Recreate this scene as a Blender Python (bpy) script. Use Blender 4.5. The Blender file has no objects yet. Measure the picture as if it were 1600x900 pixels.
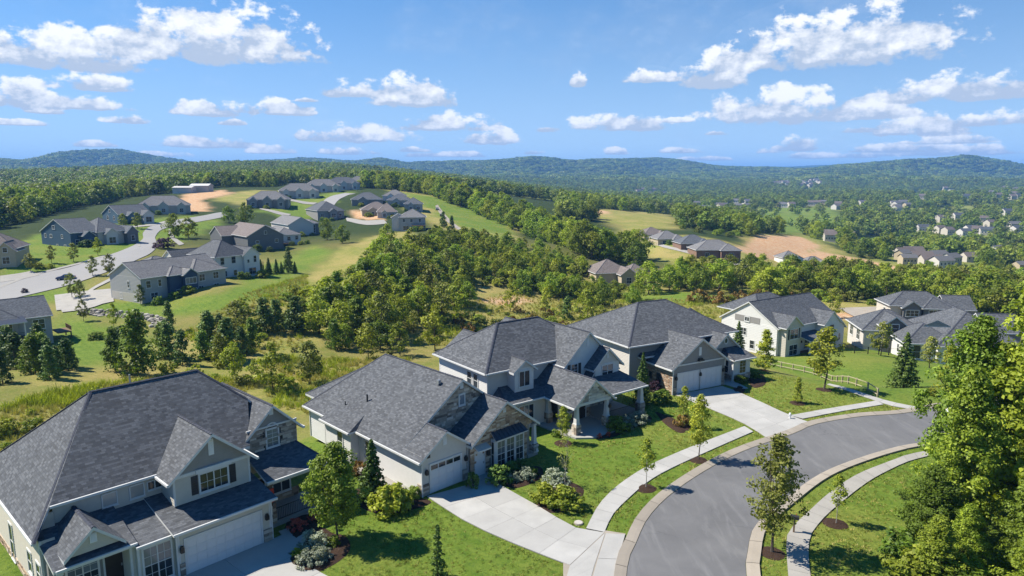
import bpy, bmesh, math, random
import numpy as np
from mathutils import Vector, Matrix
from mathutils.geometry import delaunay_2d_cdt

random.seed(7); RNG = np.random.default_rng(11)
scene = bpy.context.scene
COL = scene.collection
R = math.radians

# ------------------------------------------------------------------ camera
FPX, PITCH, CAMZ = 1067.0, R(9.3), 24.0          # focal length in pixels of a 1600 px wide frame
cam_data = bpy.data.cameras.new('camera'); cam = bpy.data.objects.new('camera', cam_data); COL.objects.link(cam)
cam.location = (0, 0, CAMZ); cam.rotation_euler = (R(90) - PITCH, 0, 0)
cam_data.sensor_width = 36.0; cam_data.lens = 36.0 * FPX / 1600.0
cam_data.clip_start = 0.5; cam_data.clip_end = 60000
scene.camera = cam
scene.cycles.use_denoising = True
scene.cycles.max_bounces = 6; scene.cycles.diffuse_bounces = 3; scene.cycles.glossy_bounces = 2
scene.cycles.transmission_bounces = 3; scene.cycles.volume_bounces = 0; scene.cycles.transparent_max_bounces = 6
scene.cycles.sample_clamp_indirect = 6.0

# ------------------------------------------------------------------ world, sun, exposure
SUN_EL = R(49)
SUN_DIR = Vector((-0.985 * math.cos(SUN_EL), 0.17 * math.cos(SUN_EL), math.sin(SUN_EL))).normalized()
world = bpy.data.worlds.new('World'); scene.world = world; world.use_nodes = True
scene.view_settings.view_transform = 'Standard'; scene.view_settings.look = 'None'
scene.view_settings.exposure = 0.86; scene.view_settings.gamma = 1.0; scene.view_settings.use_curve_mapping = False

def ray(px, py):
    u = (px - 800) / FPX; v = (450 - py) / FPX
    return np.array([u, math.cos(PITCH) + v * math.sin(PITCH), -math.sin(PITCH) + v * math.cos(PITCH)])

def build_world():
    nt = world.node_tree; N = nt.nodes; Lk = nt.links; N.clear()
    def m(op, a, b=None, c=None, clamp=False):
        n = N.new('ShaderNodeMath'); n.operation = op; n.use_clamp = clamp
        for i, v in enumerate((a, b, c)):
            if v is None: continue
            if isinstance(v, (int, float)): n.inputs[i].default_value = v
            else: Lk.new(v, n.inputs[i])
        return n.outputs[0]
    tc = N.new('ShaderNodeTexCoord'); sep = N.new('ShaderNodeSeparateXYZ'); Lk.new(tc.outputs['Generated'], sep.inputs[0])
    x, y, z = sep.outputs
    az = m('ARCTAN2', x, y); el = m('ARCSINE', z)
    sky = N.new('ShaderNodeTexSky'); sky.sky_type = 'NISHITA'; sky.sun_disc = False
    sky.sun_elevation = SUN_EL; sky.sun_rotation = math.atan2(SUN_DIR.x, SUN_DIR.y)
    sky.altitude = 300; sky.air_density = 1.0; sky.dust_density = 0.0; sky.ozone_density = 4.0
    hs = N.new('ShaderNodeHueSaturation'); hs.inputs['Saturation'].default_value = 1.36; hs.inputs['Value'].default_value = 1.0
    # keep the clear blue of the photograph down to the skyline: look the sky up a little above each direction
    zz = m('MULTIPLY_ADD', m('MAXIMUM', z, 0.0), 0.98, 0.17); cs = N.new('ShaderNodeCombineXYZ'); Lk.new(x, cs.inputs[0]); Lk.new(y, cs.inputs[1]); Lk.new(zz, cs.inputs[2])
    nv = N.new('ShaderNodeVectorMath'); nv.operation = 'NORMALIZE'; Lk.new(cs.outputs[0], nv.inputs[0]); Lk.new(nv.outputs[0], sky.inputs['Vector'])
    Lk.new(sky.outputs[0], hs.inputs['Color'])
    # cumulus: (px, py of the flat base, half width, height above base) in the picture, kept as directions in the sky
    clouds = [(105, 98, 140, 54), (345, 84, 178, 84), (150, 138, 62, 24), (15, 160, 70, 42), (125, 168, 70, 20), (195, 191, 36, 13),
              (330, 178, 66, 26), (440, 176, 62, 26), (540, 148, 44, 26), (640, 160, 92, 50), (555, 218, 105, 30), (700, 200, 90, 30), (775, 222, 70, 26),
              (310, 228, 85, 18), (425, 238, 40, 15), (1118, 128, 74, 52), (1315, 90, 185, 86), (1225, 184, 138, 54), (1500, 150, 112, 40),
              (1010, 126, 50, 22), (75, 176, 30, 12), (700, 244, 90, 11), (1060, 238, 50, 10), (1300, 246, 90, 10), (240, 244, 70, 10), (1480, 222, 60, 14), (1100, 250, 60, 7), (480, 158, 22, 8), (850, 205, 30, 9), (1060, 190, 26, 8), (150, 228, 46, 10), (640, 236, 40, 9), (830, 240, 34, 8), (1120, 210, 26, 8), (1330, 206, 30, 9), (975, 200, 120, 28), (905, 132, 18, 26), (1440, 206, 85, 32), (1570, 192, 60, 22), (1245, 232, 36, 24), (1205, 238, 26, 12),
              (1370, 180, 55, 30), (545, 240, 60, 12), (1500, 240, 120, 16), (20, 194, 50, 9), (960, 240, 25, 12), (1400, 235, 70, 14), (365, 194, 24, 10)]
    # more of the same outside the frame
    rr = random.Random(5)
    for k in range(7):
        clouds.append((rr.choice([-900, -500, 2200, 2600, 400, 1200]) + rr.uniform(-200, 200), rr.uniform(-700, -260), rr.uniform(80, 200), rr.uniform(30, 80)))
    def vm(op, a, b=None, c=None):
        n = N.new('ShaderNodeVectorMath'); n.operation = op
        for i, v in enumerate((a, b, c)):
            if v is None: continue
            if isinstance(v, tuple): n.inputs[i].default_value = v
            else: Lk.new(v, n.inputs[i])
        return n.outputs['Value' if op == 'DOT_PRODUCT' else 'Vector']
    c3 = N.new('ShaderNodeCombineXYZ'); Lk.new(az, c3.inputs[0]); Lk.new(el, c3.inputs[1]); Lk.new(el, c3.inputs[2])
    S = None
    for (px, py, w, h) in clouds:
        d = ray(px, py); d = d / np.linalg.norm(d); a0 = math.atan2(d[0], d[1]); e0 = math.asin(d[2])
        aw = w / FPX * 1.02; hu = h / FPX * 1.0; hd = 0.22 * hu
        v = vm('MULTIPLY_ADD', c3.outputs[0], (1 / aw, 1 / hu, -1 / hd), (-a0 / aw, -e0 / hu, e0 / hd)); v = vm('MAXIMUM', v, (-99.0, 0.0, 0.0) if S is None else vm('MULTIPLY_ADD', S, (1e-12, 1e-12, 1e-12), (-99.0, 0.0, 0.0)))
        wgt = m('SUBTRACT', 1.0, vm('DOT_PRODUCT', v, v), clamp=True)
        v = vm('MULTIPLY_ADD', v, (0.0, 1.0, 1.0), (1.0, 0.0, 0.0)); S = vm('MULTIPLY_ADD', v, wgt, S if S is not None else (0.0, 0.0, 0.0))
    sS = N.new('ShaderNodeSeparateXYZ'); Lk.new(S, sS.inputs[0]); W = sS.outputs[0]
    hgt = m('DIVIDE', m('SUBTRACT', sS.outputs[1], sS.outputs[2]), m('MAXIMUM', W, 0.02))
    cv = N.new('ShaderNodeCombineXYZ'); Lk.new(az, cv.inputs[0]); Lk.new(m('MULTIPLY', el, 1.5), cv.inputs[1])
    def noise(sc, det, rough, off=(0, 0, 0), dist=0.0):
        mp = N.new('ShaderNodeMapping'); mp.inputs['Location'].default_value = off; Lk.new(cv.outputs[0], mp.inputs[0])
        n = N.new('ShaderNodeTexNoise'); n.noise_dimensions = '2D'; n.inputs['Scale'].default_value = sc; n.inputs['Detail'].default_value = det
        n.inputs['Roughness'].default_value = rough; n.inputs['Distortion'].default_value = dist
        Lk.new(mp.outputs[0], n.inputs['Vector']); return n.outputs[0]
    n1 = noise(26, 7, 0.60); n2 = noise(26, 4, 0.60, (0.006, -0.014, 0))
    wc = m('MINIMUM', W, 1.1)
    dens = m('MULTIPLY_ADD', m('SUBTRACT', n1, 0.5), 3.0, m('MULTIPLY_ADD', wc, 1.4, -0.48))
    cover = N.new('ShaderNodeMapRange'); cover.interpolation_type = 'SMOOTHSTEP'
    cover.inputs['From Min'].default_value = 0.0; cover.inputs['From Max'].default_value = 0.55; Lk.new(dens, cover.inputs['Value'])
    gate = N.new('ShaderNodeMapRange'); gate.interpolation_type = 'SMOOTHSTEP'; gate.inputs['From Min'].default_value = 0.0; gate.inputs['From Max'].default_value = 0.25
    Lk.new(W, gate.inputs['Value'])
    # thin high veil
    v1 = noise(5.0, 5, 0.6, (3.1, 0.4, 0)); veil = N.new('ShaderNodeMapRange'); veil.inputs['From Min'].default_value = 0.5; veil.inputs['From Max'].default_value = 0.8
    veil.inputs['To Max'].default_value = 0.14; veil.interpolation_type = 'SMOOTHSTEP'; Lk.new(v1, veil.inputs['Value'])
    cov = m('MAXIMUM', m('MULTIPLY', m('MULTIPLY', cover.outputs[0], gate.outputs[0]), 0.97), veil.outputs[0])
    # lit by the sun from upper left: relief of the puffs plus a greyer flat base
    lit = m('MULTIPLY_ADD', m('SUBTRACT', n1, n2), 2.6, m('MULTIPLY_ADD', hgt, 1.25, 0.12), clamp=True)
    cr = N.new('ShaderNodeMix'); cr.data_type = 'RGBA'; Lk.new(lit, cr.inputs['Factor'])
    cr.inputs[6].default_value = (3.3, 3.9, 4.9, 1); cr.inputs[7].default_value = (6.9, 7.0, 7.1, 1)
    hz = N.new('ShaderNodeMix'); hz.data_type = 'RGBA'; Lk.new(m('MULTIPLY', m('EXPONENT', m('MULTIPLY', m('MAXIMUM', el, 0.0), -6.0)), 0.9), hz.inputs['Factor']); Lk.new(hs.outputs[0], hz.inputs[6]); hz.inputs[7].default_value = (4.2, 5.6, 6.9, 1)
    mx = N.new('ShaderNodeMix'); mx.data_type = 'RGBA'; Lk.new(cov, mx.inputs['Factor']); Lk.new(hz.outputs[2], mx.inputs[6]); Lk.new(cr.outputs[2], mx.inputs[7])
    bg = N.new('ShaderNodeBackground'); bg.inputs['Strength'].default_value = 0.09; Lk.new(mx.outputs[2], bg.inputs['Color'])
    out = N.new('ShaderNodeOutputWorld'); Lk.new(bg.outputs[0], out.inputs['Surface'])
build_world()
world.cycles.sampling_method = 'MANUAL'; world.cycles.sample_map_resolution = 512

sun_data = bpy.data.lights.new('sun', 'SUN'); sun = bpy.data.objects.new('sun', sun_data); COL.objects.link(sun)
sun_data.energy = 5.0; sun_data.angle = R(0.53); sun_data.color = (1.0, 0.94, 0.82)
sun.rotation_euler = SUN_DIR.to_track_quat('Z', 'Y').to_euler()

# ------------------------------------------------------------------ terrain height
CTRL = [  # px, py, distance north of the camera: a point of the ground seen there
    (100,620,80),(30,600,84),(200,560,105),(60,530,124),(300,520,128),(440,610,92),(600,545,122),(700,500,150),(800,480,175),(920,480,180),(1060,465,188),
    (260,472,150),(176,469,152),(343,458,151),(400,440,175),(365,432,180),(410,390,245),(446,381,265),(465,367,300),(520,342,370),(640,365,285),(560,335,370),(600,310,430),
    (415,322,390),(460,308,440),(520,297,520),(555,291,580),(75,387,225),(167,348,290),(245,333,340),(310,320,400),(300,300,500),(100,430,185),(20,415,190),(200,395,215),(0,455,170),
    (700,330,400),(750,360,310),(540,380,252),(600,400,222),(620,440,178),(700,420,212),(500,420,205),(870,384,265),(980,402,330),(970,446,218),(1030,376,330),(1120,402,292),(1200,402,330),(1220,378,400),
    (1000,340,480),(1250,416,350),(1400,430,330),(1500,462,228),(1300,490,168),(1500,500,168),(1470,556,126),(1440,490,166),(1215,562,112),(1340,560,106),(1380,605,86),(1500,600,86),
    (1250,338,900),(1400,380,600),(1560,350,800),(1100,330,1000),(920,316,1100),(1200,300,1800),(1240,285,2300),(1550,300,1600),(1000,300,2000),(1400,300,1900),
    (0,345,330),(100,305,650),(300,285,820),(450,278,1000),(60,275,1500),(200,272,1600),(650,290,800),(750,285,1900),(450,262,2200),(650,275,1600)]
SKYLINE = [(-900,256),(-400,250),(0,253),(60,256),(120,248),(200,239),(250,246),(330,257),(420,253),(480,248),(560,253),(600,249),(640,256),(700,254),(760,250),(830,245),(900,252),(960,250),(1020,247),(1060,252),(1100,259),(1160,264),(1250,266),(1310,261),(1380,259),(1440,255),(1490,248),(1530,254),(1600,267),(2000,256),(2500,250)]
PLATEAU = [(-75,-60),(-75,14),(-52,30),(-36,47),(-20,63),(-6,79),(9,93),(29,93),(36,83),(46,78),(70,80),(100,84),(100,-60)]

def in_poly(x, y, poly):
    inside = np.zeros(np.shape(x), bool); n = len(poly); j = n - 1
    for i in range(n):
        xi, yi = poly[i]; xj, yj = poly[j]
        c = ((yi > y) != (yj > y)) & (x < (xj - xi) * (y - yi) / ((yj - yi) if yj != yi else 1e-9) + xi)
        inside ^= c; j = i
    return inside
def poly_dist(x, y, poly):
    d = np.full(np.shape(x), 1e9); n = len(poly)
    for i in range(n):
        ax, ay = poly[i]; bx, by = poly[(i + 1) % n]
        vx, vy = bx - ax, by - ay; t = np.clip(((x - ax) * vx + (y - ay) * vy) / max(vx * vx + vy * vy, 1e-9), 0, 1)
        d = np.minimum(d, np.hypot(x - ax - t * vx, y - ay - t * vy))
    return d
def sstep(a, b, x):
    t = np.clip((x - a) / (b - a), 0, 1); return t * t * (3 - 2 * t)
def soft_poly(x, y, poly, w):
    d = poly_dist(x, y, poly); s = np.where(in_poly(x, y, poly), 1, -1) * d
    return sstep(-w, w, s)

_h = {}
def vnoise(x, y, seed=0):
    xi = np.floor(x).astype(np.int64); yi = np.floor(y).astype(np.int64); fx = x - xi; fy = y - yi
    fx = fx * fx * (3 - 2 * fx); fy = fy * fy * (3 - 2 * fy)
    def hsh(a, b):
        v = (a * 374761393 + b * 668265263 + seed * 982451653) & 0x7fffffff
        v = ((v ^ (v >> 13)) * 1274126177) & 0x7fffffff
        return ((v ^ (v >> 16)) & 0xffff) / 65535.0
    a = hsh(xi, yi); b = hsh(xi + 1, yi); c = hsh(xi, yi + 1); d = hsh(xi + 1, yi + 1)
    return (a * (1 - fx) + b * fx) * (1 - fy) + (c * (1 - fx) + d * fx) * fy - 0.5
def fbm(x, y, o=4, seed=0):
    s = 0; a = 1.0
    for k in range(o):
        s = s + a * vnoise(x * 2 ** k + 17.3 * k, y * 2 ** k - 9.1 * k, seed + k); a *= 0.5
    return s

def _pt(px, py, Y):
    d = ray(px, py); t = Y / d[1]; return (d[0] * t, Y, CAMZ + d[2] * t)
_cp = [_pt(*c) for c in CTRL]
for a in (-170, -130, -90, -70, 70, 90, 130, 170):     # beyond the frame the land goes on much the same
    for rr_, zz in ((120, -4), (400, -6), (1500, 0)):
        _cp.append((rr_ * math.sin(R(a)), rr_ * math.cos(R(a)), zz))
for a in range(-50, 51, 10): _cp.append((3000 * math.sin(R(a)), 3000 * math.cos(R(a)), 2 + 8 * math.sin(a)))
for (x_, y_) in [(-14, 84), (2, 100), (18, 110), (-34, 68), (-55, 50), (40, 96)]: _cp.append((x_, y_, -4.6))
for (x_, y_) in [(-30, 45), (-10, 60), (10, 75), (30, 78), (10, 40), (45, 55), (-30, 20), (0, 20), (40, 20), (0, -20)]: _cp.append((x_, y_, 0))
_cp = np.array(_cp)
def _lp(x, y):
    r = np.hypot(x, y) + 6.0; return np.arctan2(x, y) * 1.6, np.log(r)
def _k(d2):
    return np.where(d2 > 1e-12, 0.5 * d2 * np.log(d2 + 1e-20), 0.0)
_cu, _cv = _lp(_cp[:, 0], _cp[:, 1]); _n = len(_cp)
_A = np.zeros((_n + 3, _n + 3)); _A[:_n, :_n] = _k((_cu[:, None] - _cu) ** 2 + (_cv[:, None] - _cv) ** 2) + np.eye(_n) * 2e-3
_A[:_n, _n] = 1; _A[:_n, _n + 1] = _cu; _A[:_n, _n + 2] = _cv; _A[_n:, :_n] = _A[:_n, _n:].T
_w = np.linalg.solve(_A, np.concatenate([_cp[:, 2], np.zeros(3)]))
def height(x, y):
    x = np.asarray(x, float); y = np.asarray(y, float); u, v = _lp(x, y)
    z = _w[_n] + _w[_n + 1] * u + _w[_n + 2] * v
    for i in range(_n): z = z + _w[i] * _k((u - _cu[i]) ** 2 + (v - _cv[i]) ** 2)
    r = np.hypot(x, y); az = np.arctan2(x, y)
    z = np.clip(z, -45, 60)
    fade = 1 - sstep(2300, 3000, r); z = z * fade + 0.0 * (1 - fade)
    z = z + sstep(500, 2000, r) * 22 * fbm(x / 900, y / 900, 4, 3) + sstep(90, 200, r) * 0.8 * fbm(x / 25, y / 25, 3, 8)
    # wooded ridges along the skyline
    sx = np.array([math.atan2((p - 800) / FPX, math.cos(PITCH)) for p, _ in SKYLINE]); sy = np.array([p for _, p in SKYLINE])
    prof = np.interp(az, sx, sy)
    elev = np.arctan((450 - prof) / FPX) - PITCH
    wob = 4600 + 900 * fbm(az * 6, az * 0, 2, 21)
    crest = CAMZ + np.tan(elev) * wob - 12
    bump = np.exp(-((r - wob) / 820.0) ** 2)
    spur = 1 + 0.55 * fbm(x / 600, y / 1100, 4, 33) * sstep(0.0, 900, np.abs(r - wob) + 120)
    z = z + crest * bump * spur + np.exp(-((r - wob + 500) / 1300.0) ** 2) * 46 * np.abs(fbm(x / 520, y / 760, 3, 51)) * sstep(0, 700, np.abs(r - wob) + 60)
    back = np.exp(-((r - 8500) / 1500.0) ** 2); z = z + back * (95 + 120 * fbm(az * 5 + 3, az * 0, 3, 5))
    # the street's own level bench
    m = soft_poly(x, y, PLATEAU, 9.0); near = r < 200
    m = np.where(near, m, 0); z = z * (1 - m)
    return z
AZ = np.concatenate([np.arange(-180, -52, 4.0), np.arange(-52, 52.01, 0.28), np.arange(56, 180.1, 4.0)]); AZ = np.radians(AZ); AZ[-1] = math.pi
RR = np.concatenate([[0.0], np.geomspace(4.0, 16000, 440)])
_ga, _gr = np.meshgrid(AZ, RR); GX = _gr * np.sin(_ga); GY = _gr * np.cos(_ga); GZ = height(GX, GY)
GZ[0, :] = 0.0
LR = np.log(RR[1:])
def Z(x, y):
    x = np.asarray(x, float); y = np.asarray(y, float)
    r = np.clip(np.hypot(x, y), 4.0, 15990); az = np.arctan2(x, y)
    i = np.clip(np.searchsorted(RR, r) - 1, 1, len(RR) - 2); j = np.clip(np.searchsorted(AZ, az) - 1, 0, len(AZ) - 2)
    fr = (r - RR[i]) / (RR[i + 1] - RR[i]); fa = (az - AZ[j]) / (AZ[j + 1] - AZ[j])
    return (GZ[i, j] * (1 - fa) + GZ[i, j + 1] * fa) * (1 - fr) + (GZ[i + 1, j] * (1 - fa) + GZ[i + 1, j + 1] * fa) * fr
def Zf(x, y): return float(Z(np.array([x]), np.array([y]))[0])
def P(px, py, rmin=25.0):
    """where the line of sight through a pixel meets the ground"""
    d = ray(px, py); hl = math.hypot(d[0], d[1]); az = math.atan2(d[0], d[1]); sl = d[2] / hl
    j = int(np.clip(np.searchsorted(AZ, az) - 1, 0, len(AZ) - 2)); fa = (az - AZ[j]) / (AZ[j + 1] - AZ[j])
    col = GZ[:, j] * (1 - fa) + GZ[:, j + 1] * fa
    g = CAMZ + RR * sl - col
    for i in range(1, len(RR) - 1):
        if RR[i + 1] < rmin: continue
        if g[i + 1] <= 0:
            t = g[i] / (g[i] - g[i + 1]) if g[i] > 0 else 0.0
            r = RR[i] + t * (RR[i + 1] - RR[i]); break
    else: r = 6000.0
    return Vector((r * math.sin(az), r * math.cos(az), Zf(r * math.sin(az), r * math.cos(az))))
def G0(px, py, z=0.0):
    d = ray(px, py); t = (z - CAMZ) / d[2]; return Vector((d[0] * t, d[1] * t, z))
def pxsize(p): return FPX / max(1.0, p.y * math.cos(PITCH) + (CAMZ - p.z) * math.sin(PITCH))
# ------------------------------------------------------------------ materials
class NT:
    def __init__(s, name):
        s.mat = bpy.data.materials.new(name); s.mat.use_nodes = True; s.t = s.mat.node_tree; s.N = s.t.nodes; s.N.clear()
        s.out = s.N.new('ShaderNodeOutputMaterial')
    def link(s, a, b): s.t.links.new(a, b)
    def val(s, sock, v):
        if isinstance(v, bpy.types.NodeSocket): s.link(v, sock)
        elif isinstance(v, (tuple, list)): sock.default_value = tuple(v) + ((1,) if len(v) == 3 and len(sock.default_value) == 4 else ())
        else: sock.default_value = v
    def m(s, op, a, b=None, c=None, clamp=False):
        n = s.N.new('ShaderNodeMath'); n.operation = op; n.use_clamp = clamp
        for i, v in enumerate((a, b, c)):
            if v is not None: s.val(n.inputs[i], v)
        return n.outputs[0]
    def mix(s, f, a, b, mode='MIX'):
        n = s.N.new('ShaderNodeMix'); n.data_type = 'RGBA'; n.blend_type = mode
        s.val(n.inputs[0], f); s.val(n.inputs[6], a); s.val(n.inputs[7], b); return n.outputs[2]
    def noise(s, scale, det=4, rough=0.55, vec=None, dist=0.0, col=False):
        n = s.N.new('ShaderNodeTexNoise'); n.inputs['Scale'].default_value = scale; n.inputs['Detail'].default_value = det
        n.inputs['Roughness'].default_value = rough; n.inputs['Distortion'].default_value = dist
        if vec is not None: s.link(vec, n.inputs['Vector'])
        return n.outputs[1 if col else 0]
    def ramp(s, f, stops):
        n = s.N.new('ShaderNodeValToRGB'); s.val(n.inputs[0], f); e = n.color_ramp.elements
        while len(e) < len(stops): e.new(0.5)
        for i, (p, c) in enumerate(stops): e[i].position = p; e[i].color = tuple(c) + (1,) if len(c) == 3 else c
        return n.outputs[0]
    def rng(s, v, a, b, c=0.0, d=1.0):
        n = s.N.new('ShaderNodeMapRange'); s.val(n.inputs[0], v)
        for i, q in enumerate((a, b, c, d)): n.inputs[i + 1].default_value = q
        return n.outputs[0]
    def pos(s): return s.N.new('ShaderNodeNewGeometry').outputs['Position']
    def objc(s): return s.N.new('ShaderNodeTexCoord').outputs['Object']
    def uv(s): return s.N.new('ShaderNodeTexCoord').outputs['UV']
    def rand(s): return s.N.new('ShaderNodeObjectInfo').outputs['Random']
    def attr(s, n):
        a = s.N.new('ShaderNodeAttribute'); a.attribute_name = n; return a
    def mapping(s, vec, scale):
        n = s.N.new('ShaderNodeMapping'); s.link(vec, n.inputs[0]); n.inputs['Scale'].default_value = scale; return n.outputs[0]
    def bump(s, h, strength, dist):
        n = s.N.new('ShaderNodeBump'); n.inputs['Strength'].default_value = strength; n.inputs['Distance'].default_value = dist; s.link(h, n.inputs['Height']); return n.outputs[0]
    def pbr(s, color, rough=0.8, spec=0.3, normal=None, metal=0.0, coat=0.0):
        b = s.N.new('ShaderNodeBsdfPrincipled'); s.val(b.inputs['Base Color'], color); s.val(b.inputs['Roughness'], rough)
        b.inputs['Specular IOR Level'].default_value = spec; b.inputs['Metallic'].default_value = metal; b.inputs['Coat Weight'].default_value = coat
        if normal is not None: s.link(normal, b.inputs['Normal'])
        s.link(b.outputs[0], s.out.inputs['Surface']); return s.mat

MAT = {}
def plain(name, col, rough=0.7, spec=0.3, var=0.10, scale=3.0, metal=0.0):
    n = NT(name); f = n.noise(scale, 5, 0.6, n.objc())
    c = n.mix(n.rng(f, 0.3, 0.7), tuple(x * (1 - var) for x in col), tuple(min(1, x * (1 + var)) for x in col))
    f2 = n.noise(scale * 14, 3, 0.6, n.objc())
    c = n.mix(n.rng(f2, 0.35, 0.7, 0.0, 0.5), c, tuple(x * (1 - var) for x in col))
    MAT[name] = n.pbr(c, rough, spec, None, metal); return MAT[name]

def shingle(name, c1, c2, c3):
    n = NT(name); uv = n.uv()
    b = n.N.new('ShaderNodeTexBrick'); n.link(uv, b.inputs['Vector']); b.inputs['Scale'].default_value = 1.0
    b.inputs['Brick Width'].default_value = 0.27; b.inputs['Row Height'].default_value = 0.16; b.inputs['Mortar Size'].default_value = 0.006
    b.inputs['Mortar Smooth'].default_value = 0.3; b.offset = 0.37; b.inputs['Bias'].default_value = 0.0
    b.inputs['Color1'].default_value = (0, 0, 0, 1); b.inputs['Color2'].default_value = (1, 1, 1, 1); b.inputs['Mortar'].default_value = (0.12, 0.12, 0.12, 1)
    b2 = n.N.new('ShaderNodeTexBrick'); n.link(uv, b2.inputs['Vector']); b2.inputs['Scale'].default_value = 1.0
    b2.inputs['Brick Width'].default_value = 0.62; b2.inputs['Row Height'].default_value = 0.16; b2.inputs['Mortar Size'].default_value = 0.0; b2.offset = 0.61
    b2.inputs['Color1'].default_value = (0, 0, 0, 1); b2.inputs['Color2'].default_value = (1, 1, 1, 1)
    g = n.noise(90, 3, 0.7, uv)
    v = n.m('MULTIPLY_ADD', n.m('SUBTRACT', g, 0.5), 0.9, n.m('MULTIPLY_ADD', b.outputs[0], 0.78, n.m('MULTIPLY', b2.outputs[0], 0.22)))
    col = n.ramp(v, [(0.0, c1), (0.5, c2), (1.0, c3)])
    big = n.noise(0.35, 4, 0.6, uv); col = n.mix(n.rng(big, 0.3, 0.75, 0.0, 0.22), col, tuple(x * 1.35 for x in c2))
    sep = n.N.new('ShaderNodeSeparateXYZ'); n.link(uv, sep.inputs[0])
    saw = n.m('FRACT', n.m('DIVIDE', sep.outputs[1], 0.16))
    hgt = n.m('ADD', n.m('MULTIPLY', saw, -0.55), n.m('MULTIPLY', b.outputs[0], 0.45))
    MAT[name] = n.pbr(col, 0.88, 0.25, n.bump(hgt, 0.9, 0.02)); return MAT[name]

shingle('shingle_charcoal', (0.048, 0.051, 0.057), (0.080, 0.085, 0.094), (0.132, 0.138, 0.149))
shingle('shingle_slate', (0.052, 0.057, 0.066), (0.086, 0.094, 0.107), (0.142, 0.15, 0.163))
shingle('shingle_brown', (0.100, 0.082, 0.075), (0.150, 0.125, 0.115), (0.215, 0.185, 0.172))
shingle('shingle_grey', (0.100, 0.098, 0.100), (0.148, 0.145, 0.147), (0.215, 0.21, 0.207))
plain('ridge', (0.055, 0.060, 0.078), 0.9, 0.2, 0.3, 4)
plain('trim', (0.56, 0.56, 0.55), 0.5, 0.4, 0.05)
plain('siding_cream', (0.50, 0.46, 0.385), 0.6, 0.3, 0.06); plain('siding_beige', (0.47, 0.43, 0.37), 0.6, 0.3, 0.06)
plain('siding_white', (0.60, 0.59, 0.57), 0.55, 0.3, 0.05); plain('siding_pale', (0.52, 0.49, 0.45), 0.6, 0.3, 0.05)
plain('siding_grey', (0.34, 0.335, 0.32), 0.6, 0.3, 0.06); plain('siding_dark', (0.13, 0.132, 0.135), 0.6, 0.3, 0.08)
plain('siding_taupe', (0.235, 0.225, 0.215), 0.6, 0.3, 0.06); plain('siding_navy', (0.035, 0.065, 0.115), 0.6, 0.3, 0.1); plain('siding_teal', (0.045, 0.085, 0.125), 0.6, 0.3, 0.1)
plain('siding_blue', (0.075, 0.125, 0.17), 0.6, 0.3, 0.1); plain('siding_tan', (0.42, 0.35, 0.24), 0.7, 0.3, 0.12)
plain('shutter', (0.022, 0.024, 0.028), 0.5, 0.4, 0.15); plain('door_white', (0.60, 0.60, 0.60), 0.45, 0.4, 0.03); plain('door_dark', (0.045, 0.03, 0.025), 0.4, 0.4, 0.2)
plain('louver', (0.66, 0.66, 0.65), 0.6, 0.3, 0.05); plain('black_metal', (0.014, 0.014, 0.015), 0.45, 0.5, 0.1); plain('metal_roof', (0.033, 0.037, 0.048), 0.4, 0.5, 0.1)
plain('grey_metal', (0.35, 0.36, 0.37), 0.4, 0.5, 0.1, metal=0.6); plain('wood_brown', (0.17, 0.115, 0.075), 0.8, 0.2, 0.25, 6); plain('wood_fence', (0.34, 0.30, 0.19), 0.8, 0.2, 0.2, 6)
plain('red_cloth', (0.55, 0.07, 0.04), 0.9, 0.1, 0.1); plain('rubber', (0.012, 0.012, 0.013), 0.8, 0.3, 0.1); plain('stone_cap', (0.42, 0.39, 0.35), 0.85, 0.2, 0.1)
plain('pipe_white', (0.7, 0.7, 0.7), 0.5, 0.3, 0.05); plain('flower_red', (0.55, 0.05, 0.05), 0.7, 0.2, 0.2); plain('yellow_box', (0.6, 0.5, 0.05), 0.7, 0.2, 0.2)

def glass(name, col, rough=0.06):
    n = NT(name); c = n.mix(n.rand(), tuple(x * 0.6 for x in col), tuple(x * 1.5 for x in col)); MAT[name] = n.pbr(c, rough, 0.65); return MAT[name]
glass('glass', (0.022, 0.028, 0.034)); glass('glass_blind', (0.36, 0.36, 0.34), 0.12); glass('glass_curtain', (0.13, 0.15, 0.17), 0.08)

def stonemat(name, stops):
    n = NT(name); a = n.attr('tone'); f = n.noise(9, 6, 0.65, n.objc())
    col = n.ramp(n.m('MULTIPLY_ADD', n.m('SUBTRACT', f, 0.5), 0.4, a.outputs['Fac']), stops)
    MAT[name] = n.pbr(col, 0.9, 0.2, n.bump(n.noise(30, 4, 0.6, n.objc()), 0.5, 0.02)); return MAT[name]
stonemat('stone_warm', [(0.0, (0.13, 0.085, 0.06)), (0.3, (0.30, 0.21, 0.14)), (0.55, (0.43, 0.32, 0.22)), (0.8, (0.50, 0.41, 0.31)), (1.0, (0.62, 0.54, 0.43))])
stonemat('stone_grey', [(0.0, (0.15, 0.12, 0.095)), (0.4, (0.31, 0.26, 0.21)), (0.7, (0.42, 0.36, 0.29)), (1.0, (0.60, 0.53, 0.45))])
stonemat('stone_light', [(0.0, (0.16, 0.14, 0.12)), (0.35, (0.36, 0.33, 0.29)), (0.7, (0.52, 0.49, 0.44)), (1.0, (0.68, 0.65, 0.6))])
stonemat('brick_tan', [(0.0, (0.20, 0.12, 0.08)), (0.4, (0.32, 0.22, 0.15)), (0.7, (0.42, 0.31, 0.22)), (1.0, (0.55, 0.45, 0.35))])
stonemat('boulder', [(0.0, (0.12, 0.11, 0.095)), (0.5, (0.27, 0.245, 0.21)), (1.0, (0.42, 0.39, 0.34))])
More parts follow.
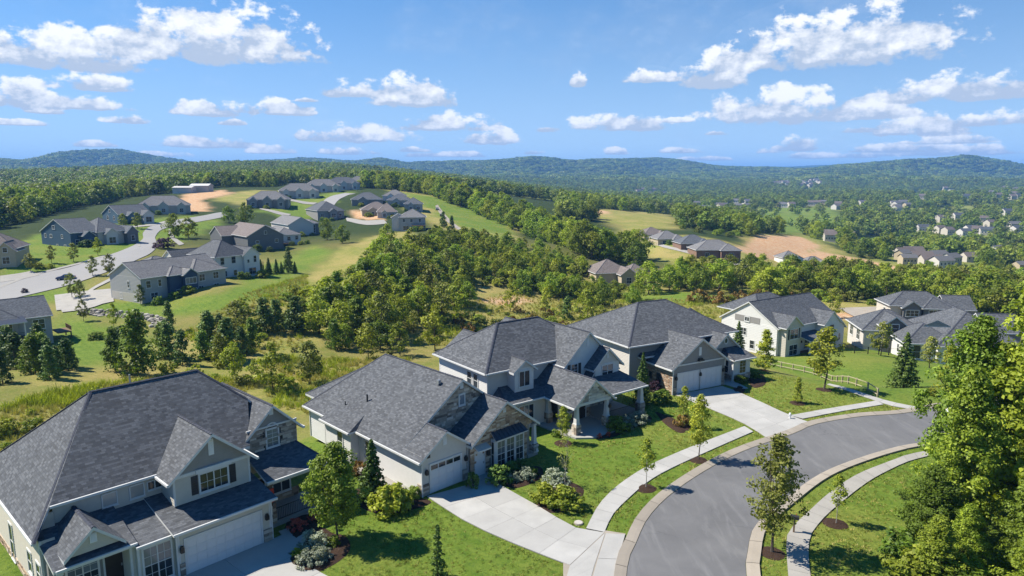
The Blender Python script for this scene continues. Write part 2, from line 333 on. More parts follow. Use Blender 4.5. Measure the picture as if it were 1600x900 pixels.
plain('mortar', (0.24, 0.215, 0.185), 0.95, 0.1, 0.15); plain('brick_far', (0.21, 0.135, 0.10), 0.9, 0.2, 0.2)

def concrete(name, col, stain=0.16):
    n = NT(name); p = n.pos(); r = n.rand()
    base = n.mix(r, tuple(x * 0.90 for x in col), tuple(x * 1.08 for x in col))
    f = n.noise(0.5, 6, 0.62, p); base = n.mix(n.rng(f, 0.38, 0.75, 0, 1), base, tuple(x * (1 - stain) for x in col))
    f2 = n.noise(22, 4, 0.65, p); base = n.mix(n.rng(f2, 0.3, 0.75, 0, 0.30), base, tuple(x * 0.72 for x in col))
    f3 = n.noise(2.2, 7, 0.7, p, 0.8); base = n.mix(n.rng(f3, 0.6, 0.72, 0, 0.25), base, tuple(x * 0.66 for x in col))
    MAT[name] = n.pbr(base, 0.85, 0.25, n.bump(f2, 0.25, 0.01)); return MAT[name]
concrete('concrete_white', (0.385, 0.375, 0.355), 0.2); concrete('concrete_walk', (0.325, 0.307, 0.278), 0.2); concrete('concrete_curb', (0.32, 0.28, 0.23), 0.2); concrete('joint', (0.19, 0.175, 0.155))
concrete('road_far', (0.30, 0.29, 0.28), 0.1)
def asphalt():
    n = NT('asphalt'); p = n.pos(); c = (0.150, 0.150, 0.158)
    f = n.noise(0.22, 6, 0.6, p, 0.6); col = n.mix(n.rng(f, 0.35, 0.7), (0.122, 0.121, 0.124), (0.165, 0.163, 0.164))
    # long wear marks that follow the street
    mp = n.mapping(p, (0.9, 0.16, 1)); f2 = n.noise(1.1, 6, 0.65, mp, 0.8); col = n.mix(n.rng(f2, 0.50, 0.70, 0, 0.75), col, (0.20, 0.198, 0.198))
    f3 = n.noise(60, 3, 0.7, p); col = n.mix(n.rng(f3, 0.3, 0.75, 0, 0.5), col, (0.085, 0.085, 0.09))
    f4 = n.noise(0.9, 6, 0.75, p, 1.2); col = n.mix(n.rng(f4, 0.62, 0.72, 0, 0.45), col, (0.09, 0.09, 0.093))
    # hairline cracks and sealed seams
    vo = n.N.new('ShaderNodeTexVoronoi'); vo.feature = 'DISTANCE_TO_EDGE'; vo.inputs['Scale'].default_value = 0.16; wv = n.N.new('ShaderNodeVectorMath'); wv.operation = 'MULTIPLY_ADD'; n.link(n.noise(0.8, 5, 0.7, p, 0, True), wv.inputs[0]); wv.inputs[1].default_value = (2.2, 2.2, 0); n.link(p, wv.inputs[2]); n.link(wv.outputs[0], vo.inputs['Vector'])
    crk = n.m('MULTIPLY', n.rng(vo.outputs['Distance'], 0.004, 0.012, 1, 0), n.rng(n.noise(0.12, 3, 0.5, p), 0.50, 0.62, 0, 0.4)); col = n.mix(crk, col, (0.045, 0.045, 0.048))
    MAT['asphalt'] = n.pbr(col, 0.88, 0.25, n.bump(f3, 0.3, 0.01))
asphalt()
def mulchmat():
    n = NT('mulch'); p = n.pos(); f = n.noise(14, 6, 0.75, p)
    MAT['mulch'] = n.pbr(n.ramp(f, [(0.3, (0.022, 0.013, 0.009)), (0.55, (0.055, 0.034, 0.024)), (0.75, (0.105, 0.07, 0.05))]), 0.95, 0.1, n.bump(f, 1.0, 0.06))
mulchmat()

def groundmat():
    """lawn, dry meadow, wood floor and bare earth, each where its own vertex mask says it grows"""
    n = NT('ground'); p = n.pos(); z = n.attr('zone'); sp = n.N.new('ShaderNodeSeparateColor'); n.link(z.outputs['Color'], sp.inputs[0])
    lawn, dry, dirt = sp.outputs
    fine = n.noise(9, 5, 0.72, p); fine2 = n.noise(38, 3, 0.7, p); mid = n.noise(0.55, 6, 0.65, p, 0.5); big = n.noise(0.07, 5, 0.6, p)
    vr = n.N.new('ShaderNodeVectorRotate'); vr.rotation_type = 'Z_AXIS'; vr.inputs['Angle'].default_value = R(-42); n.link(p, vr.inputs[0])
    sx = n.N.new('ShaderNodeSeparateXYZ'); n.link(vr.outputs[0], sx.inputs[0])
    stripe = n.m('SINE', n.m('MULTIPLY_ADD', n.m('SUBTRACT', mid, 0.5), 3.0, n.m('MULTIPLY', sx.outputs[0], 5.2)))
    med = n.noise(2.6, 6, 0.7, p, 0.6)
    g = n.mix(n.rng(mid, 0.34, 0.66), (0.080, 0.150, 0.014), (0.165, 0.225, 0.030))
    g = n.mix(n.rng(stripe, -1, 1, 0.0, 0.38), g, (0.185, 0.245, 0.040))
    g = n.mix(n.rng(big, 0.45, 0.62, 0, 0.65), g, (0.235, 0.235, 0.048))
    g = n.mix(n.rng(med, 0.46, 0.66, 0, 0.75), g, (0.045, 0.100, 0.008))
    g = n.mix(n.rng(fine, 0.46, 0.70, 0, 0.70), g, (0.032, 0.080, 0.006)); g = n.mix(n.rng(fine2, 0.5, 0.75, 0, 0.55), g, (0.28, 0.29, 0.085))
    d = n.mix(n.rng(mid, 0.35, 0.65), (0.30, 0.26, 0.075), (0.17, 0.20, 0.032))
    d = n.mix(n.rng(big, 0.42, 0.62, 0, 0.75), d, (0.40, 0.30, 0.115)); d = n.mix(n.rng(med, 0.48, 0.66, 0, 0.7), d, (0.11, 0.135, 0.022))
    d = n.mix(n.rng(fine, 0.45, 0.72, 0, 0.65), d, (0.070, 0.095, 0.016)); d = n.mix(n.rng(fine2, 0.5, 0.8, 0, 0.55), d, (0.45, 0.37, 0.17))
    e = n.mix(n.rng(mid, 0.35, 0.65), (0.44, 0.225, 0.10), (0.52, 0.38, 0.24)); e = n.mix(n.rng(fine, 0.45, 0.7, 0, 0.5), e, (0.28, 0.17, 0.09))
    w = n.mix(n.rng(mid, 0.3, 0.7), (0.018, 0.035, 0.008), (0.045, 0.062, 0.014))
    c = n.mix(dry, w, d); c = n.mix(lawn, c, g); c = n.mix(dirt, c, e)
    hb = n.m('ADD', fine, n.m('MULTIPLY', fine2, 0.5))
    MAT['ground'] = n.pbr(c, 0.95, 0.12, n.bump(hb, 0.9, 0.10))
groundmat()

def leafmat(name, dark, light, alt, altw=0.3, trans=0.3, vr=0.55):
    n = NT(name); a = n.attr('tone'); r = n.rand()
    c = n.mix(a.outputs['Fac'], dark, light)
    c = n.mix(n.m('MULTIPLY', r, altw), c, alt)
    v = n.m('MULTIPLY_ADD', n.m('FRACT', n.m('MULTIPLY', r, 7.31)), vr, 1.0 - vr * 0.5); c = n.mix(1.0, c, v, 'MULTIPLY')
    b = n.N.new('ShaderNodeBsdfPrincipled'); n.val(b.inputs['Base Color'], c); b.inputs['Roughness'].default_value = 0.55; b.inputs['Specular IOR Level'].default_value = 0.25
    t = n.N.new('ShaderNodeBsdfTranslucent'); n.val(t.inputs['Color'], n.mix(1.0, c, (1.25, 1.35, 0.55), 'MULTIPLY'))
    ms = n.N.new('ShaderNodeMixShader'); ms.inputs[0].default_value = trans; n.link(b.outputs[0], ms.inputs[1]); n.link(t.outputs[0], ms.inputs[2]); n.link(ms.outputs[0], n.out.inputs['Surface'])
    MAT[name] = n.mat
leafmat('leaf_green', (0.055, 0.110, 0.012), (0.185, 0.285, 0.030), (0.30, 0.29, 0.030))
leafmat('leaf_lime', (0.140, 0.190, 0.015), (0.36, 0.40, 0.040), (0.42, 0.36, 0.04))
leafmat('leaf_olive', (0.100, 0.130, 0.020), (0.26, 0.285, 0.055), (0.32, 0.24, 0.05))
leafmat('leaf_maple', (0.105, 0.165, 0.014), (0.32, 0.39, 0.036), (0.36, 0.33, 0.035), 0.3)
leafmat('leaf_wood', (0.085, 0.145, 0.016), (0.265, 0.36, 0.036), (0.34, 0.32, 0.034), 0.6, 0.4, 0.8)
leafmat('leaf_far', (0.066, 0.115, 0.015), (0.175, 0.255, 0.032), (0.25, 0.25, 0.032), 0.55, 0.3, 0.95)
leafmat('needle', (0.042, 0.088, 0.016), (0.145, 0.225, 0.038), (0.15, 0.195, 0.032), 0.4, 0.12)
leafmat('lawn_blade', (0.078, 0.130, 0.012), (0.25, 0.29, 0.045), (0.38, 0.35, 0.09), 0.55, 0.2); leafmat('leaf_silver', (0.13, 0.16, 0.10), (0.34, 0.37, 0.28), (0.32, 0.33, 0.25), 0.3, 0.2); leafmat('leaf_plum', (0.035, 0.018, 0.03), (0.10, 0.05, 0.10), (0.08, 0.04, 0.04), 0.4, 0.2)
leafmat('leaf_autumn', (0.12, 0.07, 0.015), (0.30, 0.17, 0.04), (0.22, 0.19, 0.03), 0.5); leafmat('grass_blade', (0.16, 0.18, 0.03), (0.42, 0.39, 0.10), (0.50, 0.40, 0.14), 0.6, 0.25)
leafmat('petal_red', (0.4, 0.05, 0.03), (0.7, 0.15, 0.08), (0.6, 0.2, 0.2), 0.3, 0.2)
def barkmat():
    n = NT('bark'); f = n.noise(7, 6, 0.7, n.mapping(n.objc(), (1, 1, 0.25)))
    MAT['bark'] = n.pbr(n.ramp(f, [(0.3, (0.045, 0.034, 0.026)), (0.7, (0.14, 0.115, 0.095))]), 0.95, 0.1, n.bump(f, 0.8, 0.03))
barkmat()
plain('bark_pale', (0.30, 0.275, 0.24), 0.9, 0.1, 0.25, 8)

# ------------------------------------------------------------------ objects
def tag(o, label=None, cat=None, group=None, kind=None):
    if label: o['label'] = label
    if cat: o['category'] = cat
    if group: o['group'] = group
    if kind: o['kind'] = kind
    return o
def ob(name, data, parent=None, loc=None, rotz=None, scale=None, **kw):
    o = bpy.data.objects.new(name, data); COL.objects.link(o)
    if parent is not None: o.parent = parent
    if loc is not None: o.location = loc
    if rotz is not None: o.rotation_euler = (0, 0, rotz)
    if scale is not None: o.scale = scale if hasattr(scale, '__len__') else (scale,) * 3
    return tag(o, **kw)
class MB:
    """collects faces, links them as one mesh"""
    def __init__(s): s.v = []; s.f = []; s.mi = []; s.uv = []; s.tone = []
    def face(s, pts, mi=0, uv=None, tone=0.5):
        i = len(s.v); s.v.extend([tuple(p) for p in pts]); s.f.append(tuple(range(i, i + len(pts)))); s.mi.append(mi)
        s.uv.append(uv or [(0, 0)] * len(pts)); s.tone.append(tone)
    def hexa(s, p, mi=0, tone=0.5):      # 8 corners: four below, four above
        for q in ((3, 2, 1, 0), (4, 5, 6, 7), (0, 1, 5, 4), (1, 2, 6, 5), (2, 3, 7, 6), (3, 0, 4, 7)): s.face([p[k] for k in q], mi, None, tone)
    def box(s, x0, x1, y0, y1, z0, z1, mi=0, tone=0.5):
        s.hexa([(x0, y0, z0), (x1, y0, z0), (x1, y1, z0), (x0, y1, z0), (x0, y0, z1), (x1, y0, z1), (x1, y1, z1), (x0, y1, z1)], mi, tone)
    def tube(s, p0, p1, r0, r1, n=8, mi=0, cap=True):
        p0 = Vector(p0); p1 = Vector(p1); d = (p1 - p0).normalized(); a = d.orthogonal().normalized(); b = d.cross(a)
        A = [p0 + (a * math.cos(t) + b * math.sin(t)) * r0 for t in [2 * math.pi * k / n for k in range(n)]]
        B = [p1 + (a * math.cos(t) + b * math.sin(t)) * r1 for t in [2 * math.pi * k / n for k in range(n)]]
        for k in range(n): s.face([A[k], A[(k + 1) % n], B[(k + 1) % n], B[k]], mi)
        if cap: s.face(B, mi); s.face(A[::-1], mi)
    def mesh(s, name, mats, smooth=False, uv=False, tone=False):
        me = bpy.data.meshes.new(name); me.from_pydata(s.v, [], s.f)
        for m_ in mats: me.materials.append(MAT[m_] if isinstance(m_, str) else m_)
        me.polygons.foreach_set('material_index', s.mi)
        if smooth: me.polygons.foreach_set('use_smooth', [True] * len(s.f))
        if uv:
            l = me.uv_layers.new(name='UVMap'); l.data.foreach_set('uv', [c for f in s.uv for q in f for c in q])
        if tone:
            a = me.attributes.new('tone', 'FLOAT', 'FACE'); a.data.foreach_set('value', s.tone)
        me.update(); return me
    def build(s, name, mats, parent=None, smooth=False, uv=False, tone=False, loc=None, rotz=None, **kw):
        if not s.f: return None
        return ob(name, s.mesh(name, mats if isinstance(mats, (list, tuple)) else [mats], smooth, uv, tone), parent, loc, rotz, **kw)
def mesh_np(name, verts, faces, mats, tone=None, smooth=False, midx=None):
    me = bpy.data.meshes.new(name); k = faces.shape[1]
    me.vertices.add(len(verts)); me.vertices.foreach_set('co', np.ascontiguousarray(verts, np.float32).ravel())
    me.loops.add(faces.size); me.loops.foreach_set('vertex_index', np.ascontiguousarray(faces, np.int32).ravel())
    me.polygons.add(len(faces)); me.polygons.foreach_set('loop_start', np.arange(0, faces.size, k, dtype=np.int32))
    for m_ in mats: me.materials.append(MAT[m_])
    if midx is not None: me.polygons.foreach_set('material_index', midx)
    if smooth: me.polygons.foreach_set('use_smooth', np.ones(len(faces), bool))
    if tone is not None:
        a = me.attributes.new('tone', 'FLOAT', 'FACE'); a.data.foreach_set('value', np.ascontiguousarray(tone, np.float32))
    me.update(calc_edges=True); return me

# ------------------------------------------------------------------ ground sheet
ZONES = {'lawn': [], 'dry': [], 'dirt': []}
def wpoly(pts): return [tuple(P(*p)[:2]) for p in pts]
ZONES['lawn'] += [(PLATEAU, 6.0)] + [(wpoly(q), w) for q, w in [
    ([(0,395),(40,372),(200,345),(330,335),(345,352),(260,385),(150,425),(110,470),(0,470)], 6), ([(110,480),(180,466),(350,458),(380,440),(470,432),(480,462),(360,482),(240,500),(130,494)], 5),
    ([(90,495),(180,505),(250,520),(230,560),(120,580),(60,560)], 6), ([(440,612),(520,588),(560,600),(480,640)], 4), ([(400,330),(520,300),(560,300),(470,345)], 8),
    ([(1160,560),(1300,545),(1430,545),(1600,560),(1600,690),(1420,650),(1360,620)], 4), ([(960,455),(1130,462),(1160,476),(1000,478)], 8), ([(370,445),(390,420),(480,385),(520,395),(480,430)], 8),
    ([(1180,326),(1310,324),(1320,356),(1195,362)], 30), ([(1330,370),(1425,368),(1430,392),(1340,396)], 18), ([(1420,300),(1500,298),(1500,308),(1430,310)], 40), ([(620,300),(720,318),(800,352),(790,372),(700,345)], 8), ([(1010,372),(1090,395),(1190,412),(1180,424),(1010,388)], 8)]]
ZONES['dry'] += [(wpoly(q), w) for q, w in [
    ([(0,545),(120,560),(230,545),(330,500),(480,420),(560,375),(640,360),(700,400),(560,440),(480,560),(420,640),(300,640),(0,720)], 6),
    ([(380,560),(520,560),(640,560),(640,640),(430,640)], 5), ([(640,520),(740,440),(800,455),(1000,465),(1160,480),(1180,520),(900,530),(760,540)], 6),
    ([(600,295),(720,315),(820,355),(800,385),(690,360)], 10), ([(900,325),(1050,335),(1060,360),(960,365)], 20), ([(1000,372),(1220,400),(1250,425),(1050,420),(990,390)], 10),
    ([(1150,380),(1250,365),(1330,400),(1500,425),(1400,432),(1250,410)], 12), ([(1220,470),(1360,470),(1370,495),(1240,510)], 5), ([(330,310),(400,297),(440,300),(385,325)], 10)]]
ZONES['dirt'] += [(wpoly(q), w) for q, w in [
    ([(255,330),(285,305),(345,297),(365,303),(318,312),(330,330)], 6), ([(1148,388),(1180,370),(1245,369),(1285,386),(1250,404),(1185,407)], 5), ([(1225,404),(1275,392),(1340,404),(1470,426),(1470,432),(1320,421)], 4), ([(905,330),(930,327),(960,332),(930,336)], 8),
    ([(548,330),(600,328),(600,345),(560,342)], 4), ([(1250,492),(1330,486),(1360,494),(1280,503)], 2.5), ([(735,470),(800,462),(850,470),(790,478)], 2), ([(1190,395),(1240,405),(1220,412)], 4)]]
TPOS = []; TSPEC = []
rt = random.Random(3)
for (x0, y0, x1, y1, n, sel, lb, grp) in [(40,263,170,274,16,(2,3,4),'tiny brown house in the suburb on the far left hillside','far left suburb'), (350,255,530,263,24,(0,1,2),'tiny pale house on the distant hillside left of centre','far hillside suburb'), (985,297,1045,305,6,(0,2),'tiny pale house in the valley gap right of the ridge','valley gap houses'),
        (1040,318,1240,331,14,(0,1,4),'tiny white house in the mid-valley row','mid-valley row'), (1190,283,1300,293,18,(0,1,2),'tiny house of the village on the wooded rise','village on the rise'), (1240,318,1440,332,12,(0,1,4),'tiny house among the valley fields','houses among the valley fields'),
        (1440,296,1600,312,14,(0,1,5),'tiny house near the right edge under the far hills','houses under the far hills'), (1440,336,1600,372,14,(0,1,5),'small house among trees at the right','houses among trees at the right'), (1400,398,1600,430,12,(0,4,2),'small house on the near valley floor at the right edge','near valley floor houses'), (1290,372,1340,382,3,(1,),'long pale shed beside the valley field','sheds beside the valley field')]:
    for k in range(n): TPOS.append(P(rt.uniform(x0, x1), rt.uniform(y0, y1))); TSPEC.append((sel, lb, grp))
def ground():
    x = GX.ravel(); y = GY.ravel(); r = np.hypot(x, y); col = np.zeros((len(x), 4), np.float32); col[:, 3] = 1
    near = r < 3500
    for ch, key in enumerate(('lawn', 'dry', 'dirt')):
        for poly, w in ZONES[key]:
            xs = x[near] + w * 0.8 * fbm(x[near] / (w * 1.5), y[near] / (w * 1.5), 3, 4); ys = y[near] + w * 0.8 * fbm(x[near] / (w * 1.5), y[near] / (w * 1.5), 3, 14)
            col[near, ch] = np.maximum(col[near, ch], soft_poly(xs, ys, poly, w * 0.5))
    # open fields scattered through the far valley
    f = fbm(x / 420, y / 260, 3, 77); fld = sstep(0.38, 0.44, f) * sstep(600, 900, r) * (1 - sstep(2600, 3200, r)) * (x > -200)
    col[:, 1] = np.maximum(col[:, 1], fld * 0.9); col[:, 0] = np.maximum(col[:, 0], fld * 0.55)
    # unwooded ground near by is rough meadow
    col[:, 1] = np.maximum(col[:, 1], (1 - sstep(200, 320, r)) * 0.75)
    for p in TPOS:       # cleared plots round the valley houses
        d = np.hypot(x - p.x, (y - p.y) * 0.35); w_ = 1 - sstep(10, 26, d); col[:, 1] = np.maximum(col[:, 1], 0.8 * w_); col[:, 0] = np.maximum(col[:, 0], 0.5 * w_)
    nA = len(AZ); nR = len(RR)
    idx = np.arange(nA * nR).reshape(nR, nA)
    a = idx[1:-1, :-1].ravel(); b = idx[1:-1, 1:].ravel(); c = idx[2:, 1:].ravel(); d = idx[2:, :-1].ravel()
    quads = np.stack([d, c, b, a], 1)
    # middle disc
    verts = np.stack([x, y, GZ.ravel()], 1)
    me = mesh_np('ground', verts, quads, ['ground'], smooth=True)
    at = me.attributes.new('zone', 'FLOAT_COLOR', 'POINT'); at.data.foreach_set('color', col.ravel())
    bm = bmesh.new(); bm.from_mesh(me)
    bm.verts.ensure_lookup_table()
    ring = [bm.verts[int(i)] for i in idx[1, :-1]]; lay = bm.verts.layers.float_color['zone']
    cv = bm.verts.new((0, 0, 0)); cv[lay] = (1, 0, 0, 1)
    for k in range(len(ring)):
        try: bm.faces.new([ring[k], ring[(k + 1) % len(ring)], cv])
        except ValueError: pass
    bm.verts.ensure_lookup_table()
    bmesh.ops.remove_doubles(bm, verts=[bm.verts[int(i)] for i in idx[:, 0]] + [bm.verts[int(i)] for i in idx[:, -1]], dist=0.001)
    lo = [v for v in bm.verts if not v.link_faces]; bmesh.ops.delete(bm, geom=lo, context='VERTS')
    bmesh.ops.recalc_face_normals(bm, faces=bm.faces[:]); bm.to_mesh(me); bm.free()
    if me.polygons[len(me.polygons) // 2].normal.z < 0: me.flip_normals()
    ob('ground', me, kind='structure')
ground()

# ------------------------------------------------------------------ sheets laid on the ground
def sheet(name, pts2, lift, mat, step=3.0, parent=None, thick=0.0, **kw):
    """a polygon of ground positions draped over the land"""
    xs = [p[0] for p in pts2]; ys = [p[1] for p in pts2]; inner = []
    if step:
        gx = np.arange(min(xs), max(xs), step); gy = np.arange(min(ys), max(ys), step)
        if len(gx) and len(gy):
            mx, my = np.meshgrid(gx, gy); mx = mx.ravel(); my = my.ravel(); ok = in_poly(mx, my, pts2) & (poly_dist(mx, my, pts2) > step * 0.3)
            inner = list(zip(mx[ok], my[ok]))
    bnd = []
    for i in range(len(pts2)):
        a = pts2[i]; b = pts2[(i + 1) % len(pts2)]; L = math.hypot(b[0] - a[0], b[1] - a[1]); k = max(1, int(L / step)) if step else 1
        for q in range(k): bnd.append((a[0] + (b[0] - a[0]) * q / k, a[1] + (b[1] - a[1]) * q / k))
    vs = [Vector(p) for p in bnd] + [Vector(p) for p in inner]
    V, _, F, *_r = delaunay_2d_cdt(vs, [(i, (i + 1) % len(bnd)) for i in range(len(bnd))], [], 1, 1e-5)
    zz = Z(np.array([v.x for v in V]), np.array([v.y for v in V])) + lift
    mb = MB(); mb.v = [(v.x, v.y, float(q)) for v, q in zip(V, zz)]
    for f in F:
        a, b, c = [Vector(mb.v[i]) for i in f[:3]]
        mb.f.append(tuple(f) if (b - a).cross(c - a).z > 0 else tuple(reversed(f))); mb.mi.append(0)
    if thick:
        n = len(bnd); base = len(mb.v); mb.v += [(p[0], p[1], mb.v[i][2] - thick) for i, p in enumerate(mb.v[:n])]
        area = sum(bnd[i][0] * bnd[(i + 1) % n][1] - bnd[(i + 1) % n][0] * bnd[i][1] for i in range(n))
        for i in range(n):
            j = (i + 1) % n; q = (i, base + i, base + j, j) if area > 0 else (j, base + j, base + i, i)
            mb.f.append(q); mb.mi.append(0)
    me = bpy.data.meshes.new(name); me.from_pydata(mb.v, [], mb.f); me.materials.append(MAT[mat]); me.update()
    return ob(name, me, parent, **kw)
def smooth_line(pts, step):
    """Catmull-Rom through points, resampled"""
    p = [Vector(q[:2]) for q in pts]; p = [p[0] * 2 - p[1]] + p + [p[-1] * 2 - p[-2]]; out = []
    for i in range(1, len(p) - 2):
        k = max(2, int((p[i + 1] - p[i]).length / (step * 0.25)))
        for j in range(k):
            t = j / k; a, b, c, d = p[i - 1:i + 3]
            out.append(0.5 * ((2 * b) + (c - a) * t + (2 * a - 5 * b + 4 * c - d) * t * t + (3 * b - a - 3 * c + d) * t ** 3))
    out.append(p[-2]); L = [0]
    for a, b in zip(out, out[1:]): L.append(L[-1] + (b - a).length)
    n = max(2, int(round(L[-1] / step)) + 1); res = []; k = 0
    for i in range(n):
        s = L[-1] * i / (n - 1)
        while k < len(L) - 2 and L[k + 1] < s: k += 1
        t = (s - L[k]) / max(L[k + 1] - L[k], 1e-6); res.append(out[k].lerp(out[k + 1], t))
    return res
def offset_line(line, d):
    out = []
    for i, p in enumerate(line):
        a = line[max(0, i - 1)]; b = line[min(len(line) - 1, i + 1)]; t = (b - a).normalized(); out.append(p + Vector((t.y, -t.x)) * d)   # positive = to the right of travel
    return out
def ribbon(name, la, lb, lift, mat, parent=None, thick=0.0, sub=1, **kw):
    mb = MB()
    ra = [(p.x, p.y, Zf(p.x, p.y) + lift) for p in la]; rb = [(p.x, p.y, Zf(p.x, p.y) + lift) for p in lb]
    for i in range(len(ra) - 1):
        mb.face([ra[i], rb[i], rb[i + 1], ra[i + 1]])
        if thick:
            dn = lambda q: (q[0], q[1], q[2] - thick)
            mb.face([ra[i], ra[i + 1], dn(ra[i + 1]), dn(ra[i])]); mb.face([rb[i + 1], rb[i], dn(rb[i]), dn(rb[i + 1])])
    return mb.build(name, mat, parent, **kw)
def slabs(name, la, lb, lift, mat, parent, gap=0.02, every=1, cols=1, thick=0.06):
    """pieces of paving between two edge lines, each its own slab"""
    n = 0
    for i in range(0, len(la) - 1, every):
        j = min(i + every, len(la) - 1)
        for c in range(cols):
            A = [la[k].lerp(lb[k], c / cols) for k in range(i, j + 1)]; B = [la[k].lerp(lb[k], (c + 1) / cols) for k in range(i, j + 1)]
            cen = (A[0] + A[-1] + B[0] + B[-1]) / 4
            def sh(p):
                v = cen - p; return p + v.normalized() * min(gap, v.length * 0.3)
            A = [sh(p) if k in (0, len(A) - 1) else p for k, p in enumerate(A)]; B = [sh(p) if k in (0, len(B) - 1) else p for k, p in enumerate(B)]
            ribbon(name, A, B, lift + random.uniform(-0.004, 0.004), mat, parent, thick)
            n += 1
    return n
# ------------------------------------------------------------------ the near street
def z7(x, y): return (640 + x / 2.667, 620 + y / 2.667)
def z6(x, y): return (1060 + x / 2.963, 600 + y / 2.963)
def z8(x, y): return (440 + x / 4.09, 680 + y / 4.09)
PAVED = []
def W(pts): return [G0(*p).to_2d() for p in pts]
road_l = smooth_line([Vector(q) for q in [(6.0, -45), (5.2, -10), (4.6, 12), (4.9, 26)]] + W([(979,900),(996,845),(1015,807),(1052,770),(1109,732),(1165,704),(1240,678),(1276,663),(1347,651),(1414,646)]) + [Vector((50, 70.5)), Vector((66, 72)), Vector((98, 72))], 1.5)
road_r = smooth_line([Vector(q) for q in [(14.0, -45), (13.2, -10), (12.6, 12), (12.8, 26)]] + W([(1166,900),(1169,866),(1178,823),(1232,775.5),(1279,742),(1330,720),(1397,699.5),(1450,691)]) + [Vector((50, 61.5)), Vector((66, 63)), Vector((98, 63))], 1.5)
def resample(line, n):
    L = [0]
    for a, b in zip(line, line[1:]): L.append(L[-1] + (b - a).length)
    out = []; k = 0
    for i in range(n):
        s = L[-1] * i / (n - 1)
        while k < len(L) - 2 and L[k + 1] < s: k += 1
        out.append(line[k].lerp(line[k + 1], (s - L[k]) / max(1e-6, L[k + 1] - L[k])))
    return out
nn = max(len(road_l), len(road_r)); rl = resample(road_l, nn); rr_ = resample(road_r, nn)
PAVED.append([tuple(p) for p in offset_line(rl, -0.8)] + [tuple(p) for p in reversed(offset_line(rr_, 0.85))])
ribbon('road', rl, rr_, 0.02, 'asphalt', kind='structure')
# kerbs of rolled concrete, cast in lengths
def kerb(line, side, w):
    base = ob('kerb', None, kind='structure')
    a = offset_line(line, side * 0.02); b = offset_line(line, side * 0.28); c = offset_line(line, side * w)
    ribbon('kerb_bed', a if side > 0 else c, c if side > 0 else a, 0.045, 'joint', base)
    every = 2
    for i in range(0, len(line) - 1, every):
        j = min(i + every, len(line) - 1); m_ = MB()
        for k in range(i, j):
            z0, z1, z2 = 0.055, 0.10, 0.15
            e0 = 0.02 if k == i else 0; e1 = 0.02 if k == j - 1 else 0
            def lp(l, z): 
                p, q = l[k], l[k + 1]; d = (q - p).normalized(); p = p + d * e0; q = q - d * e1
                return (p.x, p.y, z), (q.x, q.y, z)
            A0, A1 = lp(a, z0); B0, B1 = lp(b, z1); C0, C1 = lp(c, z2); D0, D1 = lp(c, 0.0)
            for q in ((A0, B0, B1, A1), (B0, C0, C1, B1), (C0, D0, D1, C1)): m_.face(q if side > 0 else q[::-1])
        m_.build('kerb_length', 'concrete_curb', base)
kerb(rl, -1, 0.75); kerb(rr_, 1, 0.82)

def walk(lp, rp, n_slab_len=1.45, mat='concrete_walk'):
    a = smooth_line(W(lp), 0.5); b = smooth_line(W(rp), 0.5); n = max(2, int(round(sum((q - p).length for p, q in zip(a, a[1:])) / n_slab_len))) + 1
    a = resample(a, n); b = resample(b, n); base = ob('pavement', None, kind='structure')
    PAVED.append([tuple(p) for p in a] + [tuple(p) for p in reversed(b)]); ribbon('pavement_bed', a, b, 0.03, 'joint', base); slabs('slab', a, b, 0.085, mat, base, 0.012); return base
walk([z7(*q) for q in [(735,552),(790,450),(870,370),(975,300),(1080,250),(1200,200),(1395,125)]], [z7(*q) for q in [(812,568),(850,490),(930,410),(1000,352),(1100,296),(1300,205),(1432,148)]], mat='concrete_white')
walk([z6(*q) for q in [(515,148),(700,115),(915,80)]], [z6(*q) for q in [(575,164),(750,130),(950,97)]], mat='concrete_white')
walk([z6(*q) for q in [(700,-8),(790,18),(915,64),(1000,88),(1150,117)]], [z6(*q) for q in [(688,-2),(770,28),(925,84),(1000,106),(1140,130)]], mat='concrete_white')
walk([z6(*q) for q in [(545,1300),(520,1000),(508,889),(500,720),(530,662),(600,596),(700,506),(830,420),(1000,352),(1060,330),(1150,312)]], [z6(*q) for q in [(660,1300),(622,1000),(612,889),(603,800),(610,712),(650,650),(720,580),(880,455),(1010,385),(1075,358),(1160,336)]])
# drives
def drive(la, lb, n, cols, mat='concrete_white'):
    a = resample(smooth_line(la, 0.5), n); b = resample(smooth_line(lb, 0.5), n); base = ob('driveway', None, kind='structure')
    PAVED.append([tuple(p) for p in a] + [tuple(p) for p in reversed(b)]); ribbon('driveway_bed', a, b, 0.032, 'joint', base); slabs('slab', a, b, 0.088, mat, base, 0.012, 1, cols); return base
sheet('driveway_apron', [tuple(p) for p in W([z7(*q) for q in [(640,690),(668,700),(812,560),(900,574),(858,735),(836,800),(640,800)]])], 0.072, 'concrete_curb', 1.5, kind='structure')
drive(W([z7(*q) for q in [(72,418),(230,520),(400,600),(560,665),(668,706)]]), W([z7(*q) for q in [(335,345),(430,400),(590,490),(660,540),(812,570)]]), 7, 2)
drive(W([z7(*q) for q in [(668,708),(655,750),(645,800)]]), W([z7(*q) for q in [(815,572),(760,740),(745,800)]]), 4, 1)
drive(W([z7(*q) for q in [(818,573),(765,740),(750,800)]]), W([z7(*q) for q in [(898,578),(858,722),(838,800)]]), 3, 1)
drive(W([(1055,618),(1081,628),(1157,660),(1201,687)]), W([(1128,604),(1141.7,608),(1187,628),(1232.7,649),(1268,662)]), 8, 2)
H1 = dict(o=G0(294.4, 898.2), ang=R(47.5)); H2 = dict(o=G0(660, 776.5), ang=R(44)); H3 = dict(o=Vector((6.09, 60.9, 0)), ang=R(37)); H4 = dict(o=Vector((18.5, 73.3, 0)), ang=R(29))
